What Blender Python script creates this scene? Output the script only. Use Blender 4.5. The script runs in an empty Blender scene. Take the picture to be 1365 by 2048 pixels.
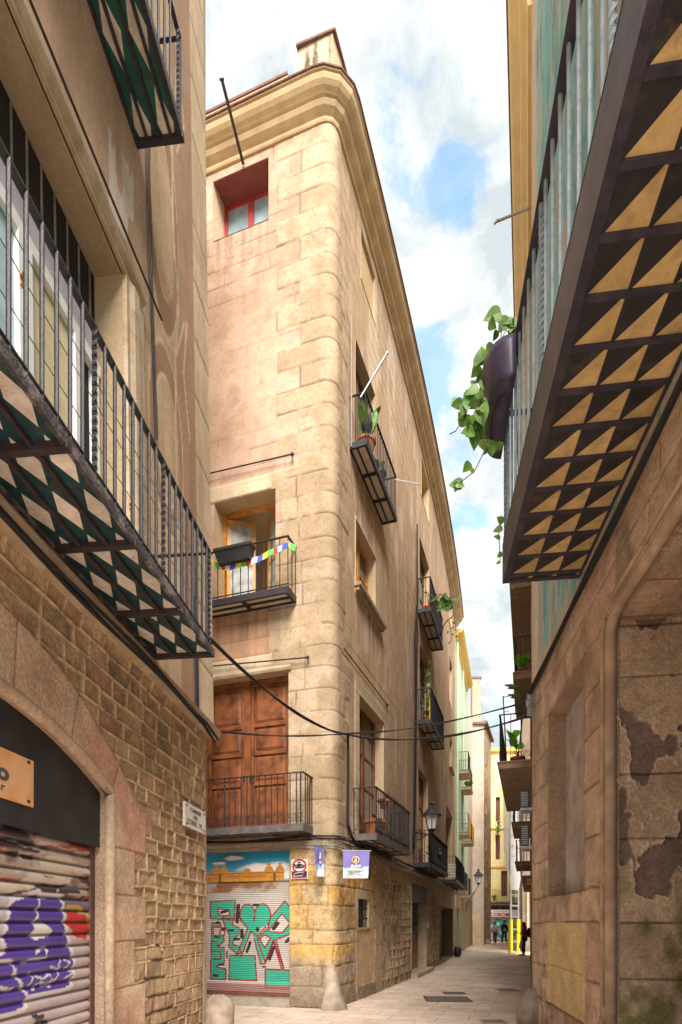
import bpy, math, random
import numpy as np
from mathutils import Vector, Matrix
random.seed(7)
SC = bpy.context.scene
FP, CX, HY, CH = 1200.0, 682.5, 1846.0, 1.6      # focal length in photo pixels, principal column, horizon row, eye height
def zp(py, Y): return CH + (HY - py) / FP * Y
def pt(px, py, Y): return Vector(((px - CX) / FP * Y, Y, zp(py, Y)))

# ---------------------------------------------------------------- materials
def _lin(c): return (c[0], c[1], c[2], 1.0)
MATS = {}
def mat(name, col, rough=.8, metal=0.0, var=.12, vscale=6.0, bump=.25, bscale=60.0, spec=.3, dist=.01, trans=0, tint=None, coat=0):
    if name in MATS: return MATS[name]
    m = bpy.data.materials.new(name); m.use_nodes = True
    nt = m.node_tree; N = nt.nodes; Lk = nt.links
    b = N['Principled BSDF']; b.inputs['Roughness'].default_value = rough; b.inputs['Metallic'].default_value = metal
    b.inputs['Specular IOR Level'].default_value = spec
    if coat: b.inputs['Coat Weight'].default_value = coat
    tc = N.new('ShaderNodeTexCoord')
    no = N.new('ShaderNodeTexNoise'); no.inputs['Scale'].default_value = vscale; no.inputs['Detail'].default_value = 6
    Lk.new(tc.outputs['Object'], no.inputs['Vector'])
    mr = N.new('ShaderNodeMapRange'); mr.inputs[1].default_value = .3; mr.inputs[2].default_value = .7
    mr.inputs[3].default_value = 1 - var; mr.inputs[4].default_value = 1 + var
    Lk.new(no.outputs['Fac'], mr.inputs[0])
    mx = N.new('ShaderNodeMix'); mx.data_type = 'RGBA'; mx.blend_type = 'MULTIPLY'; mx.inputs['Factor'].default_value = 1
    mx.inputs['A'].default_value = _lin(col); Lk.new(mr.outputs[0], mx.inputs['B'])
    out = mx.outputs['Result']
    if tint:
        n2 = N.new('ShaderNodeTexNoise'); n2.inputs['Scale'].default_value = vscale * .45; n2.inputs['Detail'].default_value = 8
        Lk.new(tc.outputs['Object'], n2.inputs['Vector'])
        m2 = N.new('ShaderNodeMapRange'); m2.inputs[1].default_value = .48; m2.inputs[2].default_value = .62
        Lk.new(n2.outputs['Fac'], m2.inputs[0])
        m3 = N.new('ShaderNodeMix'); m3.data_type = 'RGBA'; Lk.new(m2.outputs[0], m3.inputs['Factor'])
        Lk.new(out, m3.inputs['A']); m3.inputs['B'].default_value = _lin(tint); out = m3.outputs['Result']
    Lk.new(out, b.inputs['Base Color'])
    if bump:
        n3 = N.new('ShaderNodeTexNoise'); n3.inputs['Scale'].default_value = bscale; n3.inputs['Detail'].default_value = 5
        Lk.new(tc.outputs['Object'], n3.inputs['Vector'])
        bp = N.new('ShaderNodeBump'); bp.inputs['Strength'].default_value = bump; bp.inputs['Distance'].default_value = dist
        Lk.new(n3.outputs['Fac'], bp.inputs['Height']); Lk.new(bp.outputs[0], b.inputs['Normal'])
    MATS[name] = m
    return m

def vmat(name, rough=.88, var=.16, fine=45.0, bump=.5, dist=.012, spec=.2, metal=0.0):
    """material of a wall whose stones carry their own colour in the attribute Col"""
    if name in MATS: return MATS[name]
    m = bpy.data.materials.new(name); m.use_nodes = True
    nt = m.node_tree; N = nt.nodes; Lk = nt.links
    b = N['Principled BSDF']; b.inputs['Roughness'].default_value = rough; b.inputs['Specular IOR Level'].default_value = spec
    b.inputs['Metallic'].default_value = metal
    at = N.new('ShaderNodeAttribute'); at.attribute_name = 'Col'
    ge = N.new('ShaderNodeNewGeometry')
    n1 = N.new('ShaderNodeTexNoise'); n1.inputs['Scale'].default_value = fine; n1.inputs['Detail'].default_value = 6; n1.inputs['Roughness'].default_value = .65
    n2 = N.new('ShaderNodeTexNoise'); n2.inputs['Scale'].default_value = 3.0; n2.inputs['Detail'].default_value = 8; n2.inputs['Roughness'].default_value = .6
    for n in (n1, n2): Lk.new(ge.outputs['Position'], n.inputs['Vector'])
    r1 = N.new('ShaderNodeMapRange'); r1.inputs[1].default_value = .3; r1.inputs[2].default_value = .7; r1.inputs[3].default_value = 1 - var; r1.inputs[4].default_value = 1 + var
    r2 = N.new('ShaderNodeMapRange'); r2.inputs[1].default_value = .3; r2.inputs[2].default_value = .7; r2.inputs[3].default_value = 1 - var * .7; r2.inputs[4].default_value = 1 + var * .7
    Lk.new(n1.outputs['Fac'], r1.inputs[0]); Lk.new(n2.outputs['Fac'], r2.inputs[0])
    mu = N.new('ShaderNodeMath'); mu.operation = 'MULTIPLY'; Lk.new(r1.outputs[0], mu.inputs[0]); Lk.new(r2.outputs[0], mu.inputs[1])
    mx = N.new('ShaderNodeMix'); mx.data_type = 'RGBA'; mx.blend_type = 'MULTIPLY'; mx.inputs['Factor'].default_value = 1
    Lk.new(at.outputs['Color'], mx.inputs['A']); Lk.new(mu.outputs[0], mx.inputs['B'])
    Lk.new(mx.outputs['Result'], b.inputs['Base Color'])
    bp = N.new('ShaderNodeBump'); bp.inputs['Strength'].default_value = bump; bp.inputs['Distance'].default_value = dist
    Lk.new(n1.outputs['Fac'], bp.inputs['Height']); Lk.new(bp.outputs[0], b.inputs['Normal'])
    MATS[name] = m
    return m

def uvpat(name, kind, ca, cb, a, b_):
    """tile patterns painted on balcony undersides, laid out in metres through the UV map"""
    m = bpy.data.materials.new(name); m.use_nodes = True
    nt = m.node_tree; N = nt.nodes; Lk = nt.links
    bs = N['Principled BSDF']; bs.inputs['Roughness'].default_value = .45; bs.inputs['Specular IOR Level'].default_value = .4
    uv = N.new('ShaderNodeUVMap'); sp = N.new('ShaderNodeSeparateXYZ'); Lk.new(uv.outputs[0], sp.inputs[0])
    def M(op, x, y=None):
        n = N.new('ShaderNodeMath'); n.operation = op
        for i, v in enumerate((x, y)):
            if v is None: continue
            if isinstance(v, (int, float)): n.inputs[i].default_value = v
            else: Lk.new(v, n.inputs[i])
        return n.outputs[0]
    u = M('FRACT', M('DIVIDE', sp.outputs[0], a)); v = M('FRACT', M('DIVIDE', sp.outputs[1], b_))
    if kind == 'diamond':
        d = M('ADD', M('MULTIPLY', M('ABSOLUTE', M('SUBTRACT', u, .5)), 2.25), M('MULTIPLY', M('ABSOLUTE', M('SUBTRACT', v, .5)), 2.9))
        fac = M('LESS_THAN', d, 1.0)
    elif kind == 'zigzag':
        t = M('ABSOLUTE', M('SUBTRACT', u, .5)); w = M('FRACT', M('ADD', v, M('MULTIPLY', t, 1.0)))
        fac = M('LESS_THAN', w, .55)
    else:
        fac = M('MULTIPLY', M('GREATER_THAN', v, u), M('LESS_THAN', v, .965))
    wn = N.new('ShaderNodeTexWhiteNoise'); wn.noise_dimensions = '2D'; cv = N.new('ShaderNodeCombineXYZ'); Lk.new(M('FLOOR', M('DIVIDE', sp.outputs[0], a)), cv.inputs[0]); Lk.new(M('FLOOR', M('DIVIDE', sp.outputs[1], b_)), cv.inputs[1]); Lk.new(cv.outputs[0], wn.inputs['Vector'])
    tone = M('ADD', M('MULTIPLY', wn.outputs['Value'], .34), .82)
    ns = N.new('ShaderNodeTexNoise'); ns.inputs['Scale'].default_value = 4.5; ns.inputs['Detail'].default_value = 12; ns.inputs['Roughness'].default_value = .7
    tc0 = N.new('ShaderNodeTexCoord'); Lk.new(tc0.outputs['Object'], ns.inputs['Vector']); stn = N.new('ShaderNodeMapRange'); stn.inputs[1].default_value = .54; stn.inputs[2].default_value = .68; stn.inputs[3].default_value = 0; stn.inputs[4].default_value = .7; Lk.new(ns.outputs['Fac'], stn.inputs[0])
    grout = M('MAXIMUM', M('GREATER_THAN', M('ABSOLUTE', M('SUBTRACT', u, .5)), .492), M('GREATER_THAN', M('ABSOLUTE', M('SUBTRACT', v, .5)), .49))
    mx = N.new('ShaderNodeMix'); mx.data_type = 'RGBA'; Lk.new(fac, mx.inputs['Factor'])
    mx.inputs['A'].default_value = _lin(ca); mx.inputs['B'].default_value = _lin(cb)
    no = N.new('ShaderNodeTexNoise'); no.inputs['Scale'].default_value = 9; no.inputs['Detail'].default_value = 8
    tc = N.new('ShaderNodeTexCoord'); Lk.new(tc.outputs['Object'], no.inputs['Vector'])
    mr = N.new('ShaderNodeMapRange'); mr.inputs[1].default_value = .3; mr.inputs[2].default_value = .7; mr.inputs[3].default_value = .72; mr.inputs[4].default_value = 1.2
    Lk.new(no.outputs['Fac'], mr.inputs[0])
    m2 = N.new('ShaderNodeMix'); m2.data_type = 'RGBA'; m2.blend_type = 'MULTIPLY'; m2.inputs['Factor'].default_value = 1
    Lk.new(mx.outputs['Result'], m2.inputs['A']); Lk.new(mr.outputs[0], m2.inputs['B'])
    m4 = N.new('ShaderNodeMix'); m4.data_type = 'RGBA'; Lk.new(M('MULTIPLY', grout, .55), m4.inputs['Factor'])
    m5 = N.new('ShaderNodeMix'); m5.data_type = 'RGBA'; m5.blend_type = 'MULTIPLY'; m5.inputs['Factor'].default_value = 1; Lk.new(m2.outputs['Result'], m5.inputs['A']); Lk.new(tone, m5.inputs['B'])
    m6 = N.new('ShaderNodeMix'); m6.data_type = 'RGBA'; Lk.new(stn.outputs[0], m6.inputs['Factor']); Lk.new(m5.outputs['Result'], m6.inputs['A']); m6.inputs['B'].default_value = (.13, .085, .055, 1)
    Lk.new(m6.outputs['Result'], m4.inputs['A']); m4.inputs['B'].default_value = (.05, .045, .04, 1)
    Lk.new(m4.outputs['Result'], bs.inputs['Base Color'])
    return m

# ---------------------------------------------------------------- noise in numpy
def _h(ix, iy, seed):
    n = (ix.astype(np.int64) * 374761393 + iy.astype(np.int64) * 668265263 + seed * 974711) & 0xffffffff
    n = ((n ^ (n >> 13)) * 1274126177) & 0xffffffff
    n = (n ^ (n >> 16)) & 0xffffffff
    return n / 4294967295.0
def vn(x, y, seed=0):
    ix = np.floor(x); iy = np.floor(y); fx = x - ix; fy = y - iy
    fx = fx * fx * (3 - 2 * fx); fy = fy * fy * (3 - 2 * fy)
    a = _h(ix, iy, seed); b = _h(ix + 1, iy, seed); c = _h(ix, iy + 1, seed); d = _h(ix + 1, iy + 1, seed)
    return (a * (1 - fx) + b * fx) * (1 - fy) + (c * (1 - fx) + d * fx) * fy
def fbm(x, y, seed=0, o=4):
    s = 0; a = .5; t = 0
    for i in range(o):
        s = s + a * vn(x * 2 ** i + 13.7 * i, y * 2 ** i + 7.1 * i, seed + i); t += a; a *= .5
    return s / t
def sst(a, b, x):
    t = np.clip((x - a) / (b - a), 0, 1); return t * t * (3 - 2 * t)
def mixc(A, B, t):
    t = np.asarray(t)[..., None]; return A * (1 - t) + np.asarray(B) * t
def const(c, shape): return np.ones(shape + (3,)) * np.array(c)
def masonry(U, Z, ze, seed, w0, w1, wob=.012):
    ze = np.asarray(ze); Zw = Z + (fbm(U * 2.2, Z * 1.3, seed + 90, 2) - .5) * wob * 2
    Uw = U + (fbm(U * 1.5, Z * 3, seed + 91, 2) - .5) * wob * 2
    ci = np.clip(np.searchsorted(ze, Zw) - 1, 0, len(ze) - 2)
    ez = np.minimum(Zw - ze[ci], ze[ci + 1] - Zw)
    eu = np.zeros_like(U); r = np.zeros_like(U); r2 = np.zeros_like(U)
    um, uM = U.min() - 1, U.max() + 1
    for c in np.unique(ci):
        rg = np.random.RandomState(seed * 100 + int(c)); e = [um - rg.rand() * w1]
        while e[-1] < uM + 1: e.append(e[-1] + w0 + (w1 - w0) * rg.rand())
        e = np.array(e); m = ci == c; k = np.clip(np.searchsorted(e, Uw[m]) - 1, 0, len(e) - 2)
        eu[m] = np.minimum(Uw[m] - e[k], e[k + 1] - Uw[m])
        ra = rg.rand(len(e)); rb = rg.rand(len(e)); r[m] = ra[k]; r2[m] = rb[k]
    return np.minimum(eu, ez), r, r2, ci
def segd(U, V, pl):
    d = np.full(U.shape, 1e9)
    for (x0, y0), (x1, y1) in zip(pl[:-1], pl[1:]):
        dx, dy = x1 - x0, y1 - y0; L = dx * dx + dy * dy + 1e-12
        t = np.clip(((U - x0) * dx + (V - y0) * dy) / L, 0, 1)
        d = np.minimum(d, np.hypot(U - x0 - t * dx, V - y0 - t * dy))
    return d
def inpoly(U, V, pl):
    r = np.zeros(U.shape, bool); n = len(pl)
    for i in range(n):
        x0, y0 = pl[i]; x1, y1 = pl[(i + 1) % n]
        if y0 == y1: continue
        c = ((y0 > V) != (y1 > V)) & (U < (x1 - x0) * (V - y0) / (y1 - y0) + x0)
        r ^= c
    return r
def ell(cx, cy, rx, ry, a0=0, a1=360, n=24):
    return [(cx + rx * math.cos(math.radians(a0 + (a1 - a0) * i / n)), cy + ry * math.sin(math.radians(a0 + (a1 - a0) * i / n))) for i in range(n + 1)]

# ---------------------------------------------------------------- wall frames: P(u, o, z), o = metres out of the wall
class Line:
    def __init__(s, a, b, side, lean=None):
        s.a, s.b = a, b; L = math.hypot(1, b); s.nx, s.ny = side * 1 / L, -side * b / L; s.lean = lean
    def P(s, u, o, z):
        X = s.a + s.b * u + o * s.nx
        if s.lean is not None: X = X + np.interp(z, s.lean[0], s.lean[1])
        return X, u + o * s.ny, z
    def u(s, px, o=0.0):
        k = (px - CX) / FP; return (k * o * s.ny - s.a - o * s.nx) / (s.b - k)
    def y(s, u, o=0): return u + o * s.ny
class Path:
    def __init__(s, pts, s0):
        pts = np.array(pts); d = np.hypot(*(pts[1:] - pts[:-1]).T); s.s = np.concatenate([[0], np.cumsum(d)])
        s.x, s.yy = pts[:, 0], pts[:, 1]; s.s = s.s - np.interp(s0, [0], [0]) ; s.s = s.s - s0
        tx = np.gradient(s.x, s.s); ty = np.gradient(s.yy, s.s); L = np.hypot(tx, ty); s.nx, s.ny = ty / L, -tx / L
    def P(s, u, o, z):
        return np.interp(u, s.s, s.x) + o * np.interp(u, s.s, s.nx), np.interp(u, s.s, s.yy) + o * np.interp(u, s.s, s.ny), z
    def u(s, px, o=0.0):
        X, Y, _ = s.P(s.s, o, 0); return float(np.interp(px, CX + FP * X / Y, s.s))
    def y(s, u, o=0): return float(s.P(u, o, 0)[1])
class Flat:      # faces the camera: u = X
    def __init__(s, Y, sgn=-1): s.Y = Y
    def P(s, u, o, z): return u, s.Y - o, z
    def u(s, px, o=0): return (px - CX) / FP * (s.Y - o)
    def y(s, u, o=0): return s.Y - o
def fp(F, u, o, z):
    x, y, zz = F.P(u, o, z); return Vector((float(x), float(y), float(zz)))

# ---------------------------------------------------------------- mesh collecting and linking
class MB:
    def __init__(s): s.v = []; s.f = []; s.uv = []; s.c = []; s.mi = []
    def vert(s, p, uv=(0, 0), c=(1, 1, 1)):
        s.v.append(Vector(p)); s.uv.append(uv); s.c.append(c); return len(s.v) - 1
    def face(s, idx, mi=0): s.f.append(tuple(idx)); s.mi.append(mi)
    def quad(s, ps, uvs=None, c=(1, 1, 1), mi=0):
        i = [s.vert(p, uvs[k] if uvs else (0, 0), c) for k, p in enumerate(ps)]; s.face(i, mi)
    def hexa(s, P, c=(1, 1, 1), mi=0):   # 8 corners: bottom 4 then top 4
        i = [s.vert(p, c=c) for p in P]
        for f in ((0, 3, 2, 1), (4, 5, 6, 7), (0, 1, 5, 4), (1, 2, 6, 5), (2, 3, 7, 6), (3, 0, 4, 7)): s.face([i[k] for k in f], mi)
    def box(s, c, d, rz=0, col=(1, 1, 1), mi=0):
        R = Matrix.Rotation(rz, 3, 'Z'); c = Vector(c)
        s.hexa([c + R @ Vector((x * d[0] / 2, y * d[1] / 2, z * d[2] / 2)) for z in (-1, 1) for x, y in ((-1, -1), (1, -1), (1, 1), (-1, 1))], col, mi)
    def fbox(s, F, u0, u1, o0, o1, z0, z1, n=1, c=(1, 1, 1), mi=0):
        us = [u0 + (u1 - u0) * i / n for i in range(n + 1)]
        R = [[s.vert(fp(F, u, o, z), c=c) for o, z in ((o0, z0), (o1, z0), (o1, z1), (o0, z1))] for u in us]
        for a, b in zip(R[:-1], R[1:]):
            for k in range(4): s.face((a[k], a[(k + 1) % 4], b[(k + 1) % 4], b[k]), mi)
        s.face(R[0][::-1], mi); s.face(R[-1], mi)
    def tube(s, pts, r, n=6, cap=True, c=(1, 1, 1), mi=0):
        pts = [Vector(p) for p in pts]; rings = []
        rr = r if isinstance(r, (list, tuple)) else [r] * len(pts)
        prev = None
        for i, p in enumerate(pts):
            t = (pts[min(i + 1, len(pts) - 1)] - pts[max(i - 1, 0)]).normalized()
            if prev is None:
                a = Vector((0, 0, 1)) if abs(t.z) < .9 else Vector((1, 0, 0)); x = t.cross(a).normalized()
            else: x = (prev - t * prev.dot(t)).normalized()
            prev = x; y = t.cross(x)
            rings.append([s.vert(p + (x * math.cos(2 * math.pi * k / n) + y * math.sin(2 * math.pi * k / n)) * rr[i], c=c) for k in range(n)])
        for a, b in zip(rings[:-1], rings[1:]):
            for k in range(n): s.face((a[k], a[(k + 1) % n], b[(k + 1) % n], b[k]), mi)
        if cap: s.face(rings[0][::-1], mi); s.face(rings[-1], mi)
    def lathe(s, c, prof, n=20, c_=(1, 1, 1), mi=0, sx=1, sy=1, rz=0):
        c = Vector(c); R = Matrix.Rotation(rz, 3, 'Z'); rings = []
        for r, z in prof: rings.append([s.vert(c + R @ Vector((r * sx * math.cos(2 * math.pi * k / n), r * sy * math.sin(2 * math.pi * k / n), z)), c=c_) for k in range(n)])
        for a, b in zip(rings[:-1], rings[1:]):
            for k in range(n): s.face((a[k], a[(k + 1) % n], b[(k + 1) % n], b[k]), mi)
        s.face(rings[0][::-1], mi); s.face(rings[-1], mi)
    def blob(s, c, r, seed=0, n=10, amp=.2, col=(1, 1, 1), mi=0, fl=None):
        c = Vector(c); rings = []
        for j in range(1, n):
            th = math.pi * j / n; ring = []
            for k in range(n * 2):
                ph = math.pi * k / n
                d = Vector((math.sin(th) * math.cos(ph), math.sin(th) * math.sin(ph), math.cos(th)))
                q = 1 + amp * (float(fbm(np.array([ph * 1.3 + seed * 9.1 if ph < math.pi else (2 * math.pi - ph) * 1.3 + seed * 9.1]), np.array([th * 2.1]), seed, 3)[0]) - .5) * 2
                p = Vector((d.x * r[0], d.y * r[1], d.z * r[2])) * q
                if fl is not None and p.z < fl: p.z = fl
                ring.append(s.vert(c + p, c=col))
            rings.append(ring)
        for a, b in zip(rings[:-1], rings[1:]):
            for k in range(2 * n): s.face((a[k], b[k], b[(k + 1) % (2 * n)], a[(k + 1) % (2 * n)]), mi)
        s.face(rings[0], mi); s.face(rings[-1][::-1], mi)

WO = {}
def place(o, origin, parent):
    SC.collection.objects.link(o); o.location = origin; WO[o.name] = Vector(origin)
    if parent is not None:
        o.parent = parent; o.matrix_parent_inverse = Matrix.Translation(-WO[parent.name])
def tag(o, label=None, cat=None, group=None, kind=None):
    for k, v in (('label', label), ('category', cat), ('group', group), ('kind', kind)):
        if v: o[k] = v
    return o
def thing(name, loc, label, cat, group=None):
    o = bpy.data.objects.new(name, None); o.empty_display_size = .2; place(o, Vector(loc), None); return tag(o, label, cat, group)
def obj(name, mb, mats, parent=None, origin=None, smooth=False):
    if not mb.v: return None
    A = np.array([tuple(v) for v in mb.v])
    if origin is None:
        origin = (A.max(0) + A.min(0)) / 2; origin[2] = A[:, 2].min()
    origin = Vector([float(t) for t in origin])
    me = bpy.data.meshes.new(name)
    me.from_pydata((A - np.array(origin)).tolist(), [], mb.f)
    if not isinstance(mats, (list, tuple)): mats = [mats]
    for m in mats: me.materials.append(m)
    if len(mats) > 1: me.polygons.foreach_set('material_index', mb.mi)
    li = np.zeros(len(me.loops), int); me.loops.foreach_get('vertex_index', li)
    if any(u != (0, 0) for u in mb.uv[:50]):
        uvl = me.uv_layers.new(name='UVMap'); uvl.data.foreach_set('uv', np.array(mb.uv)[li].ravel())
    if any(tuple(c) != (1, 1, 1) for c in mb.c):
        ca = me.color_attributes.new('Col', 'FLOAT_COLOR', 'POINT')
        C = np.ones((len(mb.v), 4)); C[:, :3] = np.array([tuple(c) for c in mb.c]); ca.data.foreach_set('color', C.ravel())
    if smooth: me.polygons.foreach_set('use_smooth', [True] * len(me.polygons))
    me.update()
    o = bpy.data.objects.new(name, me); place(o, origin, parent); return o
def copy_to(src, delta, parent):
    """copy a part by a world translation, sharing its mesh"""
    c = src.copy(); SC.collection.objects.link(c); c.location = Vector(src.location) + Vector(delta); c.parent = parent
    c.matrix_parent_inverse = Matrix.Translation(-WO[parent.name]); WO[c.name] = Vector(c.location); return c

def grid(u0, u1, du, breaks):
    b = sorted(set([u0, u1] + [x for x in breaks if u0 < x < u1])); out = []
    for a, c in zip(b[:-1], b[1:]):
        n = max(1, int(math.ceil((c - a) / du))); out += [a + (c - a) * i / n for i in range(n)]
    return np.array(out + [u1])
def wall(name, F, u0, u1, z0, z1, du, dz, fn, ops=(), parent=None, m=None, hole=None, rc=(.4, .3, .2), extra=None, ub=()):
    """one height-mapped wall sheet; ops = rectangular openings (u0,u1,z0,z1,depth[,reveal colour])"""
    us = grid(u0, u1, du, [x for o in ops for x in o[:2]] + list(ub)); zs = grid(z0, z1, dz, [x for o in ops for x in o[2:4]])
    U, Z = np.meshgrid(us, zs); H, C = fn(U, Z)
    X, Y, ZZ = F.P(U, H, Z); V = np.stack([X, Y, np.broadcast_to(ZZ, X.shape)], -1).reshape(-1, 3)
    nu, nz = len(us), len(zs)
    i = np.arange(nz - 1)[:, None] * nu + np.arange(nu - 1)[None, :]
    Q = np.stack([i, i + 1, i + nu + 1, i + nu], -1)
    uc = (us[1:] + us[:-1]) / 2; zc = (zs[1:] + zs[:-1]) / 2; UC, ZC = np.meshgrid(uc, zc)
    keep = np.ones(UC.shape, bool)
    for o in ops: keep &= ~((UC > o[0]) & (UC < o[1]) & (ZC > o[2]) & (ZC < o[3]))
    if hole is not None: keep &= ~hole(UC, ZC)
    Q = Q[keep].reshape(-1, 4)
    mb = MB(); Cf = C.reshape(-1, 3)
    v2, f2, c2 = [], [], []
    for o in ops:
        d = o[4]; col = o[5] if len(o) > 5 else rc
        a, b, c, e = o[:4]; h = .012
        for (p, q) in (((a, c), (a, e)), ((b, e), (b, c)), ((a, e), (b, e)), ((b, c), (a, c))):
            k = max(1, int(math.hypot(p[0] - q[0], p[1] - q[1]) / .25))
            for j in range(k):
                t0, t1 = j / k, (j + 1) / k
                A = (p[0] + (q[0] - p[0]) * t0, p[1] + (q[1] - p[1]) * t0); B = (p[0] + (q[0] - p[0]) * t1, p[1] + (q[1] - p[1]) * t1)
                n0 = len(v2)
                v2 += [fp(F, A[0], h, A[1]), fp(F, B[0], h, B[1]), fp(F, B[0], -d, B[1]), fp(F, A[0], -d, A[1])]; c2 += [col] * 4
                f2.append((n0, n0 + 1, n0 + 2, n0 + 3))
    if extra:
        n0 = len(v2); v2 += [tuple(v) for v in extra.v]; c2 += [tuple(c) for c in extra.c]; f2 += [tuple(k + n0 for k in f) for f in extra.f]
    nV = len(V)
    if v2: V = np.vstack([V, np.array([tuple(v) for v in v2])]); Cf = np.vstack([Cf, np.array(c2)])
    origin = np.array([V[:, 0].mean(), V[:, 1].mean(), V[:, 2].min()])
    me = bpy.data.meshes.new(name)
    me.from_pydata((V - origin).tolist(), [], Q.tolist() + [tuple(k + nV for k in f) for f in f2])
    me.materials.append(m); ca = me.color_attributes.new('Col', 'FLOAT_COLOR', 'POINT')
    CC = np.ones((len(V), 4)); CC[:, :3] = np.clip(Cf, 0, 1); ca.data.foreach_set('color', CC.ravel())
    sm = [True] * len(Q) + [False] * len(f2); me.polygons.foreach_set('use_smooth', sm); me.update()
    o = bpy.data.objects.new(name, me); place(o, Vector([float(t) for t in origin]), parent); return o
def sweep(mb, F, us, prof, closed_ends=True, c=(1, 1, 1)):
    R = [[mb.vert(fp(F, u, o, z), c=c) for o, z in prof] for u in us]
    for a, b in zip(R[:-1], R[1:]):
        for k in range(len(prof) - 1): mb.face((a[k], b[k], b[k + 1], a[k + 1]))
    if closed_ends: mb.face(R[0]); mb.face(R[-1][::-1])

def text_mb(mb, F, s, u, z, size, o=.01, ext=.003, bold=0.0, sx=1.0, align='CENTER', rot=0.0, mi=0, c=(1, 1, 1), shear=0.0):
    cu = bpy.data.curves.new('t', 'FONT'); cu.body = s; cu.size = size; cu.align_x = align; cu.extrude = ext; cu.offset = bold; cu.shear = shear; cu.resolution_u = 3
    ob = bpy.data.objects.new('t', cu); SC.collection.objects.link(ob)
    dg = bpy.context.evaluated_depsgraph_get(); me = bpy.data.meshes.new_from_object(ob.evaluated_get(dg))
    n0 = len(mb.v); cr, sr = math.cos(rot), math.sin(rot)
    for v in me.vertices:
        x, y = v.co.x * sx, v.co.y; x, y = x * cr - y * sr, x * sr + y * cr
        mb.vert(fp(F, u + x, o + v.co.z, z + y), c=c)
    for p in me.polygons: mb.face([n0 + i for i in p.vertices], mi)
    bpy.data.objects.remove(ob); bpy.data.curves.remove(cu); bpy.data.meshes.remove(me)

# ---------------------------------------------------------------- shared material set
IRON = mat('dark_iron', (.035, .032, .038), .5, .3, .25, 20, .3, 90, .5)
IRONG = mat('grey_green_iron', (.24, .30, .33), .55, .1, .2, 15, .35, 70, .4, tint=(.32, .37, .39))
RUST = mat('flaking_painted_iron', (.07, .062, .066), .7, .1, .3, 14, .8, 40, .3, tint=(.22, .19, .18), dist=.02)
WOODR = mat('red_brown_wood', (.19, .062, .022), .5, 0, .55, 5, .3, 40, .4, tint=(.27, .09, .025))
WOODL = mat('light_varnished_wood', (.56, .25, .06), .45, 0, .25, 6, .2, 40, .4)
WOODS = mat('sign_wood', (.62, .30, .10), .6, 0, .18, 6, .25, 50, .3, tint=(.66, .37, .20))
GLASS = mat('window_glass', (.05, .065, .075), .08, 0, .3, 2, .0, 5, .8)
GLASSB = mat('frosted_blue_glass', (.34, .48, .54), .3, 0, .25, 4, .1, 8, .5)
DARK = mat('dark_interior', (.018, .015, .014), .9, 0, .2, 3, 0)
WHITE = mat('white_paint', (.72, .73, .72), .5, 0, .08, 6, .1, 40)
CREAM = mat('cream_tile', (.56, .48, .38), .7, 0, .14, 9, .2, 50)
CREAMR = mat('pale_render', (.62, .50, .36), .85, 0, .14, 4, .4, 60)
STONE = mat('sandstone_trim', (.40, .30, .19), .9, 0, .2, 7, .6, 45, tint=(.46, .37, .27))
REDP = mat('red_painted_wood', (.40, .05, .045), .5, 0, .25, 6, .2, 40, .4)
TERRA = mat('terracotta', (.34, .12, .06), .75, 0, .15, 8, .2, 40)
BLACKP = mat('black_plastic', (.022, .023, .026), .45, 0, .2, 6, .1, 40, .5)
CABLE = mat('black_cable', (.02, .02, .022), .6, 0, .3, 10, .2, 60)
GREYC = mat('grey_cable', (.28, .27, .25), .6, 0, .2, 10, .1, 60)
LEAF = mat('green_leaves', (.09, .20, .035), .45, 0, .4, 9, .15, 30, .4, tint=(.05, .13, .03))
LEAF2 = mat('bright_leaves', (.13, .25, .04), .45, 0, .35, 9, .15, 30, .4, tint=(.10, .24, .04))
STEM = mat('plant_stem', (.09, .10, .04), .8, 0, .2, 9, 0)
LANTG = mat('lantern_glass', (.62, .64, .66), .25, 0, .1, 5, .0)
METALG = mat('galvanised_metal', (.42, .43, .44), .45, .5, .15, 9, .1, 50)
TILE = mat('red_roof_tile', (.19, .10, .08), .8, 0, .25, 10, .3, 40)
VW = vmat('masonry_surface', .9, .3, 34, .9, .018)
VP_ = vmat('plaster_surface', .9, .15, 26, .5, .010)
VS = vmat('painted_shutter_metal', .42, .08, 30, .08, .003, .5)
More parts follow.
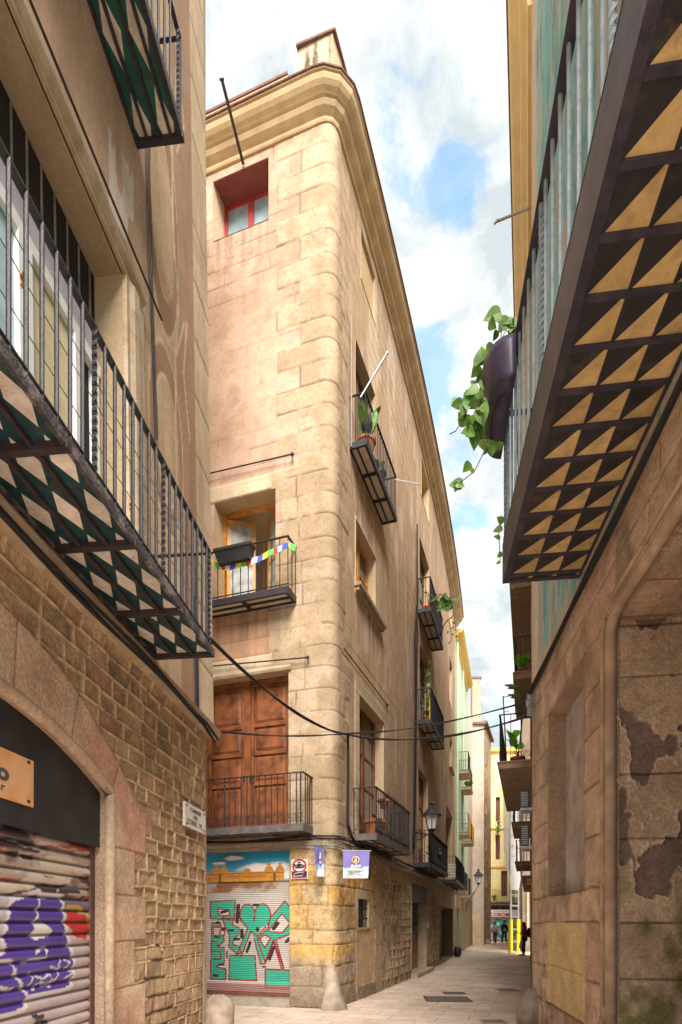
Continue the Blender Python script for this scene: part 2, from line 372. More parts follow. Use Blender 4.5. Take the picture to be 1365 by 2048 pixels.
# ---------------------------------------------------------------- camera, sky, sun
cam = bpy.data.cameras.new('camera'); co = bpy.data.objects.new('camera', cam); SC.collection.objects.link(co); SC.camera = co
cam.sensor_fit = 'HORIZONTAL'; cam.sensor_width = 36; cam.lens = 36 * FP / 1365; cam.shift_y = (HY - 1024) / 1365
cam.clip_start = .05; cam.clip_end = 3000
co.location = (0, 0, CH); co.rotation_euler = (math.radians(90), 0, 0)
SUN_EL, SUN_AZ = 44, 173       # degrees; azimuth clockwise from +Y (the view direction)
SKYS = .1
def build_world():
    w = bpy.data.worlds.new('World'); SC.world = w; w.use_nodes = True
    nt = w.node_tree; N = nt.nodes; Lk = nt.links; bg = N['Background']; bg.inputs['Strength'].default_value = SKYS
    sk = N.new('ShaderNodeTexSky'); sk.sky_type = 'NISHITA'; sk.sun_disc = False
    sk.sun_elevation = math.radians(SUN_EL); sk.sun_rotation = math.radians(SUN_AZ); sk.ozone_density = 2.0
    tc = N.new('ShaderNodeTexCoord')
    def noise(sc, det, ro, off):
        mp = N.new('ShaderNodeMapping'); mp.inputs['Location'].default_value = off; mp.inputs['Scale'].default_value = (1, 1, 1.5)
        n = N.new('ShaderNodeTexNoise'); n.inputs['Scale'].default_value = sc; n.inputs['Detail'].default_value = det; n.inputs['Roughness'].default_value = ro
        n.inputs['Distortion'].default_value = .35
        Lk.new(tc.outputs['Generated'], mp.inputs[0]); Lk.new(mp.outputs[0], n.inputs['Vector']); return n.outputs['Fac']
    def M(op, a, b=None, cl=False):
        n = N.new('ShaderNodeMath'); n.operation = op; n.use_clamp = cl
        for i, v in enumerate((a, b)):
            if v is None: continue
            if isinstance(v, (int, float)): n.inputs[i].default_value = v
            else: Lk.new(v, n.inputs[i])
        return n.outputs[0]
    n1 = noise(11.0, 10, .6, (3.1, 1.7, .4)); n2 = noise(3.2, 8, .55, (8.3, 2.2, 5.0))
    # openings in the cloud cover, each in its own direction of the sky
    acc = None
    for px, py, rad, amt in ((795, 145, .05, .26), (925, 215, .04, .12), (985, 262, .03, .12), (895, 400, .055, .26), (855, 680, .09, .30), (950, 590, .05, .16), (880, 800, .09, .28), (900, 940, .10, .22), (950, 1090, .08, .15), (700, 60, .1, -.2), (860, 320, .05, -.15)):
        d = Vector(((px - CX) / FP, 1, (HY - py) / FP)).normalized()
        vd = N.new('ShaderNodeVectorMath'); vd.operation = 'DISTANCE'; Lk.new(tc.outputs['Generated'], vd.inputs[0]); vd.inputs[1].default_value = d
        mr = N.new('ShaderNodeMapRange'); mr.interpolation_type = 'SMOOTHSTEP'; mr.inputs[1].default_value = 0; mr.inputs[2].default_value = rad; mr.inputs[3].default_value = amt; mr.inputs[4].default_value = 0
        Lk.new(vd.outputs['Value'], mr.inputs[0]); acc = mr.outputs[0] if acc is None else M('ADD', acc, mr.outputs[0])
    cov = M('SUBTRACT', M('ADD', M('MULTIPLY', n1, 2.0), M('MULTIPLY', n2, 1.3)), acc)
    mr = N.new('ShaderNodeMapRange'); mr.interpolation_type = 'SMOOTHSTEP'; mr.inputs[1].default_value = 1.18; mr.inputs[2].default_value = 1.56; mr.inputs[3].default_value = .32; Lk.new(cov, mr.inputs[0])
    n3 = noise(6.5, 10, .6, (1.3, 6.7, 2.4))
    sh = N.new('ShaderNodeMapRange'); sh.inputs[1].default_value = .40; sh.inputs[2].default_value = .56; Lk.new(n3, sh.inputs[0])
    cc = N.new('ShaderNodeMix'); cc.data_type = 'RGBA'; Lk.new(sh.outputs[0], cc.inputs['Factor'])
    cc.inputs['A'].default_value = tuple(CLOUD * x for x in (.68, .75, .78)) + (1,); cc.inputs['B'].default_value = tuple(CLOUD * x for x in (1.12, 1.13, 1.10)) + (1,)
    mx = N.new('ShaderNodeMix'); mx.data_type = 'RGBA'; Lk.new(mr.outputs[0], mx.inputs['Factor'])
    sg = N.new('ShaderNodeMix'); sg.data_type = 'RGBA'; sg.blend_type = 'MULTIPLY'; sg.inputs['Factor'].default_value = 1
    Lk.new(sk.outputs[0], sg.inputs['A']); sg.inputs['B'].default_value = (SKYG * .8, SKYG * 1.12, SKYG * 1.0, 1)
    Lk.new(sg.outputs['Result'], mx.inputs['A']); Lk.new(cc.outputs['Result'], mx.inputs['B'])
    Lk.new(mx.outputs['Result'], bg.inputs['Color'])
CLOUD = 1.42; SKYG = .62
build_world()
sl = bpy.data.lights.new('sun', 'SUN'); so = bpy.data.objects.new('sun', sl); SC.collection.objects.link(so)
sl.energy = 1.25; sl.angle = math.radians(32); sl.color = (1, .93, .85)
az, el = math.radians(SUN_AZ), math.radians(SUN_EL)
sd = Vector((math.sin(az) * math.cos(el), math.cos(az) * math.cos(el), math.sin(el)))
so.rotation_euler = sd.to_track_quat('Z', 'Y').to_euler(); so.location = (0, -5, 30)
SC.view_settings.view_transform = 'Standard'; SC.view_settings.look = 'None'; SC.view_settings.gamma = 1
SC.view_settings.exposure = 2.95
SC.cycles.max_bounces = 10; SC.cycles.diffuse_bounces = 8

# ---------------------------------------------------------------- ground
def ground():
    m = bpy.data.materials.new('stone_paving'); m.use_nodes = True
    nt = m.node_tree; N = nt.nodes; Lk = nt.links; b = N['Principled BSDF']; b.inputs['Roughness'].default_value = .62; b.inputs['Specular IOR Level'].default_value = .35
    ge = N.new('ShaderNodeNewGeometry'); mp = N.new('ShaderNodeMapping'); mp.inputs['Rotation'].default_value = (0, 0, math.radians(18)); Lk.new(ge.outputs['Position'], mp.inputs[0])
    br = N.new('ShaderNodeTexBrick'); Lk.new(mp.outputs[0], br.inputs['Vector']); br.inputs['Scale'].default_value = 1
    br.inputs['Brick Width'].default_value = .78; br.inputs['Row Height'].default_value = .42; br.inputs['Mortar Size'].default_value = .007; br.inputs['Mortar Smooth'].default_value = .3
    br.inputs['Color1'].default_value = (.76, .61, .50, 1); br.inputs['Color2'].default_value = (.62, .49, .40, 1); br.inputs['Mortar'].default_value = (.20, .145, .11, 1)
    br.offset = .37; br.inputs['Bias'].default_value = .1
    n = N.new('ShaderNodeTexNoise'); n.inputs['Scale'].default_value = 1.8; n.inputs['Detail'].default_value = 12; n.inputs['Roughness'].default_value = .68; Lk.new(ge.outputs['Position'], n.inputs['Vector'])
    n2 = N.new('ShaderNodeTexNoise'); n2.inputs['Scale'].default_value = 26; n2.inputs['Detail'].default_value = 6; Lk.new(ge.outputs['Position'], n2.inputs['Vector'])
    r = N.new('ShaderNodeMapRange'); r.inputs[1].default_value = .3; r.inputs[2].default_value = .7; r.inputs[3].default_value = .78; r.inputs[4].default_value = 1.18; Lk.new(n.outputs['Fac'], r.inputs[0])
    r2 = N.new('ShaderNodeMapRange'); r2.inputs[1].default_value = .3; r2.inputs[2].default_value = .7; r2.inputs[3].default_value = .88; r2.inputs[4].default_value = 1.1; Lk.new(n2.outputs['Fac'], r2.inputs[0])
    mu = N.new('ShaderNodeMath'); mu.operation = 'MULTIPLY'; Lk.new(r.outputs[0], mu.inputs[0]); Lk.new(r2.outputs[0], mu.inputs[1])
    mx = N.new('ShaderNodeMix'); mx.data_type = 'RGBA'; mx.blend_type = 'MULTIPLY'; mx.inputs['Factor'].default_value = 1; Lk.new(br.outputs['Color'], mx.inputs['A']); Lk.new(mu.outputs[0], mx.inputs['B'])
    vo = N.new('ShaderNodeTexVoronoi'); vo.inputs['Scale'].default_value = 3.3; Lk.new(ge.outputs['Position'], vo.inputs['Vector']); sp_ = N.new('ShaderNodeMapRange'); sp_.inputs[1].default_value = .045; sp_.inputs[2].default_value = .075; sp_.inputs[3].default_value = .62; sp_.inputs[4].default_value = 1; Lk.new(vo.outputs['Distance'], sp_.inputs[0])
    n4 = N.new('ShaderNodeTexNoise'); n4.inputs['Scale'].default_value = .5; n4.inputs['Detail'].default_value = 9; n4.inputs['Roughness'].default_value = .7; Lk.new(ge.outputs['Position'], n4.inputs['Vector']); r4 = N.new('ShaderNodeMapRange'); r4.inputs[1].default_value = .48; r4.inputs[2].default_value = .66; r4.inputs[3].default_value = 1; r4.inputs[4].default_value = .76; Lk.new(n4.outputs['Fac'], r4.inputs[0])
    mm = N.new('ShaderNodeMath'); mm.operation = 'MULTIPLY'; Lk.new(sp_.outputs[0], mm.inputs[0]); Lk.new(r4.outputs[0], mm.inputs[1]); mz = N.new('ShaderNodeMix'); mz.data_type = 'RGBA'; mz.blend_type = 'MULTIPLY'; mz.inputs['Factor'].default_value = 1; Lk.new(mx.outputs['Result'], mz.inputs['A']); Lk.new(mm.outputs[0], mz.inputs['B'])
    Lk.new(mz.outputs['Result'], b.inputs['Base Color'])
    bp = N.new('ShaderNodeBump'); bp.inputs['Strength'].default_value = .4; bp.inputs['Distance'].default_value = .006; bp.invert = True; Lk.new(br.outputs['Fac'], bp.inputs['Height'])
    bp2 = N.new('ShaderNodeBump'); bp2.inputs['Strength'].default_value = .3; bp2.inputs['Distance'].default_value = .004; Lk.new(n2.outputs['Fac'], bp2.inputs['Height']); Lk.new(bp.outputs[0], bp2.inputs['Normal'])
    Lk.new(bp2.outputs[0], b.inputs['Normal'])
    mb = MB(); mb.quad([(-400, -400, 0), (400, -400, 0), (400, 900, 0), (-400, 900, 0)])
    tag(obj('paved_ground', mb, m, origin=(0, 0, 0)), kind='structure')
ground()

# ---------------------------------------------------------------- wall frames
LEAN = ([0, 4.15, 4.4, 15], [-.03, -.02, .05, -.10])
L = Line(-2.784, .098, 1, LEAN)
R = Line(1.845, .1289, -1)
R2 = Line(3.09 - .3133 * 9.65, .3133, -1)
def main_path():
    tx, ty = -.948, .3177
    ml = lambda d: (-.13 - .948 * d, 11.06 + .3177 * d)          # distance from the sharp corner along the left face
    mr = lambda Y: (.168 + .36 * (Y - 11.86) - .003 * (Y - 11.86) ** 2, Y)
    r = .27; A = ml(r); t = (.344, .939); B = (-.13 + t[0] * r, 11.06 + t[1] * r)
    pts = [ml(7 - (7 - r) * i / 40) for i in range(40)]
    C = (-.13, 11.06)
    for i in range(13):
        q = i / 12; pts.append(tuple((1 - q) ** 2 * A[k] + 2 * q * (1 - q) * C[k] + q * q * B[k] for k in range(2)))
    for i in range(1, 120): Y = B[1] + (30.3 - B[1]) * i / 119; X, _ = mr(Y); pts.append((X + (B[0] - mr(B[1])[0]) * max(0, 1 - i / 12), Y))
    p = Path(pts, 0); arc = 40 + 6
    return Path(pts, float(p.s[arc]))
M = main_path()
def mu(px, o=0): return M.u(px, o)

DARKI = mat('brown_black_iron', (.045, .032, .034), .6, .1, .3, 9, .5, 40, .4)
def baluster_mesh(mb, h, r, tw=False, p0=(0, 0, 0)):
    p0 = Vector(p0)
    if not tw: mb.tube([p0, p0 + Vector((0, 0, h))], r, 6); return
    n = int(h / .022); R_ = []
    for i in range(n + 1):
        a = i * .55; q = r * 1.45
        R_.append([mb.vert(p0 + Vector((q * math.cos(a + k * math.pi / 2), q * math.sin(a + k * math.pi / 2), h * i / n))) for k in range(4)])
    for a, b in zip(R_[:-1], R_[1:]):
        for k in range(4): mb.face((a[k], a[(k + 1) % 4], b[(k + 1) % 4], b[k]))
def balcony(F, u0, u1, z, p, parent, rail=.98, sp=.13, bars=(), longi=(), um=CREAMR, im=IRON, th=.1, tw=(), ends=(True, True), r=.008, scroll=False, beam=.05, slab=None, name='balcony', fm=None, rw=.022, tz=.035, bw=.028, hm=None):
    mb = MB(); n = max(1, int((u1 - u0) / .8)) if isinstance(F, Path) else 1
    fm = fm or im
    if slab is None:
        mb.fbox(F, u0, u1, p - beam, p, z, z + th, n)
        mb.fbox(F, u0, u0 + beam, 0, p - beam - .002, z, z + th); mb.fbox(F, u1 - beam, u1, 0, p - beam - .002, z, z + th)
        mb.fbox(F, u0 + beam, u1 - beam, .0, .03, z, z + th * .8, n)
        bm = MB()
        for b in bars: bm.fbox(F, b - bw, b + bw, .03, p + (.008 if tz > .02 else -beam), z - .012, z + .035)
        for o in longi: bm.fbox(F, u0 + beam, u1 - beam, o - .014, o + .014, z - .004, z + .03, n)
    else:
        mb.fbox(F, u0, u1, 0, p, z, z + th, n); mb.fbox(F, u0 - .03, u1 + .03, 0, p + .03, z + th, z + th + .03, n)
    b = obj(name, mb, slab or fm, parent)
    if slab is None: obj('soffit_bars', bm, DARKI if fm is RUST else fm, b)
    zt = z + th + (.03 if slab else .0)
    if slab is None:
        s = MB(); k = max(1, int((u1 - u0) / .3)); us = [u0 + .01 + (u1 - u0 - .02) * i / k for i in range(k + 1)]
        for a, c in zip(us[:-1], us[1:]):
            o1 = p - .012
            s.quad([fp(F, a, .012, z + tz), fp(F, a, o1, z + tz), fp(F, c, o1, z + tz), fp(F, c, .012, z + tz)], [(a, .012), (a, o1), (c, o1), (c, .012)])
            s.quad([fp(F, a, .012, z + .08), fp(F, c, .012, z + .08), fp(F, c, o1, z + .08), fp(F, a, o1, z + .08)], [(a, .012), (c, .012), (c, o1), (a, o1)])
        obj('floor_slab', s, um, b)
    hr = MB(); po = p - .03; zr = zt + rail
    hr.fbox(F, u0, u1, po - rw, po + rw, zr - .014, zr, n)
    hr.fbox(F, u0, u1, po - rw * .6, po + rw * .6, zt + .05, zt + .06, n)
    if ends[0]: hr.fbox(F, u0, u0 + 2 * rw, 0, po - rw - .001, zr - .014, zr)
    if ends[1]: hr.fbox(F, u1 - 2 * rw, u1, 0, po - rw - .001, zr - .014, zr)
    obj('handrail', hr, hm or im, b)
    pos = []; k = max(2, int(round((u1 - u0) / sp)))
    for i in range(k + 1): pos.append((u0 + .02 + (u1 - u0 - .04) * i / k, po, False))
    for e, ue in ((ends[0], u0 + .02), (ends[1], u1 - .02)):
        if e:
            q = max(1, int(round(p / sp)))
            for j in range(q): pos.append((ue, .02 + (po - .04) * j / q, False))
    for t in tw:
        j = min(range(k + 1), key=lambda i: abs(pos[i][0] - t)); pos[j] = (t, po, True)
    src = {}
    for (u, o, t) in pos:
        w = fp(F, u, o, zt)
        if t not in src:
            m_ = MB(); baluster_mesh(m_, rail - .012, r, t); q = obj('twisted_baluster' if t else 'baluster', m_, im, None, origin=(0, 0, 0))
            q.location = w; q.parent = b; q.matrix_parent_inverse = Matrix.Translation(-WO[b.name]); src[t] = q
        else:
            q = src[t]; copy_to(q, w - Vector(q.location), b)
    if scroll:
        s = MB(); i = 0
        def ring(u, o, du, do):
            pts = []
            for a in range(9):
                t = math.pi * 2 * a / 8; pts.append(fp(F, u + du * .055 * math.cos(t), o + do * .055 * math.cos(t), zt + .14 + .06 * math.sin(t)))
            s.tube(pts, .005, 4, False)
            s.tube([fp(F, u - du * .065, o - do * .065, zt + .07), fp(F, u, o, zt + .14), fp(F, u + du * .065, o + do * .065, zt + .22)], .005, 4)
        nn = int((u1 - u0) / .13)
        for i in range(nn): ring(u0 + .07 + (u1 - u0 - .14) * i / max(1, nn - 1), po + .012, 1, 0)
        if ends[0]:
            for i in range(3): ring(u0 + .02, .08 + i * .13, 0, 1)
        obj('scroll_band', s, im, b)
    return b
def window(F, u0, u1, z0, z1, d, parent, fm, gm, leaves=2, trans=(), fw=.06, name='window', panel=0, back=True):
    """frame + panes set at depth d inside an opening; panel = height of a solid wooden lower panel"""
    mb = MB(); o0, o1 = -d, -d + .05
    mb.fbox(F, u0, u0 + fw, o0, o1, z0, z1); mb.fbox(F, u1 - fw, u1, o0, o1, z0, z1)
    mb.fbox(F, u0 + fw, u1 - fw, o0, o1 - .003, z1 - fw, z1, 2); mb.fbox(F, u0 + fw, u1 - fw, o0, o1 - .003, z0, z0 + fw + panel, 2)
    for i in range(1, leaves):
        c = u0 + (u1 - u0) * i / leaves; mb.fbox(F, c - fw * .8, c + fw * .8, o0, o1 + .012, z0 + fw, z1 - fw)
    for t in trans: mb.fbox(F, u0 + fw, u1 - fw, o0, o1 - .008, z0 + (z1 - z0) * t - .02, z0 + (z1 - z0) * t + .02, 2)
    f = obj(name, mb, fm, parent); g = MB()
    g.fbox(F, u0 + fw * .5, u1 - fw * .5, o0 + .012, o0 + .02, z0 + .01, z1 - .01, 2); obj('pane', g, gm, f)
    return f
def corrug(name, F, u0, u1, z0, z1, o, pitch, amp, fn, parent, du=.015, m=None, sub=6):
    n = int((z1 - z0) / pitch) * sub; us = np.linspace(u0, u1, max(2, int((u1 - u0) / du))); zs = np.linspace(z0, z1, n + 1)
    U, Z = np.meshgrid(us, zs); ph = (Z - z0) / pitch % 1.0
    prof = np.where(ph < .78, np.sin(ph / .78 * math.pi) ** .6, -.35)
    C = fn((U - u0) / (u1 - u0), (z1 - Z) / (z1 - z0), U, Z); C = C * np.where(ph < .78, 1.0, .45)[..., None]
    X, Y, ZZ = F.P(U, o + amp * prof, Z); V = np.stack([X, Y, ZZ], -1).reshape(-1, 3); nu = len(us)
    i = np.arange(len(zs) - 1)[:, None] * nu + np.arange(nu - 1)[None, :]; Q = np.stack([i, i + 1, i + nu + 1, i + nu], -1).reshape(-1, 4)
    org = V.mean(0); me = bpy.data.meshes.new(name); me.from_pydata((V - org).tolist(), [], Q.tolist()); me.materials.append(m or VS)
    ca = me.color_attributes.new('Col', 'FLOAT_COLOR', 'POINT'); CC = np.ones((len(V), 4)); CC[:, :3] = np.clip(C.reshape(-1, 3), 0, 1); ca.data.foreach_set('color', CC.ravel())
    me.update(); ob = bpy.data.objects.new(name, me); place(ob, Vector([float(t) for t in org]), parent); return ob

# ================================================================ LEFT FOREGROUND BUILDING
LB = thing('stone_building', (-2.4, 4, 0), 'near left building of brown ribbon-pointed stone below and mauve plaster above, with diamond-tiled balconies', 'building')
AC, AH, AS, AR = 4.0, 1.81, 2.85, .40       # arch centre, half span, springing, rise
arch_z = lambda u: AS + AR * (1 - ((u - AC) / AH) ** 2)
def left_low(U, Z):
    ze = [0]; rg = np.random.RandomState(3)
    while ze[-1] < 4.7: ze.append(ze[-1] + .155 + .06 * rg.rand())
    e, r, r2, ci = masonry(U, Z, ze, 11, .24, .56, .02)
    n = fbm(U * 9, Z * 9, 4, 5); n2 = fbm(U * 2.1, Z * 2.1, 9, 4)
    A = const((.36, .235, .14), U.shape); C = mixc(A, (.48, .335, .21), r); C = mixc(C, (.40, .235, .165), sst(.7, .9, r2)); C = mixc(C, (.22, .16, .11), sst(.84, .95, r) * .7)
    C = C * (.75 + .5 * n)[..., None]; C = mixc(C, (.50, .37, .20), sst(.5, .68, n2) * .45)
    H = (n - .5) * .035 + (r - .5) * .012 - .012
    up = sst(1.25, 1.9, Z + (n2 - .5) * .8)                   # crisp ribbon joints higher up, worn away lower down
    rib = 1 - sst(.009, .014, e + (n - .5) * .006)
    rib = rib * np.where(sst(.35, .5, fbm(U * 1.3, Z * 1.7, 77, 3) + up) > .5, 1, .0)
    old = (1 - sst(.0, .03, e)) * (1 - up)
    H = H * (1 - rib) + rib * .014 - old * .02; C = mixc(C, (.60, .44, .27), rib); C = C * (1 - .4 * (1 - rib) * (1 - sst(.014, .03, e)))[..., None]; C = C * (1 - .45 * old * (1 - rib))[..., None]
    # dressed voussoirs and jamb blocks round the arch
    Zo = 3.85 - .17 * (U - AC) ** 2 + (fbm(U * 3, U * 0, 5) - .5) * .04
    ang = np.arctan2(U - AC, Z + 1); jd = np.abs(((ang - .0812) / .181 + .5) % 1 - .5) * .181 * (Z + 1)
    vou = (Z > arch_z(U)) & (Z < Zo) & (Z > 2.75)
    cj = np.floor(Z / .47).astype(int); lim = np.where(cj % 2 == 0, 6.35, 6.62); ej = np.minimum(Z % .47, .47 - Z % .47)
    jam = (Z <= 2.85) & (U < lim) & (U > AC); ejj = np.minimum(ej, np.abs(U - lim))
    D = mixc(const((.50, .34, .23), U.shape), (.56, .42, .30), fbm(U * 1.7, Z * 1.7, 31, 4)); D = mixc(D, (.50, .26, .19), sst(.45, .7, fbm(U * .9, Z * 1.1, 33, 4)) * .8) * (.86 + .28 * n)[..., None]
    dd = np.where(vou, np.minimum(jd, np.abs(Z - Zo)), ejj); j = 1 - sst(.004, .012, dd)
    dr = vou | jam
    C = np.where(dr[..., None], D * (1 - .5 * j)[..., None], C); H = np.where(dr, (n - .5) * .006 - j * .01 + .01, H)
    pk = (sst(.0, .12, U - 5.35) * (1 - sst(.0, .15, U - 6.75)) * sst(0, .1, Z - 2.55) * (1 - sst(0, .1, Z - 3.3 + (U - 5.6) * .5)))
    pk = pk * (~dr); C = mixc(C, (.44, .26, .19), pk * .8); H = H * (1 - pk) + pk * ((n - .5) * .05)
    # rounded worn corner
    cr = sst(8.5, 8.8, U); H = H - cr * .05
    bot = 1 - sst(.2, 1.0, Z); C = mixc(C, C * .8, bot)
    return H, C
ex = MB()
us = [AC - AH + 2 * AH * i / 40 for i in range(41)]
prof = [(AC - AH, 0)] + [(u, arch_z(u)) for u in us] + [(AC + AH, 0)]
for (ua, za), (ub_, zb) in zip(prof[:-1], prof[1:]):
    ex.quad([fp(L, ua, .015, za), fp(L, ub_, .015, zb), fp(L, ub_, -.34, zb), fp(L, ua, -.34, za)], c=(.34, .24, .17))
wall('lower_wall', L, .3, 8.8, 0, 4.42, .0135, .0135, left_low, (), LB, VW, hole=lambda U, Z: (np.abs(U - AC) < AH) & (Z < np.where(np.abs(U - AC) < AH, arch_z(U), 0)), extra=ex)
mb = MB()
pts = [fp(L, AC + AH + .02, -.01, 0), fp(L, AC + AH + .02, -.01, AS)] + [fp(L, u + .02 * (u - AC) / AH, -.01, arch_z(u) + .02) for u in us[::-2]] + [fp(L, AC - AH - .02, -.01, 0)]
mb.tube(pts, .055, 8, c=(.40, .29, .2)); obj('arch_moulding', mb, vmat('moulding_stone', .9, .25, 25, .7, .012), LB, smooth=True)
mb = MB(); mb.fbox(L, AC - AH - .02, AC + AH - .015, -.14, -.095, 2.33, 3.3, 6); obj('fascia_board', mb, mat('black_painted_board', (.03, .028, .03), .55, 0, .3, 4, .2, 30), LB)
mb = MB(); mb.fbox(L, AC + AH - .07, AC + AH, -.22, -.15, 0, 2.4); mb.fbox(L, AC - AH, AC + AH - .1, -.36, -.35, 0, 3.3); obj('shutter_rail', mb, mat('brown_rust_iron', (.11, .06, .045), .6, .2, .3, 9, .3, 40), LB)
def graf_purple(a, v, U, Z):
    n = fbm(U * 5, Z * 9, 51, 4); n2 = fbm(U * 1.2, Z * 14, 52, 3)
    C = mixc(const((.44, .34, .30), U.shape), (.22, .15, .12), sst(.45, .6, n)); C = mixc(C, (.42, .07, .05), sst(.6, .64, n2) * (Z > 1.75)); C = mixc(C, (.62, .52, .42), sst(.56, .6, fbm(U * 2, Z * 8, 53)))
    C = mixc(C, (.06, .04, .05), sst(.62, .66, fbm(U * 2.6, Z * 10, 58)) * (Z > 1.6))
    up = Z < 1.74
    C = np.where(up[..., None], mixc(const((.58, .50, .50), U.shape), (.42, .34, .34), n), C)
    def K(l):       # points measured on the shutter, turned into metres on it
        out = []
        for cx, cy in l:
            k = (cx / 4.9 - CX) / FP; u = (-2.966) / (k - .098); out.append((u, CH + (HY - (1630 + cy / 4.9)) / FP * u))
        return out
    body = K([(110, 830), (380, 750), (420, 790), (600, 800), (625, 900), (640, 1050), (690, 1300), (730, 1400), (735, 1560), (700, 1680), (640, 1720), (280, 1800), (250, 1900), (130, 1960), (-300, 2060), (-300, 1500), (60, 1330), (20, 1250), (60, 1100), (90, 950)])
    wht = np.array((.70, .67, .70)); pur = np.array((.085, .045, .30)); W_ = lambda C, l, w: np.where((segd(U, Z, K(l)) < w)[..., None], wht, C)
    C = np.where(inpoly(U, Z, K([(-300, 740), (0, 700), (100, 800), (40, 1230), (-300, 1300)]))[..., None], (.50, .46, .50), C)
    C = np.where(inpoly(U, Z, K([(420, 780), (900, 840), (900, 960), (640, 960), (600, 820)]))[..., None], (.20, .14, .22), C)
    C = np.where(inpoly(U, Z, body)[..., None], pur * (.75 + .6 * n)[..., None], C); C = np.where((segd(U, Z, body + body[:1]) < .022)[..., None], wht, C)
    C = np.where(inpoly(U, Z, K([(340, 1050), (440, 1060), (525, 1150), (500, 1188), (400, 1215), (350, 1235), (308, 1190), (335, 1100)]))[..., None], (.74, .70, .64), C)
    for l, w in (([(390, 830), (385, 900), (362, 1010), (345, 1060)], .014), ([(-100, 1470), (30, 1440), (130, 1440), (150, 1560), (190, 1620), (240, 1720), (285, 1805)], .016), ([(230, 1460), (300, 1430), (470, 1400)], .012), ([(350, 1360), (400, 1320), (465, 1290), (460, 1370)], .012), ([(490, 1480), (520, 1500), (600, 1520), (570, 1470), (612, 1420)], .008), ([(640, 1425), (690, 1450), (650, 1510)], .008), ([(300, 1540), (330, 1600), (290, 1680)], .008), ([(350, 1580), (420, 1615), (500, 1560), (510, 1640), (430, 1680)], .009), ([(330, 1720), (400, 1640), (500, 1690), (580, 1560)], .008), ([(640, 1600), (730, 1550), (690, 1530)], .009), ([(485, 1745), (495, 1747)], .012), ([(545, 1745), (555, 1745)], .012), ([(0, 1700), (90, 1720), (140, 1715)], .014)):
        C = W_(C, l, w)
    C = np.where(inpoly(U, Z, K([(660, 955), (830, 970), (885, 1060), (885, 1150), (840, 1230), (790, 1200), (760, 1215), (700, 1130), (665, 1090)]))[..., None], np.array((.50, .025, .03)) * (.8 + .4 * n)[..., None], C)
    C = np.where((segd(U, Z, K([(660, 900), (780, 905), (860, 990), (890, 1100), (900, 1240)])) < .018)[..., None], (.55, .38, .03), C)
    for l in ([(340, 250), (360, 220), (385, 260)], [(410, 270), (440, 280), (500, 290)], [(530, 300), (570, 280), (590, 310)], [(100, 250), (180, 260), (260, 320)], [(300, 310), (430, 350), (560, 400)], [(150, 560), (300, 520), (430, 600)], [(560, 740), (700, 700), (880, 740)], [(330, 480), (420, 560)]): C = np.where((segd(U, Z, K(l)) < .010)[..., None], (.55, .50, .46), C)
    for l in ([(340, 1985), (425, 1990)], [(360, 2030), (470, 2035)], [(600, 740), (780, 760)], [(240, 410), (330, 420)], [(100, 380), (180, 390)]): C = np.where((segd(U, Z, K(l)) < .022)[..., None], (.05, .04, .05), C)
    return C * .85
corrug('rolling_shutter', L, AC - AH, AC + AH - .07, .04, 2.36, -.185, .105, .022, graf_purple, LB, .02, sub=8)
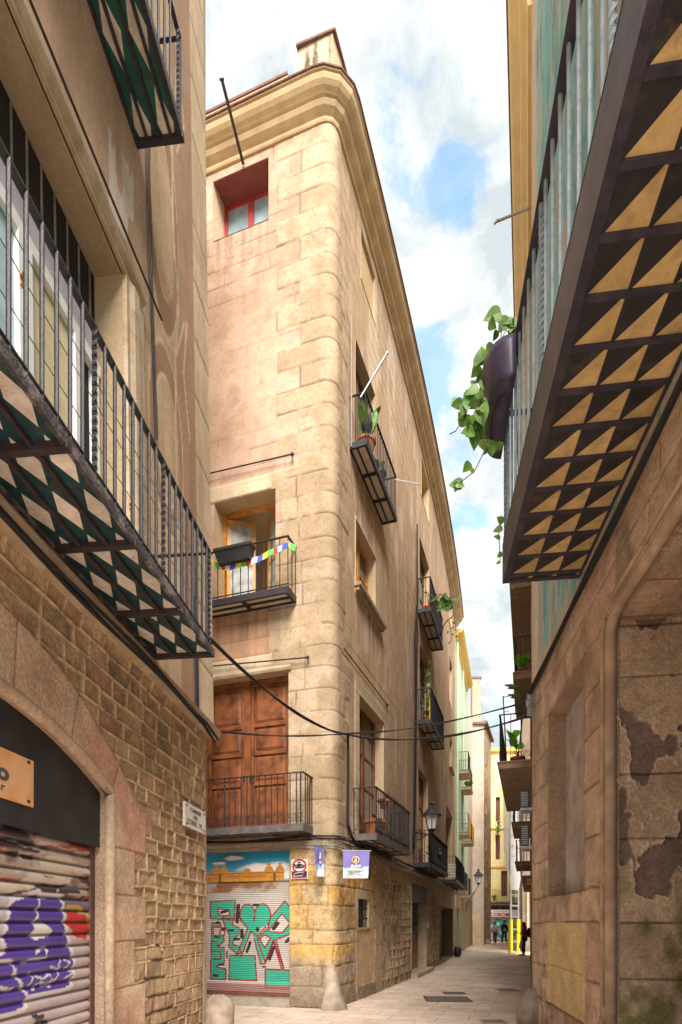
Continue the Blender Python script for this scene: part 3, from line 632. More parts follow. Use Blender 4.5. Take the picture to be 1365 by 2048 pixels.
# upper wall
def left_up(U, Z):
    n = fbm(U * 3, Z * 1.2, 61, 5); n1 = fbm(U * 14, Z * 3, 62, 3)
    C = mixc(const((.44, .285, .20), U.shape), (.55, .38, .27), n); H = (n1 - .5) * .004
    pan = (U > 6.62) & (U < 7.5)
    C = np.where(pan[..., None], mixc(const((.56, .41, .27), U.shape), (.50, .34, .21), n), C)
    br = (U >= 7.5) & (U < 8.2); C = np.where(br[..., None], mixc(const((.36, .215, .14), U.shape), (.44, .28, .19), n), C)
    lt = np.array((.62, .47, .32)); dk = np.array((.37, .225, .145))
    for cx, cz, rx, rz, t in ((7.12, 10.0, .34, .95, .055), (7.16, 7.35, .36, .75, .055), (7.1, 12.6, .36, .95, .055), (7.1, 15.0, .36, .9, .055)):
        d = np.hypot((U - cx) / rx, (Z - cz) / rz)
        C = mixc(C, dk, sst(.96, 1.04, d) * (1 - sst(1.41, 1.49, d))); C = mixc(C, lt, np.maximum(1 - sst(.02, .055, np.abs(d - .98)), 1 - sst(.02, .055, np.abs(d - 1.47)))); H = np.where(np.abs(d - 1) < .04, H - .006, H)
    for pl in ([(7.45, 5.2), (7.45, 8.6), (7.62, 9.4), (7.45, 10.2), (7.45, 14.6)], [(7.95, 8.0), (7.75, 8.7), (7.9, 9.5)], [(6.85, 8.75), (7.1, 8.55), (7.5, 8.7), (7.8, 9.4)], [(7.62, 11.4), (7.9, 12.1), (7.62, 12.9)]):
        C = mixc(C, lt, 1 - sst(.015, .03, segd(U, Z, pl)))
    st = U >= 8.2; row = np.floor(Z / .40); e = np.minimum(Z % .40, .40 - Z % .40); j = 1 - sst(.003, .012, e)
    rn = _h(row.astype(int), row.astype(int) * 0, 5)
    C = np.where(st[..., None], mixc(const((.54, .40, .27), U.shape), (.60, .47, .33), rn) * (.88 + .24 * n)[..., None] * (1 - .5 * j)[..., None], C); H = np.where(st, H - j * .01 + .006, H)
    pe = sst(.5, .56, fbm(U * 9, Z * 2.2, 70, 4)) * (np.abs(U - 6.05) < .28) * (np.abs(Z - 8.95 - (U - 6) * .3) < .42); C = mixc(C, (.66, .56, .50), pe)
    # stone surround band beside the window
    sb = (U > 5.9) & (U < 6.56) & (Z < 8.5); C = np.where(sb[..., None], mixc(const((.46, .35, .22), U.shape), (.55, .44, .30), n) * (1 - .4 * (1 - sst(.004, .012, np.abs((Z + 100) % .72 - .36))))[..., None], C)
    C = mixc(C, C * np.array((.86, .84, .8)), sst(.5, .75, fbm(U * 5, Z * .7, 71, 4)))
    return H, C
wall('upper_wall', L, .3, 8.8, 4.42, 17.2, .03, .035, left_up, [(2.2, 6.01, 4.64, 8.1, .34, (.36, .27, .17)), (3.6, 5.9, 9.98, 13.2, .25, (.36, .27, .17))], LB, VP_)
mb = MB(); pf = [(0, 8.10), (.05, 8.10), (.05, 8.16), (.09, 8.2), (.09, 8.27), (.05, 8.31), (.05, 8.37), (0, 8.4)]
sweep(mb, L, [1.6, 3, 4.5, 6.4], pf)
pf2 = [(6.01, 0), (6.01, .05), (6.07, .05), (6.13, .08), (6.24, .08), (6.3, .045), (6.42, .045), (6.42, 0)]
for zz0, zz1 in ((4.64, 8.098),):
    A = [mb.vert(fp(L, u, o, zz0)) for u, o in pf2]; B = [mb.vert(fp(L, u, o, zz1)) for u, o in pf2]
    for k in range(len(pf2) - 1): mb.face((A[k], A[k + 1], B[k + 1], B[k]))
obj('window_surround', mb, STONE, LB)
# the balcony window: dark slatted head, lilac transom and white glazed leaves
mb = MB(); mb.fbox(L, 2.2, 6.01, -.32, -.29, 4.64, 8.1); w = obj('window', mb, DARK, LB)
mb = MB()
for i in range(22): u = 2.3 + i * .20; mb.fbox(L, u, u + .012, -.29, -.275, 7.5, 8.08)
mb.fbox(L, 2.2, 5.98, -.29, -.23, 7.42, 7.5); obj('slatted_head', mb, mat('grey_brown_slat', (.20, .17, .15), .6, 0, .3, 6, .2, 40), w)
mb = MB(); mb.fbox(L, 2.2, 5.98, -.285, -.24, 7.2, 7.42); obj('transom', mb, mat('lilac_grey_board', (.42, .40, .46), .6, 0, .15, 6, .1, 40), w)
mb = MB()
mb.fbox(L, 2.2, 5.98, -.285, -.22, 7.05, 7.16); mb.fbox(L, 2.2, 5.98, -.285, -.22, 4.66, 4.9)
for u in (2.3, 3.02, 3.1, 3.85, 3.95, 4.68, 4.78, 5.5, 5.86): mb.fbox(L, u, u + .075, -.285, -.215, 4.9, 7.05)
obj('frame', mb, WHITE, w)
for i, u in enumerate((2.4, 3.2, 4.04, 4.86)):
    mb = MB(); mb.fbox(L, u, u + .64, -.28, -.262, 4.9, 7.05); obj('pane', mb, (GLASSB, mat('cream_curtain_glass', (.60, .50, .30), .3, 0, .15, 4, 0), GLASSB, mat('cream_curtain_glass', (.6, .5, .3)))[i], w)
mb = MB(); mb.fbox(L, 3.6, 5.9, -.24, -.2, 9.98, 13.2); obj('window', mb, DARK, LB)
mb = MB()
mb.fbox(L, .3, 8.86, -.02, .1, 4.30, 4.415, 1); obj('ledge', mb, STONE, LB)
# return walls (round the corner and the back), so that the block is closed
mb = MB(); c0 = fp(L, 8.8, -.02, 0)
mb.hexa([Vector((-9, 8.75, 0)), Vector((-2.0, 8.75, 0)), Vector((-2.0, 8.92, 0)), Vector((-9, 8.92, 0)), Vector((-9, 8.75, 17.2)), Vector((-2.02, 8.75, 17.2)), Vector((-2.02, 8.92, 17.2)), Vector((-9, 8.92, 17.2))])
obj('side_wall', mb, STONE, LB)
DIA = uvpat('diamond_tiles', 'diamond', (.012, .05, .055), (.76, .68, .58), .46, .226)
DIA2 = uvpat('zigzag_tiles', 'diamond', (.012, .10, .085), (.74, .65, .57), .66, .25)
balcony(L, 1.75, 6.70, 4.54, .68, LB, rail=1.06, sp=.152, bars=[1.85, 2.81, 3.78, 4.74, 5.75, 6.66], longi=[.235, .455], um=DIA, im=IRON, fm=RUST, th=.085, tw=[2.96, 4.16, 5.35, 6.62], r=.014, beam=.03, ends=(False, True), rw=.024)
balcony(L, 3.0, 6.42, 9.88, .52, LB, rail=1.0, sp=.15, bars=[3.9, 4.9, 6.38], longi=[.14, .27, .4], um=DIA2, th=.1, tw=[4.9, 6.32], r=.012, beam=.05, ends=(False, True))
# ================================================================ MAIN CORNER BUILDING
SE = float(M.s[-1])
MBD = thing('corner_building', (0, 11.2, 0), 'tall ochre plastered corner building with rounded sandstone quoins and a golden cornice', 'building')
YM = lambda s: M.y(s)
sA0, sA1 = mu(427), mu(538); sB0, sB1 = mu(430), mu(552); sC0, sC1 = mu(428) - .35, mu(578)
a3 = (mu(710.5), mu(750)); a1 = (mu(718), mu(767.6)); c2 = (mu(838.5), mu(858)); c1 = (mu(836), mu(856)); d2 = (mu(899), mu(899) + 1.5); d1 = (mu(891), mu(905))
WCOL = (.50, .37, .23)
ops_up = [(sA0, sA1, 15.07, 16.25, .5, (.62, .47, .33)), (sB0, sB1, 7.75, 9.88, .42, WCOL), (sC0, sC1, 3.38, 6.38, .3, (.45, .34, .2)),
          (a3[0], a3[1], 11.08, 13.5, .24, (.42, .32, .2)), (a3[0], a3[1] + .05, 8.55, 9.83, .22, WCOL), (a1[0], a1[1], 3.38, 6.33, .26, WCOL),
          (c2[0], c2[1], 11.08, 13.5, .2, WCOL), (c2[0], c2[1], 7.75, 10.2, .2, WCOL), (c1[0], c1[1], 3.38, 6.33, .2, WCOL),
          (d2[0], d2[1], 11.4, 13.4, .3, WCOL), (d2[0], d2[1], 8.55, 9.94, .3, WCOL), (d1[0], d1[1], 3.38, 6.5, .35, WCOL),
          (mu(843), mu(858), 15.0, 16.2, .25, (.6, .46, .28)), (mu(899), mu(899) + 1.3, 15.0, 16.2, .25, (.6, .46, .28)), (mu(722), mu(750), 15.1, 16.15, .07, (.5, .38, .25))]
def main_up(S, Z):
    n = fbm(S * 1.1, Z * 1.1, 201, 5); n2 = fbm(S * 5, Z * 5, 202, 4); st = fbm(S * 6.5, Z * .5, 203, 4); pit = fbm(S * 16, Z * 16, 204, 3)
    left = S < 0
    P = mixc(const((.46, .30, .215), S.shape), (.55, .38, .28), sst(.35, .65, n)); P = mixc(P, (.38, .25, .165), sst(.52, .72, n2) * .5)
    Pr = mixc(const((.48, .335, .22), S.shape), (.55, .40, .275), sst(.35, .75, st)); Pr = mixc(Pr, (.45, .32, .18), sst(.5, .75, n) * .6)
    Pr = mixc(Pr, (.70, .58, .45), sst(.6, .72, fbm(S * 4.0, Z * .9, 206, 4)) * .6)
    C = np.where(left[..., None], P, Pr)
    wet = sst(-2.6, -1.0, Z - 9.5) * 0; H = (n2 - .5) * .006
    # scored courses, half worn away
    rows = np.arange(3.07, 16.6, .335); e, r, r2, ci = masonry(S, Z, rows, 21, .55, 1.1, .006)
    worn = np.maximum(sst(.42, .56, fbm(S * .6, Z * .9, 207, 3)), sst(.5, 1, 0 * S + .0))
    line = (1 - sst(.004, .013, e)) * worn * np.where(left, 1, 1.1); C = C * (1 - .42 * line)[..., None]; H = H - line * .007
    C = C * (1 + .07 * (r - .5) * worn)[..., None]
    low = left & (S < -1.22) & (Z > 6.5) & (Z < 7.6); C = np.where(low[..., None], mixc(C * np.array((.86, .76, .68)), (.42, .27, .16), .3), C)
    # quoins
    qe = [3.07]; rg = np.random.RandomState(5)
    while qe[-1] < 16.7: qe.append(qe[-1] + .385 + .05 * rg.rand())
    qe = np.array(qe); ci = np.clip(np.searchsorted(qe, Z + (n2 - .5) * .02) - 1, 0, len(qe) - 2); rr = np.random.RandomState(9).rand(len(qe), 4)
    lim = np.where(ci % 2 == 0, -1.08 - .06 * rr[ci, 0], -.60 - .12 * rr[ci, 0]); lim = np.where(Z < 10.2, np.minimum(lim - .15, np.where(ci % 3 == 0, -1.02, -1.24)), lim); lim = np.where((Z < 7.7), -1.24 - .05 * rr[ci, 2], lim)
    lim = np.where((Z < 6.4), -1.5, lim)
    rl = np.where(ci % 2 == 0, .34 + .2 * rr[ci, 1], .50 + .35 * rr[ci, 1]); rl = np.where(Z > 14.2, .32, rl)
    Q = (S > lim) & (S < rl)
    ez = np.minimum(Z - qe[ci], qe[ci + 1] - Z); sub = np.where(Z < 10.2, np.abs(S - (-.62 + .25 * (rr[ci, 3] - .5))), 9); sub = np.where((Z < 10.2) & (S > lim), np.minimum(sub, 9), 9)
    ed = np.minimum(np.minimum(ez, S - lim), np.minimum(rl - S + .1, sub)) + (n2 - .5) * .012
    q = rr[ci, 1]
    K = mixc(const((.40, .29, .185), S.shape), (.50, .375, .25), q); K = mixc(K, (.36, .265, .165), sst(.45, .7, n2) * .7); K = mixc(K, (.53, .41, .30), sst(.5, .7, fbm(S * 2.2, Z * 2.2, 209, 4)) * .6)
    K = mixc(K, (.30, .22, .13), sst(.68, .74, fbm(S * 30, Z * 22, 216, 3)) * .6); K = mixc(K, (.34, .27, .20), sst(.6, .75, fbm(S * 1.7, Z * 1.2, 210, 4)) * (Z < 6.5) * .6)
    jq = (1 - sst(.004, .018, ed)) * sst(.3, .5, fbm(S * 3, Z * 3, 215, 3)); K = K * (1 - .55 * jq)[..., None]
    HQ = .010 + (rr[ci, 2] - .5) * .010 + (fbm(S * 14, Z * 14, 211, 4) - .5) * .006 - jq * .010 - sst(.64, .7, pit) * .004
    C = np.where(Q[..., None], K, C); H = np.where(Q, HQ, H)
    # dressed bands round the openings
    for a, b, c, d in ((sB0 - .25, sB1, 9.88, 10.2), (sC0, sC1 + .1, 6.38, 6.75), (a1[0] - .28, a1[1] + .28, 3.3, 6.62), (a3[0] - .02, a3[1] + .32, 8.3, 9.9)):
        mk = (S > a) & (S < b) & (Z > c) & (Z < d) & (~Q | (Z > 9.8) & (S < -1.2) | (Z < 6.8) & (S < -1.2))
        C = np.where(mk[..., None], mixc(const((.52, .41, .27), S.shape), (.60, .49, .35), n2) * (1 - .25 * (1 - sst(.004, .014, np.abs((Z % .6) - .3))))[..., None], C); H = np.where(mk, H + .02, H)
    # rain streaks, and streaky darkening that fades downwards below balconies and sills
    C = mixc(C, C * np.array((.80, .78, .76)), sst(.55, .78, fbm(S * 4, Z * .6, 212, 4)) * .4)
    cr = np.abs(fbm(S * 1.4, Z * 1.4, 218, 5) - .5); C = C * (1 - .35 * (1 - sst(.001, .004, cr)) * sst(.5, .6, fbm(S * .5, Z * .5, 219, 2)))[..., None]
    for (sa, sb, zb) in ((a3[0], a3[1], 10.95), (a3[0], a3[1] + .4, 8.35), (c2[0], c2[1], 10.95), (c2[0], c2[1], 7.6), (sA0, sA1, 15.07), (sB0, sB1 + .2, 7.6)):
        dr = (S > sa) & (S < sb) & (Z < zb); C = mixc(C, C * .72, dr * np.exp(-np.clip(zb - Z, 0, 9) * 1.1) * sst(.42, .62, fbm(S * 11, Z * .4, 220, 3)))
    return H, C
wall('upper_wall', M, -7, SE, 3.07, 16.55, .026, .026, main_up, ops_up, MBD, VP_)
ge_ = [0, .40, .79, 1.195, 1.46, 1.93, 2.30, 2.67, 3.09]
gfw = (mu(716), mu(738)); shp = (mu(823.6), mu(853)); dr2 = (mu(879), mu(906))
sS0, sS1 = mu(415) - .5, mu(580)
def main_low(S, Z):
    n = fbm(S * 6, Z * 6, 221, 5); n2 = fbm(S * 1.6, Z * 1.6, 222, 4)
    e, r, r2, ci = masonry(S, Z, ge_, 31, .5, 1.15, .02)
    C = mixc(const((.50, .36, .19), S.shape), (.55, .41, .24), r); C = mixc(C, (.60, .36, .12), sst(.45, .75, r2) * sst(.7, 1.1, Z)); C = mixc(C, (.62, .40, .17), sst(.5, .65, n2) * .6 * sst(.9, 1.3, Z))
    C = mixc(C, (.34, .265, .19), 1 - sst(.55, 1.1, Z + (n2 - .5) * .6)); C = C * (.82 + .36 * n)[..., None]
    C = mixc(C, (.24, .17, .09), sst(.62, .7, fbm(S * 14, Z * 9, 223, 3)) * .5)
    j = 1 - sst(.006, .02, e + (n - .5) * .01); C = C * (1 - .38 * j)[..., None]; H = (fbm(S * 8, Z * 8, 224, 4) - .5) * .035 - j * .02 + .005
    s1 = mu(752); R_ = S > s1
    ze = [0]; rg = np.random.RandomState(8)
    while ze[-1] < 3.2: ze.append(ze[-1] + .19 + .05 * rg.rand())
    e2, q, q2, _ = masonry(S, Z, ze, 41, .22, .42, .012)
    D = mixc(const((.30, .22, .14), S.shape), (.44, .33, .22), q); D = mixc(D, (.50, .38, .26), sst(.75, .9, q2)); D = D * (.8 + .4 * n)[..., None]
    rib = (1 - sst(.010, .018, e2 + (n - .5) * .006)) * sst(.36, .44, fbm(S * 1.1, Z * 1.6, 226, 3)); D = mixc(D, (.60, .47, .32), rib)
    HD = (n - .5) * .05 - .015; HD = HD * (1 - rib) + rib * .012
    fl = (Z > 2.68) | ((np.abs(S - (s1 + .25)) < .33)) | ((S > shp[0] - .12) & (S < shp[1] + .9) & (Z > .3)) | ((S > dr2[0] - .3) & (S < SE))
    F_ = mixc(const((.42, .31, .20), S.shape), (.52, .40, .27), n2) * (.86 + .28 * n)[..., None]; F_ = F_ * (1 - .3 * (1 - sst(.004, .012, np.minimum(Z % .55, .55 - Z % .55))))[..., None]
    D = np.where(fl[..., None], F_, D); HD = np.where(fl, (n - .5) * .014, HD)
    # street-face stone joins in; the whole wall darkens towards the foot
    C = np.where(R_[..., None], D, C); H = np.where(R_, HD, H)
    bp = (S > gfw[0] - .02) & (S < mu(751)) & (Z > .28) & (Z < 1.5); C = np.where(bp[..., None], mixc(const((.60, .46, .28), S.shape), (.52, .38, .22), n2), C); H = np.where(bp, -.01, H)
    wf = (S > gfw[0] - .1) & (S < gfw[1] + .12) & (Z > 1.45) & (Z < 2.28) | (S > gfw[0] - .12) & (S < gfw[0]) & (Z < 2.2); C = np.where(wf[..., None], np.array((.50, .37, .24)), C); H = np.where(wf, .015, H)
    # worn painted tag
    tg = [(mu(741), 1.30), (mu(743), 1.12), (mu(744), 1.3), (mu(746), 1.1), (mu(748), 1.32)]; C = np.where((segd(S, Z, tg) < .014)[..., None], (.44, .22, .17), C)
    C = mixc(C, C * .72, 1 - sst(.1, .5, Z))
    return H, C
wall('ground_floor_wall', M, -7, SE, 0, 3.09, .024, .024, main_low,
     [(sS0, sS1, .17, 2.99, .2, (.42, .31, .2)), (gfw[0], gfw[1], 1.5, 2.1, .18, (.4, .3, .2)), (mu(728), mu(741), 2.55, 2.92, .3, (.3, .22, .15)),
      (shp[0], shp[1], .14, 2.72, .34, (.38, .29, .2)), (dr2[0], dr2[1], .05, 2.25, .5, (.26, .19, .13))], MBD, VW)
# string course over the ground floor, cornice, parapet
us = [-7] + list(np.arange(-6, SE, .12)) + [SE]
mb = MB(); sweep(mb, M, us, [(0, 3.04), (.045, 3.05), (.06, 3.09), (.05, 3.13), (.0, 3.14)]); obj('string_course', mb, STONE, MBD)
mb = MB(); sweep(mb, M, us, [(-.02, 16.44), (.035, 16.44), (.05, 16.47), (.05, 16.52), (.09, 16.55), (.15, 16.60), (.18, 16.66), (.18, 16.69), (.215, 16.705), (.24, 16.73), (.29, 16.77), (.335, 16.83), (.355, 16.89), (.355, 16.93), (.385, 16.94), (.385, 16.965), (-.1, 16.985)])
OCH = mat('golden_render', (.56, .41, .23), .8, 0, .2, 3, .45, 50, tint=(.50, .35, .19)); obj('cornice', mb, OCH, MBD)
mb = MB(); sweep(mb, M, us, [(-.1, 16.99), (.41, 16.968), (.415, 16.99), (.0, 17.04), (-.1, 17.04)]); obj('tile_edge', mb, TILE, MBD)
pml = [-7, -1.1]; mb = MB(); mb.fbox(M, -7, -.9, -.28, -.04, 17.0, 17.72); obj('parapet', mb, mat('parapet_render', (.60, .44, .29), .85, 0, .12, 4, .3, 40), MBD)
mb = MB(); mb.fbox(M, -7, -.9, -.31, -.02, 17.724, 17.77); q = obj('parapet_coping', mb, TILE, MBD)
def pier():
    mb = MB(); s0, s1 = mu(590), -.05; c = (.60, .45, .30)
    k = 30; kz = 24
    for i in range(k):
        for j in range(kz):
            ua, ub_ = s0 + (s1 - s0) * i / k, s0 + (s1 - s0) * (i + 1) / k; za, zb = 17.0 + 1.16 * j / kz, 17.0 + 1.16 * (j + 1) / kz
            t = (i + .5) / k; v = (j + .5) / kz
            def st(cx, w, h): return max(0, 1 - ((t - cx) / w) ** 2 - ((v - h) / .52) ** 2)
            d = min(1, 1.4 * max(st(.26, .12, .5), st(.5, .11, .58), .5 * st(.93, .07, .8)) * (.6 + .8 * random.random())); col = tuple(c[m] * (1 - d) + (.12, .10, .08)[m] * d for m in range(3))
            A = lambda u, z: mb.vert(Vector((ML_(u)[0], ML_(u)[1], z)), c=col)
            mb.face((A(ua, za), A(ub_, za), A(ub_, zb), A(ua, zb)))
    P0, P1 = ML_(s0), ML_(s1); bk = Vector((.05, .8))
    for A, B in ((P1, (P1[0] + .33, P1[1] + .75)), ((P1[0] + .33, P1[1] + .75), (P0[0] + .33, P0[1] + .75)), ((P0[0] + .33, P0[1] + .75), P0)):
        mb.quad([(A[0], A[1], 17.0), (B[0], B[1], 17.0), (B[0], B[1], 18.16), (A[0], A[1], 18.16)], c=c)
    o = obj('corner_pier', mb, VP_, MBD)
    m2 = MB(); e = .05
    pts = [(P0[0] - e, P0[1] - e), (P1[0] + e, P1[1] - e), (P1[0] + .33 + e, P1[1] + .8), (P0[0] + .33 - e, P0[1] + .8)]
    m2.hexa([(x, y, 18.164) for x, y in pts] + [(x, y, 18.205) for x, y in pts]); obj('coping', m2, TILE, o)
def ML_(s): return (-.13 + .948 * s + .02, 11.06 - .3177 * s + .08)
pier()
# flat roof and hidden return walls close the block
mb = MB(); pr = [fp(M, s, -.1, 17.0) for s in [-7] + list(np.arange(-6, SE, .8)) + [SE]] + [Vector((-2, 30.3, 17.0)), Vector((-8, 20, 17.0))]
mb.face([mb.vert(p) for p in pr]); obj('roof', mb, TILE, MBD)
mb = MB(); e1 = fp(M, SE, 0, 0); mb.fbox(Flat(float(e1.y) + .02), -3, float(e1.x), -.1, 0, 0, 16.99); mb.hexa([(-7.3, 13, 0), (-6.9, 13, 0), (-3, 30, 0), (-3.4, 30, 0), (-7.3, 13, 16.9), (-6.9, 13, 16.9), (-3, 30, 16.9), (-3.4, 30, 16.9)]); obj('rear_wall', mb, STONE, MBD)

IRON2 = mat('grey_brown_iron', (.13, .115, .11), .6, .15, .3, 9, .5, 40, .4)
# balconies of the corner building
CT = mat('pale_soffit_tile', (.58, .49, .38), .7, 0, .12, 6, .2, 40)
sbr = lambda a, b, n: [a + (b - a) * i / n for i in range(1, n)]
e_ = mu(594); balcony(M, -4.6, e_, 7.62, .40, MBD, rail=.93, sp=.165, bars=[e_ - .95, e_ - 1.85, e_ - 2.7, e_ - .03], longi=[.2], um=CT, th=.12, ends=(False, True), r=.010)
e_ = mu(627); balcony(M, -4.6, e_, 3.25, .50, MBD, rail=.93, sp=.125, bars=[e_ - .75, e_ - 1.45, e_ - 2.15, e_ - 2.85], longi=[.25], um=CT, th=.13, ends=(False, True), r=.011, tw=[e_ - .06, mu(474)], scroll=True, fm=IRON2)
b0, b1 = mu(699), mu(765); balcony(M, b0, b1, 10.97, .36, MBD, rail=.93, sp=.12, bars=sbr(b0, b1, 3), longi=[.15], um=CT, th=.12, r=.010)
b0 = mu(706); b1 = b0 + 3.0; balcony(M, b0, b1, 3.25, .50, MBD, rail=.93, sp=.115, bars=sbr(b0, b1, 4), longi=[.17, .34], um=CT, th=.13, r=.011, tw=[b0 + .05, b0 + 1.5, b1 - .04], scroll=True, fm=IRON2)
b0, b1 = mu(836), mu(864); balcony(M, b0, b1, 11.0, .40, MBD, rail=.93, sp=.12, bars=sbr(b0, b1, 3), longi=[.18], um=CT, th=.12, r=.010)
b1 = b0 + 2.9; balcony(M, b0, b1, 7.62, .42, MBD, rail=.95, sp=.12, bars=sbr(b0, b1, 3), longi=[.2], um=CT, th=.12, r=.010)
b0 = mu(826); b1 = b0 + 4.1; balcony(M, b0, b1, 3.22, .5, MBD, rail=.93, sp=.12, bars=sbr(b0, b1, 5), longi=[.17, .34], um=CT, th=.13, r=.011, tw=[b0 + .04, b1 - .04], scroll=True)
b0 = mu(889); b1 = SE - .2; balcony(M, b0, b1, 3.22, .48, MBD, rail=.95, sp=.12, bars=sbr(b0, b1, 5), longi=[.25], um=CT, th=.13, r=.011, tw=[b0 + .04, b1 - .04])
# windows and doors
window(M, sA0, sA1, 15.07, 16.24, .49, MBD, REDP, GLASSB, 2, (), .075)
mb = MB(); mb.fbox(M, sA0 + .01, sA1 - .01, -.48, -.0, 16.235, 16.249); obj('soffit', mb, mat('oxblood_paint', (.20, .055, .045), .7, 0, .2, 4, .2, 30), MBD)
def panel_door(F, s0, s1, z0, z1, d, parent, m):
    mb = MB(); c = (s0 + s1) / 2; mb.fbox(F, s0, s1, -d, -d + .02, z0, z1, 2); mb.fbox(F, c - .07, c + .07, -d + .02, -d + .075, z0, z1)
    mb.fbox(F, s0, s0 + .09, -d + .02, -d + .07, z0, z1); mb.fbox(F, s1 - .09, s1, -d + .02, -d + .07, z0, z1); mb.fbox(F, s0 + .09, s1 - .09, -d + .02, -d + .067, z1 - .09, z1)
    dd = obj('door', mb, m, parent)
    for a, b in ((s0 + .09, c - .07), (c + .07, s1 - .09)):
        lf = MB(); zz = [z0, z0 + .95, z0 + 1.55, z0 + 2.1, z1 - .09] if z1 - z0 > 2.6 else [z0, z0 + .8, z0 + 1.5, z1 - .09]
        lf.fbox(F, a + .002, a + .065, -d + .02, -d + .05, z0, z1 - .092); lf.fbox(F, b - .065, b - .002, -d + .02, -d + .05, z0, z1 - .092)
        for q in range(len(zz)): lf.fbox(F, a + .066, b - .066, -d + .02, -d + .055, zz[q] - .03 if q else zz[q], zz[q] + .035 if q < len(zz) - 1 else zz[q] - .002)
        for za, zb in zip(zz[:-1], zz[1:]):
            g = .055; lf.hexa([fp(F, u, o, z) for z, o, g2 in ((za + .05, -d + .03, 0),) for u in (a + .1, b - .1) for z in (z,)] * 0 or [fp(F, u, o, z) for (o, gg) in ((-d + .021, 0), (-d + .042, .04)) for (u, z) in ((a + .1 + gg, za + .07 + gg), (b - .1 - gg, za + .07 + gg), (b - .1 - gg, zb - .06 - gg), (a + .1 + gg, zb - .06 - gg))])
        q_ = obj('leaf', lf, m, dd); hb = MB(); hb.fbox(F, (b if a < (s0 + s1) / 2 - .1 else a) - .01, (b if a < (s0 + s1) / 2 - .1 else a) + .012, -d + .05, -d + .10, z0 + 1.0, z0 + 1.12); obj('handle', hb, IRON, dd)
    return dd
panel_door(M, sC0, sC1, 3.38, 6.375, .28, MBD, WOODR)
# the open casement on the second floor
class Gen:
    def __init__(s, o, d): s.o = Vector(o); s.d = Vector((d[0], d[1])).normalized()
    def P(s, u, o, z): return s.o.x + s.d.x * u + s.d.y * o, s.o.y + s.d.y * u - s.d.x * o, z
def room(F, s0, s1, z0, z1, d, dep, parent, col=(.8, .66, .45)):
    mb = MB(); m = mat('room_plaster', col, .9, 0, .1, 3, 0)
    for q in ([(s0, -d, z0), (s0, -dep, z0), (s0, -dep, z1), (s0, -d, z1)], [(s1, -d, z0), (s1, -dep, z0), (s1, -dep, z1), (s1, -d, z1)], [(s0, -dep, z0), (s1, -dep, z0), (s1, -dep, z1), (s0, -dep, z1)], [(s0, -d, z1), (s1, -d, z1), (s1, -dep, z1), (s0, -dep, z1)], [(s0, -d, z0), (s1, -d, z0), (s1, -dep, z0), (s0, -dep, z0)]):
        mb.quad([fp(F, *p) for p in q])
    return obj('room', mb, m, parent)
room(M, sB0 - .3, sB1 + .3, 7.7, 10.0, .43, 2.2, MBD)
mb = MB(); mb.fbox(M, sB0, sB0 + .07, -.41, -.33, 7.75, 9.88); mb.fbox(M, sB1 - .07, sB1, -.41, -.33, 7.75, 9.88); mb.fbox(M, sB0 + .07, sB1 - .07, -.41, -.34, 9.80, 9.88); wf = obj('window', mb, WOODL, MBD)
for hs, ang in ((sB0 + .07, -30), (sB1 - .07, 180 + 40)):
    h = fp(M, hs, -.37, 0); dx, dy = .948, -.3177; a = math.radians(-ang if ang < 0 else -(ang))
    dirv = (dx * math.cos(a) - dy * math.sin(a), dx * math.sin(a) + dy * math.cos(a)); G = Gen(h, dirv); w_ = (sB1 - sB0) / 2 - .08
    lf = MB(); lf.fbox(G, 0, .07, -.02, .02, 7.8, 9.78); lf.fbox(G, w_ - .07, w_, -.02, .02, 7.8, 9.78); lf.fbox(G, .07, w_ - .07, -.018, .018, 9.7, 9.78); lf.fbox(G, .07, w_ - .07, -.018, .018, 7.8, 8.25); lf.fbox(G, .07, w_ - .07, -.018, .018, 8.9, 8.95)
    l2 = obj('leaf', lf, WOODL, wf); g = MB(); g.fbox(G, .06, w_ - .06, -.004, .004, 8.24, 9.71); obj('pane', g, mat('clear_pane', (.34, .36, .34), .45, 0, .5, 5, 0, 5, .25), l2)
for (o, st) in ((ops_up[3], 0), (ops_up[4], 1), (ops_up[5], 2), (ops_up[6], 0), (ops_up[7], 0), (ops_up[8], 2), (ops_up[9], 0), (ops_up[10], 1), (ops_up[11], 2)):
    a, b, c, d, dep = o[:5]
    if st == 2: window(M, a, b, c, d, dep, MBD, WOODR, GLASS, 2, (.42, .66, .84), .09, 'glazed_door', .5)
    elif st == 1: window(M, a, b, c, d, dep, MBD, WOODL, GLASS, 2, (.5,), .07)
    else: window(M, a, b, c, d, dep, MBD, mat('brown_painted_wood', (.16, .10, .06), .6, 0, .2, 6, .2, 40), GLASS, 2, (.45, .75), .07)
for a, b, dep in ((mu(843), mu(858), .25), (mu(899), mu(899) + 1.3, .25), (mu(722), mu(750), .07)):
    mb = MB(); mb.fbox(M, a, b, -dep, -dep + .02, 15.0, 16.2); obj('blind_window', mb, mat('golden_blind', (.58, .42, .22), .85, 0, .12, 3, .2, 40), MBD)
mb = MB(); mb.fbox(M, a3[0] - .06, a3[1] + .5, 0, .15, 8.43, 8.5, 3); mb.fbox(M, a3[0] - .02, a3[1] + .46, 0, .10, 8.36, 8.428, 3); obj('window_sill', mb, mat('weathered_sill', (.36, .27, .18), .9, 0, .3, 8, .6, 50), MBD)
mb = MB(); mb.fbox(M, d2[0] - .1, d2[1] + .1, 0, .12, 8.42, 8.52, 2); obj('window_sill', mb, STONE, MBD)
mb = MB(); sweep(mb, M, [sC0 - .2, sC1 + .06], [(0, 6.37), (.05, 6.375), (.07, 6.42), (.05, 6.46), (.03, 6.5), (0, 6.5)]); obj('lintel_moulding', mb, STONE, MBD)
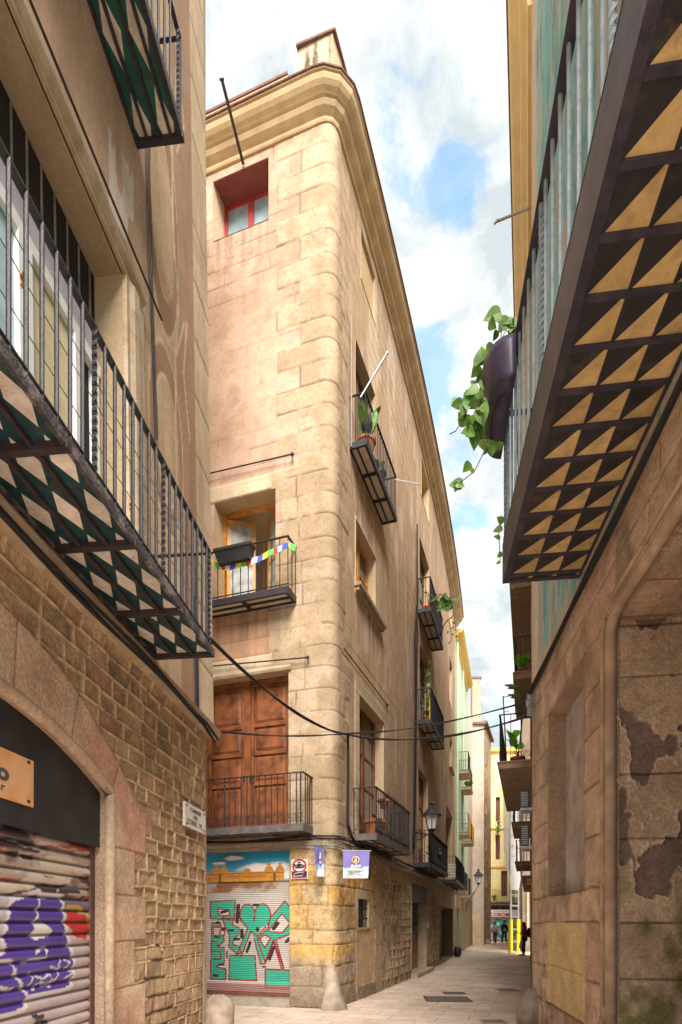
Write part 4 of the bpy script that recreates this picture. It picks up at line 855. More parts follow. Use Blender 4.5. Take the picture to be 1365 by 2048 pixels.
# the painted shop front on the left face
def graf_mint(a, v, U, Z):
    n = fbm(U * 3, Z * 6, 241, 4); C = mixc(const((.60, .56, .52), U.shape), (.48, .43, .39), n)
    x = 45 + (U - mu(421)) / (sS1 - mu(421)) * 985; y = 460 + v * 1430
    C = np.where((y < 600)[..., None], mixc(const((.26, .13, .06), U.shape), (.50, .44, .40), sst(.4, .6, fbm(U * 3, Z * 5, 242)) * .8), C)
    C = np.where(((y < 600) & (np.hypot((x - 520) / 130, (y - 640) / 60) < 1))[..., None], (.34, .34, .36), C)
    mint = np.array((.05, .46, .31)); red = (.36, .02, .03); blk = (.045, .035, .04)
    fills = [[(0, 715), (320, 700), (310, 960), (0, 940)], ell(475, 905, 95, 150) , ell(665, 900, 98, 148), [(385, 930), (760, 930), (640, 1060), (600, 1170), (700, 1320), (660, 1520), (640, 1520), (560, 1200), (520, 1100), (395, 1440), (330, 1440), (480, 1060)],
             [(750, 950), (935, 720), (1040, 850), (1040, 1120), (830, 1210), (930, 1600), (1040, 1590), (1040, 1830), (700, 1830), (700, 1590), (900, 1590), (800, 1240), (700, 1510), (600, 1200), (740, 1050)],
             [(250, 1420), (570, 1420), (590, 1740), (240, 1740)], [(20, 1000), (130, 1000), (130, 1050), (40, 1050), (40, 1160), (170, 1160), (180, 1240), (90, 1310), (180, 1320), (180, 1520), (70, 1580), (200, 1600), (200, 1740), (0, 1740)],
             [(150, 930), (300, 940), (280, 1020), (370, 1060), (370, 1150), (300, 1200), (290, 1280), (370, 1300), (400, 1380), (340, 1400), (240, 1310), (250, 1160), (200, 1060)]]
    for f in fills: C = np.where(inpoly(x, y, f)[..., None], mint * (.85 + .35 * n)[..., None], C)
    holes = [[(95, 810), (245, 830), (245, 905), (110, 895)], [(900, 880), (1000, 1000), (905, 1125), (730, 1105)], [(630, 1200), (690, 1150), (765, 1190), (690, 1320)], [(130, 1090), (190, 1100), (180, 1160), (120, 1150)]]
    for h in holes: C = np.where(inpoly(x, y, h)[..., None], (.66, .60, .56), C)
    lines = [f + f[:1] for f in fills[4:]] + [h + h[:1] for h in holes] + [fills[0] + fills[0][:1]] + [ell(475, 905, 95, 150, 150, 375), ell(665, 900, 98, 148, 165, 410), [(385, 930), (480, 1060), (330, 1440)], [(395, 1440), (520, 1100), (600, 1170), (700, 1050)], [(560, 1200), (640, 1520), (690, 1520), (800, 1210), (930, 1600)], [(555, 930), (560, 980)], [(30, 1240), (90, 1250), (90, 1310)], [(30, 1370), (130, 1370), (130, 1480), (40, 1480)]]
    for l in lines: C = np.where((segd(x, y, l) < 8.5)[..., None], red, C)
    for (p, q, w) in (((360, 770), (345, 980), 24), ((555, 765), (600, 765), 18), ((850, 1000), (800, 1070), 24), ((510, 1250), (470, 1370), 18), ((800, 1310), (750, 1460), 20), ((405, 1090), (405, 1180), 22), ((140, 860), (220, 835), 20), ((990, 1195), (955, 1235), 20), ((315, 1210), (370, 1205), 16), ((90, 990), (110, 992), 18), ((150, 1070), (190, 1070), 16), ((60, 1180), (115, 1185), 13), ((240, 1090), (295, 1095), 15), ((600, 1070), (605, 1090), 22), ((110, 1540), (170, 1545), 13), ((215, 1370), (215, 1450), 10), ((40, 1690), (90, 1690), 16), ((670, 1560), (700, 1560), 11)):
        C = np.where((segd(x, y, [p, q]) < w)[..., None], blk, C)
    C = mixc(C, (.28, .10, .09), sst(1760, 1800, y) * .8)
    return C
corrug('rolling_shutter', M, sS0, sS1, .24, 2.41, -.14, .036, .009, graf_mint, MBD, .011, sub=4)
mb = MB(); mb.fbox(M, sS0, sS1, -.18, -.09, .175, .24, 2); obj('shutter_foot', mb, mat('rusty_red_bar', (.20, .08, .07), .6, .2, .3, 9, .3, 40), MBD)
mb = MB(); mb.fbox(M, sS0 - .2, sS1 + .03, -.2, .10, 0, .165, 2); obj('door_step', mb, mat('grey_step_stone', (.34, .29, .24), .85, 0, .2, 6, .5, 40), MBD)
def mural(U, Z):
    x = 45 + (U - sS0) / (sS1 - sS0) * 985; a0 = mu(422); x = 45 + (U - a0) / (sS1 - a0) * 985; y = 60 + (2.99 - Z) / .58 * 390
    n = fbm(x / 160, y / 90, 251, 5); C = mixc(const((.02, .25, .42), U.shape), (.015, .14, .26), sst(0, 300, x * 0 + 300 - np.abs(x - 300))); C = mixc(C, (.10, .42, .60), sst(150, 420, y) * .7)
    for cx, cy, rx, ry in ((315, 140, 130, 34), (110, 200, 90, 20), (640, 290, 260, 80), (850, 270, 150, 90), (980, 370, 110, 90)):
        C = mixc(C, (.72, .66, .62), sst(1.1, .5, np.hypot((x - cx) / rx, (y - cy) / ry) + (n - .5) * .9))
    o = np.array((.50, .22, .035)); n3 = fbm(x / 14, y / 12, 255, 3)
    pal = (y > 325) & (x < 935)
    for cx in (80, 180, 750, 885): pal |= (np.hypot((x - cx) / 55, (y - 330) / 75) < 1) | ((np.abs(x - cx) < 12) & (y > 228)) | ((np.abs(x - cx) < 26) & (y > 222) & (y < 242)) | ((np.abs(x - cx) < 52) & (y > 330))
    pal |= (np.hypot((x - 475) / 50, (y - 320) / 42) < 1)
    C = np.where(pal[..., None], o * (.55 + .9 * n3)[..., None], C)
    C = np.where((pal & (np.abs(y - 378) < 9) & (x % 18 < 9) & (np.abs(x - 465) < 250))[..., None], (.14, .05, .02), C); C = np.where((pal & ((np.abs(y - 345) < 3) | (np.abs(y - 400) < 3)))[..., None], (.22, .09, .02), C)
    for cx in (130, 820): C = np.where((pal & (np.abs(x - cx) < 14) & (y > 350))[..., None], (.12, .05, .02), C)
    return U * 0, C
mf = type('F_', (), {})(); mf.P = lambda u, o, z: M.P(u, o - .10, z)
wall('painted_panel', mf, sS0, sS1, 2.41, 2.985, .008, .008, mural, (), MBD, vmat('mural_paint', .5, .05, 30, .05, .002, .4))
# barred window, vent hole, dark shop and doorway on the street face
mb = MB(); mb.fbox(M, gfw[0], gfw[1], -.17, -.15, 1.5, 2.1); w = obj('window', mb, DARK, MBD); mb = MB()
for i in range(4): u = gfw[0] + (gfw[1] - gfw[0]) * (i + .5) / 4; mb.tube([fp(M, u, -.04, 1.5), fp(M, u, -.04, 2.1)], .012, 5)
for z in (1.68, 1.9): mb.fbox(M, gfw[0], gfw[1], -.05, -.03, z, z + .03)
obj('window_bars', mb, IRON, w)
mb = MB(); mb.fbox(M, mu(728), mu(741), -.3, -.28, 2.5, 2.95); obj('vent_opening', mb, DARK, MBD)
def graf_green(a, v, U, Z):
    n = fbm(U * 4, Z * 5, 261, 4); C = mixc(const((.10, .09, .08), U.shape), (.06, .20, .12), sst(.12, .2, v) * (1 - sst(.5, .56, v + (n - .5) * .2))); C = mixc(C, (.34, .07, .04), sst(.52, .58, v) * (1 - sst(.72, .8, v))); C = mixc(C, (.24, .14, .08), sst(.72, .8, v))
    C = np.where((segd(a, v, [(.1, .35), (.3, .15), (.7, .12), (.9, .3), (.5, .3), (.95, .5)]) < .035)[..., None], (.03, .02, .02), C); return C * (.7 + .6 * n)[..., None]
corrug('shop_shutter', M, shp[0], shp[1], .15, 2.2, -.28, .06, .012, graf_green, MBD, .03, sub=4)
mb = MB(); mb.fbox(M, shp[0], shp[1], -.33, .02, 2.2, 2.70, 2); s_ = obj('shop_lintel_box', mb, mat('smoky_dark_panel', (.10, .075, .08), .6, 0, .3, 3, .1, 20), MBD)
mb = MB(); mb.fbox(M, shp[0] - .1, shp[1] + .4, -.34, .2, 0, .135, 3); obj('door_step', mb, STONE, MBD)
mb = MB(); mb.fbox(M, dr2[0], dr2[1], -.5, -.46, .05, 2.25, 2); mb.fbox(M, (dr2[0] + dr2[1]) / 2 - .03, (dr2[0] + dr2[1]) / 2 + .03, -.46, -.44, .05, 2.25); obj('street_door', mb, mat('old_grey_brown_door', (.13, .095, .07), .8, 0, .3, 5, .3, 30), MBD)

# ================================================================ RIGHT FOREGROUND BUILDING
RB = thing('stone_building', (2.6, 4, 0), 'near right building with brown ashlar ground floor, worn turquoise plaster above and a triangle-tiled balcony', 'building')
re_ = [0, .46, .98, 1.6, 1.97, 2.52, 3.05, 3.62, 4.08, 4.58, 5.0, 5.4]
def right_low(U, Z):
    n = fbm(U * 7, Z * 7, 301, 5); n2 = fbm(U * 1.5, Z * 1.5, 302, 4)
    e, r, r2, ci = masonry(U, Z, re_, 61, .75, 1.3, .03)
    C = mixc(const((.46, .325, .215), U.shape), (.59, .435, .30), r); C = mixc(C, (.54, .36, .27), sst(.5, .8, r2)); C = mixc(C, (.27, .20, .13), sst(.5, .68, n2) * .6)
    C = C * (.8 + .4 * n)[..., None]; j = 1 - sst(.006, .018, e + (n - .5) * .01); C = C * (1 - .5 * j)[..., None]
    H = (fbm(U * 6, Z * 6, 303, 4) - .5) * .018 - j * .018
    rg_ = sst(.5, .62, fbm(U * .7, Z * .9, 306, 3)) * (Z < 2.2); H = H + rg_ * (n - .5) * .07; C = C * (1 - .25 * rg_ * sst(.5, .4, n))[..., None]
    pn = (U > 6.62) & (U < 8.5) & (Z > .5) & (Z < 1.6); jj = (1 - sst(.003, .008, np.abs(Z - 1.02))) + (1 - sst(.003, .008, np.abs(U - 7.6))) * (Z < 1.02)
    C = np.where(pn[..., None], mixc(const((.56, .40, .19), U.shape), (.62, .46, .25), n2) * (1 - .4 * np.clip(jj, 0, 1))[..., None], C); H = np.where(pn, .02, H)
    C = mixc(C, (.07, .085, .02), sst(.5, .62, fbm(U * 1.1, Z * 1.3, 307, 4)) * (U < 5.0) * (Z < 2.0) * .7)
    return H, C
DW = (2.4, 5.87, 0, 4.55)
wall('lower_wall', R, .3, 9.65, 0, 5.32, .018, .018, right_low, [(6.65, 8.46, 1.97, 4.53, .22, (.36, .26, .18)), (DW[0], DW[1], 0, DW[3], .12, (.3, .22, .15))], RB, VW)
mb = MB(); mb.fbox(R, 6.65, 8.46, -.24, -.22, 1.97, 4.53, 1)
obj('niche_infill', mb, mat('grey_niche_render', (.36, .29, .25), .9, 0, .3, 3, .6, 30, tint=(.43, .37, .36)), RB)
mb = MB()
def sheet_fn(seed, c0, c1, vert):
    def fn(U, Z):      # U across the depth of the reveal, Z height (or length along the soffit)
        q = fbm(U * 2.4, Z * 1.5, seed, 6); g = fbm(U * 16, Z * 16, seed + 3, 4); ms = fbm(U * 2.4, Z * 1.9, seed + 9, 5); ed = np.array([0, .45, 1.05, 1.6, 2.42, 3.05, 4.0, 4.5, 4.7]) if vert else np.arange(-1, 8, .62)
        k = np.searchsorted(ed, Z); jn = np.min(np.abs(Z[..., None] - ed), -1) + (g - .5) * .01; t = .5 + .5 * np.sin(k * 2.7)
        C = mixc(const(c0, U.shape), c1, t); C = mixc(C, (.52, .38, .26), sst(.45, .7, fbm(U * 1.2, Z * 1.2, seed + 5, 4)) * .6); H = (g - .5) * .012
        pk = sst(.61, .63, q) * (1 if vert else .3); lip = sst(.585, .607, q) * (1 - sst(.612, .622, q)) * (1 if vert else .3); C = mixc(C, (.62, .48, .36), lip * .6); H = H + .012 * lip; C = mixc(C, (.17, .115, .095), pk * (.65 + .5 * g)); H = H - .02 * pk  # raised rims of peeled patches carry a painted edge highlight
        j = 1 - sst(.006, .016, jn); C = C * (1 - .6 * j)[..., None]; H = H - .012 * j
        if vert: C = mixc(C, (.13, .14, .03), sst(.54, .66, ms) * (1 - sst(1.5, 2.3, Z)) * .75)
        return H, C * (.8 + .4 * g)[..., None]
    return fn
JF = type('J_', (), {})(); JF.P = lambda u, o, z: R.P(DW[1] + .004 - o, u, z)
wall('door_reveal', JF, -.88, -.08, 0, DW[3] + .05, .012, .012, sheet_fn(311, (.50, .355, .24), (.42, .30, .20), True), (), RB, VW)
SF = type('S_', (), {})(); SF.P = lambda u, o, z: R.P(z, u, DW[3] + .002 - o)
wall('door_soffit', SF, -.88, -.08, DW[0], DW[1] + .05, .02, .02, sheet_fn(331, (.44, .31, .21), (.38, .26, .18), False), (), RB, VW)
mb.quad([fp(R, DW[0], -.86, 0), fp(R, DW[0], -.1, 0), fp(R, DW[0], -.1, DW[3]), fp(R, DW[0], -.86, DW[3])], c=(.3, .2, .14))
obj('near_reveal', mb, VW, RB)
mb = MB(); mb.fbox(R, DW[0], DW[1], -.95, -.87, 0, DW[3] + .1); obj('doorway_dark', mb, DARK, RB)
MST = mat('brown_moulding_stone', (.37, .26, .175), .9, 0, .28, 5, .6, 35, tint=(.30, .20, .14))
mb = MB()
for (o, r) in ((-.035, .055), (.012, .022)):
    uo = .0 if r > .05 else .10
    mb.tube([fp(R, DW[1] + uo, o, 0), fp(R, DW[1] + uo, o, 2.2), fp(R, DW[1] + uo, o, DW[3] - .14), fp(R, DW[1] + uo - .06, o, DW[3] + uo - .03), fp(R, DW[1] - .22, o, DW[3] + uo + .03), fp(R, DW[0], o, DW[3] + uo + .03)], r, 10)
obj('door_moulding', mb, MST, RB, smooth=True)
def right_up(U, Z):
    n = fbm(U * 2.0, Z * 1.0, 321, 5); n1 = fbm(U * 12, Z * 2.0, 322, 4); s = fbm(U * 7, Z * .8, 323, 5)
    C = mixc(const((.17, .39, .38), U.shape), (.27, .49, .46), n); C = mixc(C, (.47, .40, .31), sst(.53, .6, s)); C = mixc(C, (.10, .22, .22), sst(.56, .62, n1) * .5)
    C = mixc(C, (.50, .39, .27), 1 - sst(5.35, 5.75, Z + (n1 - .5) * .5)); C = mixc(C, (.58, .45, .31), sst(9.28, 9.32, U)); H = (n1 - .5) * .012 + sst(9.28, 9.3, U) * .02
    return H, C
wall('upper_wall', R, .3, 9.65, 5.32, 17.0, .04, .05, right_up, (), RB, VP_)
mb = MB(); sweep(mb, R, [.3, 9.7], [(0, 5.26), (.05, 5.27), (.07, 5.31), (.05, 5.36), (0, 5.37)]); obj('ledge', mb, MST, RB)
mb = MB(); x0, y0, _ = R.P(9.65, 0, 0); mb.hexa([Vector((x0, 9.6, 0)), Vector((x0 + 5, 9.0, 0)), Vector((x0 + 5, 9.3, 0)), Vector((x0 + .02, 9.68, 0)), Vector((x0, 9.6, 16.95)), Vector((x0 + 5, 9.0, 16.95)), Vector((x0 + 5, 9.3, 16.95)), Vector((x0 + .02, 9.68, 16.95))]); obj('side_wall', mb, STONE, RB)
TRI = uvpat('triangle_tiles', 'tri', (.028, .028, .032), (.60, .43, .19), -.335, -.263)
# u counts toward the camera and v toward the wall, so the points of the yellow triangles lie as in the photograph
DKI = mat('violet_black_beam', (.040, .036, .058), .5, .1, .3, 8, .4, 40, .5, tint=(.07, .055, .07))
rb = balcony(R, 1.2, 6.86, 5.54, .86, RB, rail=1.5, sp=.25, bw=.02, hm=DKI, bars=[6.70 - .335 * i for i in range(16)], um=TRI, im=IRONG, fm=DKI, th=.45, beam=.07, tw=[4.8, 3.0, 6.81], r=.016, ends=(False, True), rw=.04, tz=.008)
# ================================================================ FURTHER BUILDINGS
def simple_wall(name, F, u0, u1, z0, z1, col, col2, ops, parent, rows=0, seed=1, du=.07, H0=.006, m=None, rc=None, foot=None):
    def fn(U, Z):
        n = fbm(U * 1.3, Z * 1.0, seed, 5); n2 = fbm(U * 6, Z * 6, seed + 1, 3); C = mixc(const(col, U.shape), col2, sst(.35, .65, n)); H = (n2 - .5) * H0
        if rows:
            e, r, r2, ci = masonry(U, Z, np.arange(z0, z1 + rows, rows), seed, rows * 1.4, rows * 2.6, .01); j = 1 - sst(.006, .02, e); C = C * (.85 + .3 * r)[..., None] * (1 - .35 * j)[..., None]; H = H - j * .01
        if foot: C = mixc(C, foot, 1 - sst(foot_z - .2, foot_z + .2, Z))
        return H, C
    return wall(name, F, u0, u1, z0, z1, du, du, fn, ops, parent, m or VP_, rc=rc or tuple(.8 * c for c in col))
foot_z = 3.2
xe, ye, _ = M.P(SE, 0, 0); xe = float(xe); ye = float(ye)
sl_ = .287
G1 = Line(xe - sl_ * ye, sl_, 1)
GB = thing('green_building', (xe, ye + 5, 0), 'pale green plastered house with a yellow cornice just past the ochre corner building', 'building')
simple_wall('wall', G1, ye + .03, 37.5, 0, 16.3, (.52, .66, .46), (.60, .72, .55), [(31.2, 32.2, 3.4, 5.9, .25), (33.6, 34.6, 3.4, 5.9, .25), (31.2, 32.2, 6.9, 9.2, .25), (33.6, 34.6, 6.9, 9.2, .25), (31.2, 32.2, 10.3, 12.4, .25), (33.6, 34.6, 10.3, 12.4, .25), (31.0, 32.2, 0.1, 2.4, .4), (34.2, 35.2, 0.1, 2.3, .4)], GB, 0, 401, .09, foot=(.36, .27, .18))
for a, b, c, d in ((31.2, 32.2, 3.4, 5.9), (33.6, 34.6, 3.4, 5.9), (31.2, 32.2, 6.9, 9.2), (33.6, 34.6, 6.9, 9.2), (31.2, 32.2, 10.3, 12.4), (33.6, 34.6, 10.3, 12.4)): window(G1, a, b, c, d, .25, GB, mat('brown_painted_wood', (.16, .1, .06)), GLASS, 2, (.6,), .06)
for a, b, c, d in ((31.0, 32.2, .1, 2.4), (34.2, 35.2, .1, 2.3)):
    mb = MB(); mb.fbox(G1, a, b, -.42, -.38, c, d); obj('street_door', mb, mat('old_grey_brown_door', (.13, .095, .07)), GB)
YEL = mat('bright_yellow_render', (.70, .50, .13), .8, 0, .1, 3, .3, 40)
mb = MB(); sweep(mb, G1, [ye + .03, 33, 37.5], [(0, 16.0), (.08, 16.05), (.12, 16.2), (.32, 16.3), (.4, 16.42), (0, 16.45)]); obj('cornice', mb, YEL, GB)
for yy, zz in ((ye + .35, 0), (34.0, 0)):
    mb = MB(); mb.tube([fp(G1, yy, .08, 3.3), fp(G1, yy, .08, 15.9)], .05, 8); obj('downpipe', mb, mat('pale_green_pipe', (.48, .62, .44), .5, 0, .1, 4, .1, 30), GB)
CONC = mat('balcony_stone_slab', (.46, .37, .27), .85, 0, .2, 6, .4, 40)
balcony(G1, 30.8, 32.6, 6.12, .6, GB, rail=.95, sp=.13, slab=CONC, th=.12, im=IRONG)
balcony(G1, 33.3, 34.9, 6.0, .6, GB, rail=.95, sp=.13, slab=CONC, th=.12)
balcony(G1, 33.3, 34.9, 9.0, .55, GB, rail=.95, sp=.13, slab=CONC, th=.12)
balcony(G1, 30.9, 32.5, 9.3, .6, GB, rail=.95, sp=.13, slab=CONC, th=.12)
balcony(G1, 30.9, 32.6, 3.1, .45, GB, rail=.95, sp=.13, slab=CONC, th=.12)
balcony(G1, 33.3, 34.9, 3.0, .45, GB, rail=.95, sp=.13, slab=CONC, th=.12)
mb = MB(); mb.hexa([(xe - 5, ye + .2, 0), (xe - .03, ye + .2, 0), (float(G1.P(37.5, 0, 0)[0]), 37.5, 0), (xe - 4, 37.5, 0)][:4] + [(xe - 5, ye + .2, 16.2), (xe - .03, ye + .2, 16.2), (float(G1.P(37.5, -.05, 0)[0]), 37.5, 16.2), (xe - 4, 37.5, 16.2)]) if False else None
# cream house that steps forward into the street
PX0 = float(G1.P(43, 0, 0)[0]); CB = thing('cream_building', (PX0, 44, 0), 'cream rendered house stepping forward beyond the green one, with a sloping buttress at its foot', 'building')
G1b = Line(G1.a, G1.b, 1); simple_wall('wall', G1b, 37.52, 43, 0, 16.0, (.66, .60, .50), (.72, .66, .56), [], CB, 0, 411, .12, foot=(.36, .27, .18))
PX1 = (968.5 - CX) / FP * 43
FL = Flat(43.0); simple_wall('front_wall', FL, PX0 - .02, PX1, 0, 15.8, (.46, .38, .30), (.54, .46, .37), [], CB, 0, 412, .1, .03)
SD = Line(PX1 - .36 * 43, .36, 1); simple_wall('brick_side_wall', SD, 43, 47.6, 0, 15.9, (.40, .29, .19), (.50, .37, .25), [(44, 44.7, z, z + 1.1, .2) for z in (4.2, 6.9, 9.6, 12.2)], CB, .24, 413, .08, .02, VW)
for z in (4.2, 6.9, 9.6, 12.2): window(SD, 44, 44.7, z, z + 1.1, .2, CB, WHITE, GLASS, 1, (), .07)
mb = MB(); mb.fbox(SD, 42.9, 47.6, 0, .25, 15.9, 16.05); mb.fbox(FL, PX0, PX1 + .1, 0, .2, 15.8, 15.95); obj('roof_edge', mb, TILE, CB)
mb = MB(); a, b = (944 - CX) / FP * 42.3, (966 - CX) / FP * 42.3
mb.hexa([(a, 42.0, 0), (b, 42.0, 0), (b, 43.1, 0), (a, 43.1, 0), (a + .05, 42.25, 1.75), (b - .1, 42.25, 1.3), (b, 43.1, 1.9), (a, 43.1, 2.5)]); obj('buttress', mb, mat('sandy_buttress', (.50, .38, .23), .9, 0, .2, 4, .5, 30), CB)
TW = thing('brick_tower', (9.6, 46, 16), 'slim brick chimney tower rising above the far roofs', 'chimney')
mb = MB(); mb.box(((952 - CX) / FP * 46, 46, 17.4), (.62, .6, 5.6)); obj('shaft', mb, mat('tower_brick', (.42, .31, .23), .9, 0, .3, 9, .5, 30), TW)
mb = MB(); mb.box(((952 - CX) / FP * 46, 46, 20.27), (.74, .72, .14)); obj('cap', mb, TILE, TW)
# yellow house closing the street
YB = thing('yellow_building', (14, 52, 0), 'yellow house closing the end of the street behind the scaffolding', 'building')
YF = Flat(52.0); x0, x1 = 10.5, 17.5
wop = [((1003 - CX) / FP * 52, (1016 - CX) / FP * 52, 3.9, 6.1, .3)] + [((a - CX) / FP * 52, (b - CX) / FP * 52, z, z + 2.1, .3) for a, b in ((972, 979), (992, 1001)) for z in (7.1, 10.4)]
simple_wall('wall', YF, x0, x1, 3.35, 16.4, (.78, .62, .26), (.84, .72, .38), wop, YB, 0, 421, .12)
for o in wop: window(YF, o[0], o[1], o[2], o[3], .3, YB, mat('maroon_frame', (.20, .07, .06), .6), GLASS, 2, (), .09)
mb = MB(); mb.fbox(YF, x0, x1, 0, .12, 6.35, 6.5); mb.fbox(YF, x0, x1, 0, .3, 16.4, 16.7); mb.fbox(YF, x0, x1, 0, .1, 9.7, 9.8); obj('band', mb, mat('orange_band', (.72, .44, .12), .8), YB)
mb = MB(); mb.fbox(YF, x0, x1, -.2, .35, 3.2, 3.34); mb.fbox(YF, x0, x1, -.25, 0, 2.55, 3.19); obj('shop_cornice', mb, mat('brown_shop_band', (.17, .12, .09), .7, 0, .2), YB)
mb = MB()
for k in range(2):
    mb = MB()
    for i in range(13): u = 12.7 + i * .075 + k * 1.15; mb.fbox(YF, u, u + .035, 0, .03, 2.65, 3.0)
    obj('vent_grille', mb, DARK, YB)
mb = MB(); mb.fbox(YF, x0, x1, -.25, -.05, 0, 2.54); obj('shop_wall', mb, mat('grey_shop_wall', (.36, .33, .30), .8, 0, .15), YB)
def graf_far(U, Z):
    C = mixc(const((.55, .53, .50), U.shape), (.42, .40, .38), fbm(U * 2, Z * 2, 431)); t = (.05, .42, .40)
    for cx, cz, rx, rz in ((13.0, 1.25, .42, .45), (13.6, 1.5, .4, .4), (13.9, .8, .4, .5), (14.5, 1.35, .45, .5), (14.9, .9, .4, .4)):
        d = np.hypot((U - cx) / rx, (Z - cz) / rz); C = np.where((d < 1)[..., None], t, C); C = np.where(((d > .93) & (d < 1.1))[..., None], (.06, .12, .14), C); C = np.where((d < .35)[..., None], (.55, .75, .72), C)
    return U * 0, C
FG = Flat(51.93); wall('shop_shutter', FG, 12.4, 15.4, .1, 2.0, .04, .04, graf_far, (), YB, VS)
bb = MB(); balcony(YF, 12.7, 14.9, 3.36, .55, YB, rail=.95, sp=.14, slab=CONC, th=.08, r=.012)
SG = thing('shop_sign', (13.6, 51.8, 2.1), 'long white shop sign with red capitals across the end of the street', 'sign')
FS = Flat(51.7); mb = MB(); mb.fbox(FS, 12.62, 15.2, 0, .08, 2.08, 2.72); obj('board', mb, mat('white_sign_board', (.80, .78, .76), .5, 0, .05, 3, 0), SG)
mb = MB(); text_mb(mb, FS, 'COROMI', 13.72, 2.15, .42, .085, .008, .012, 1.05); obj('lettering', mb, mat('red_lettering', (.55, .01, .03), .5, 0, .05, 3, 0), SG)
mb = MB(); text_mb(mb, FS, 'CANSALAI', 13.72, 2.53, .2, .085, .006, .0, 1.3); obj('small_lettering', mb, mat('grey_lettering', (.40, .36, .36), .5, 0, .05, 3, 0), SG)

# ================================================================ RIGHT SIDE OF THE STREET
HB = thing('cantilevered_house', (6, 20, 0), 'tall house past the turquoise one with stacked stone balconies and a yellow cornice', 'building')
simple_wall('wall', R2, 9.72, 29.5, 0, 17.0, (.40, .28, .17), (.52, .39, .25), [(12.6, 13.6, 4.9, 7.2, .25), (15.6, 16.6, 4.9, 7.2, .25), (13, 14.2, .1, 2.6, .4), (20, 21.5, .1, 2.6, .4), (16.3, 17.3, 8.3, 10.6, .25), (25, 26.2, .1, 2.6, .4)], HB, 0, 441, .1, .02, rc=(.3, .22, .14))
for a, b, c, d in ((12.6, 13.6, 4.9, 7.2), (15.6, 16.6, 4.9, 7.2), (16.3, 17.3, 8.3, 10.6)): window(R2, a, b, c, d, .25, HB, WOODR, GLASS, 2, (), .08)
mb = MB()
for a, b in ((13, 14.2), (20, 21.5), (25, 26.2)): mb.fbox(R2, a, b, -.42, -.38, .1, 2.6)
obj('street_doors', mb, DARK, HB)
mb = MB(); sweep(mb, R2, [9.6, 12, 16, 20, 29.5], [(0, 16.3), (.08, 16.32), (.1, 16.5), (.2, 16.62), (.22, 16.7), (.36, 16.86), (.40, 16.95), (.40, 17.0), (0, 17.02)]); obj('cornice', mb, mat('yellow_cornice', (.72, .53, .24), .8, 0, .08, 3, .3, 40), HB)
mb = MB(); mb.fbox(R2, 9.6, 29.5, 0, .43, 17.022, 17.06, 3); obj('tile_edge', mb, TILE, HB)
BS = mat('brown_balcony_stone', (.33, .245, .165), .9, 0, .25, 6, .5, 40)
balcony(R2, 17.5, 23.5, 11.45, .58, HB, rail=.95, sp=.15, slab=BS, th=.14)
balcony(R2, 16.0, 19.2, 8.15, .45, HB, rail=.95, sp=.15, slab=BS, th=.16, tw=[16.02])
balcony(R2, 12.5, 17.4, 4.86, .68, HB, rail=1.0, sp=.2, slab=BS, th=.12, scroll=True)
balcony(R2, 18.2, 20.6, 4.5, .55, HB, rail=.8, sp=.13, slab=BS, th=.16, scroll=True)
balcony(R2, 22.5, 25.0, 3.75, .55, HB, rail=.8, sp=.13, slab=BS, th=.14)
mb = MB(); mb.fbox(R2, 21.5, 29.4, 0, .30, 3.1, 3.3, 3); obj('ledge', mb, BS, HB)
# recessed house beyond
RX = float(R2.P(29.5, 0, 0)[0]); R3 = Line(10.0 - .29 * 33, .29, -1)
NB = thing('brown_building', (11, 38, 0), 'brown rendered house narrowing the far right of the street behind the scaffolding', 'building')
simple_wall('wall', R3, 33, 52, 0, 15.0, (.38, .28, .19), (.46, .35, .24), [], NB, 0, 451, .15)
simple_wall('front_wall', Flat(33.0), 10.0 - .02, 10.9, 0, 15.0, (.15, .11, .08), (.2, .15, .11), [], NB, 0, 452, .1)  # dark wall colour stands in for the shade on this front
mb = MB(); mb.tube([(10.25, 32.93, .9), (10.25, 32.93, 3.6)], .07, 8); mb.tube([(10.25, 32.93, 3.5), (10.25, 32.93, 3.7)], .11, 8); obj('drain_pipe', mb, STONE, NB)

# ================================================================ THINGS ON THE WALLS
def rodm(name, pts, r, m, label, cat='rod', group=None, n=6):
    mb = MB(); mb.tube(pts, r, n); o = obj(name, mb, m); return tag(o, label, cat, group)
def fpx(F, px, py, o=0.0):
    u = F.u(px, o); Y = float(F.P(u, o, 0)[1]); return fp(F, u, o, zp(py, Y))
def sag(a, b, d, n=14):
    a, b = Vector(a), Vector(b); return [a.lerp(b, i / n) - Vector((0, 0, d * 4 * (i / n) * (1 - i / n))) for i in range(n + 1)]
def bundle(name, pts, k, r, m, label, seed=1, spread=.02, group=None, cat='cable'):
    mb = MB(); rg = random.Random(seed)
    for i in range(k):
        a, b = rg.uniform(-1, 1) * spread, rg.uniform(-1, 1) * spread; ph = rg.random() * 6
        mb.tube([Vector(p) + Vector((a * math.cos(ph + j * .5), a * .5, b * math.sin(ph + j * .5))) for j, p in enumerate(pts)], r, 5)
    return tag(obj(name, mb, m), label, cat, group)
def awning_rod(F, p0, p1, o, label, group):
    t = thing('awning_rod', fpx(F, *p1, o), label, 'rod', group)
    mb = MB(); mb.tube([fpx(F, *p0, o), fpx(F, *p1, o)], .013, 6); obj('bar', mb, IRON, t)
    mb = MB(); mb.blob(fpx(F, *p1, o), (.035, .035, .035), 1, 5, 0); mb.tube([fpx(F, *p1, o), fpx(F, *p1, -.02)], .015, 5); obj('bracket', mb, IRON, t)
G_ = 'awning rods on the corner building'
awning_rod(M, (418, 947), (585, 908), .09, 'iron awning rod above the open third-floor casement on the left face', G_)
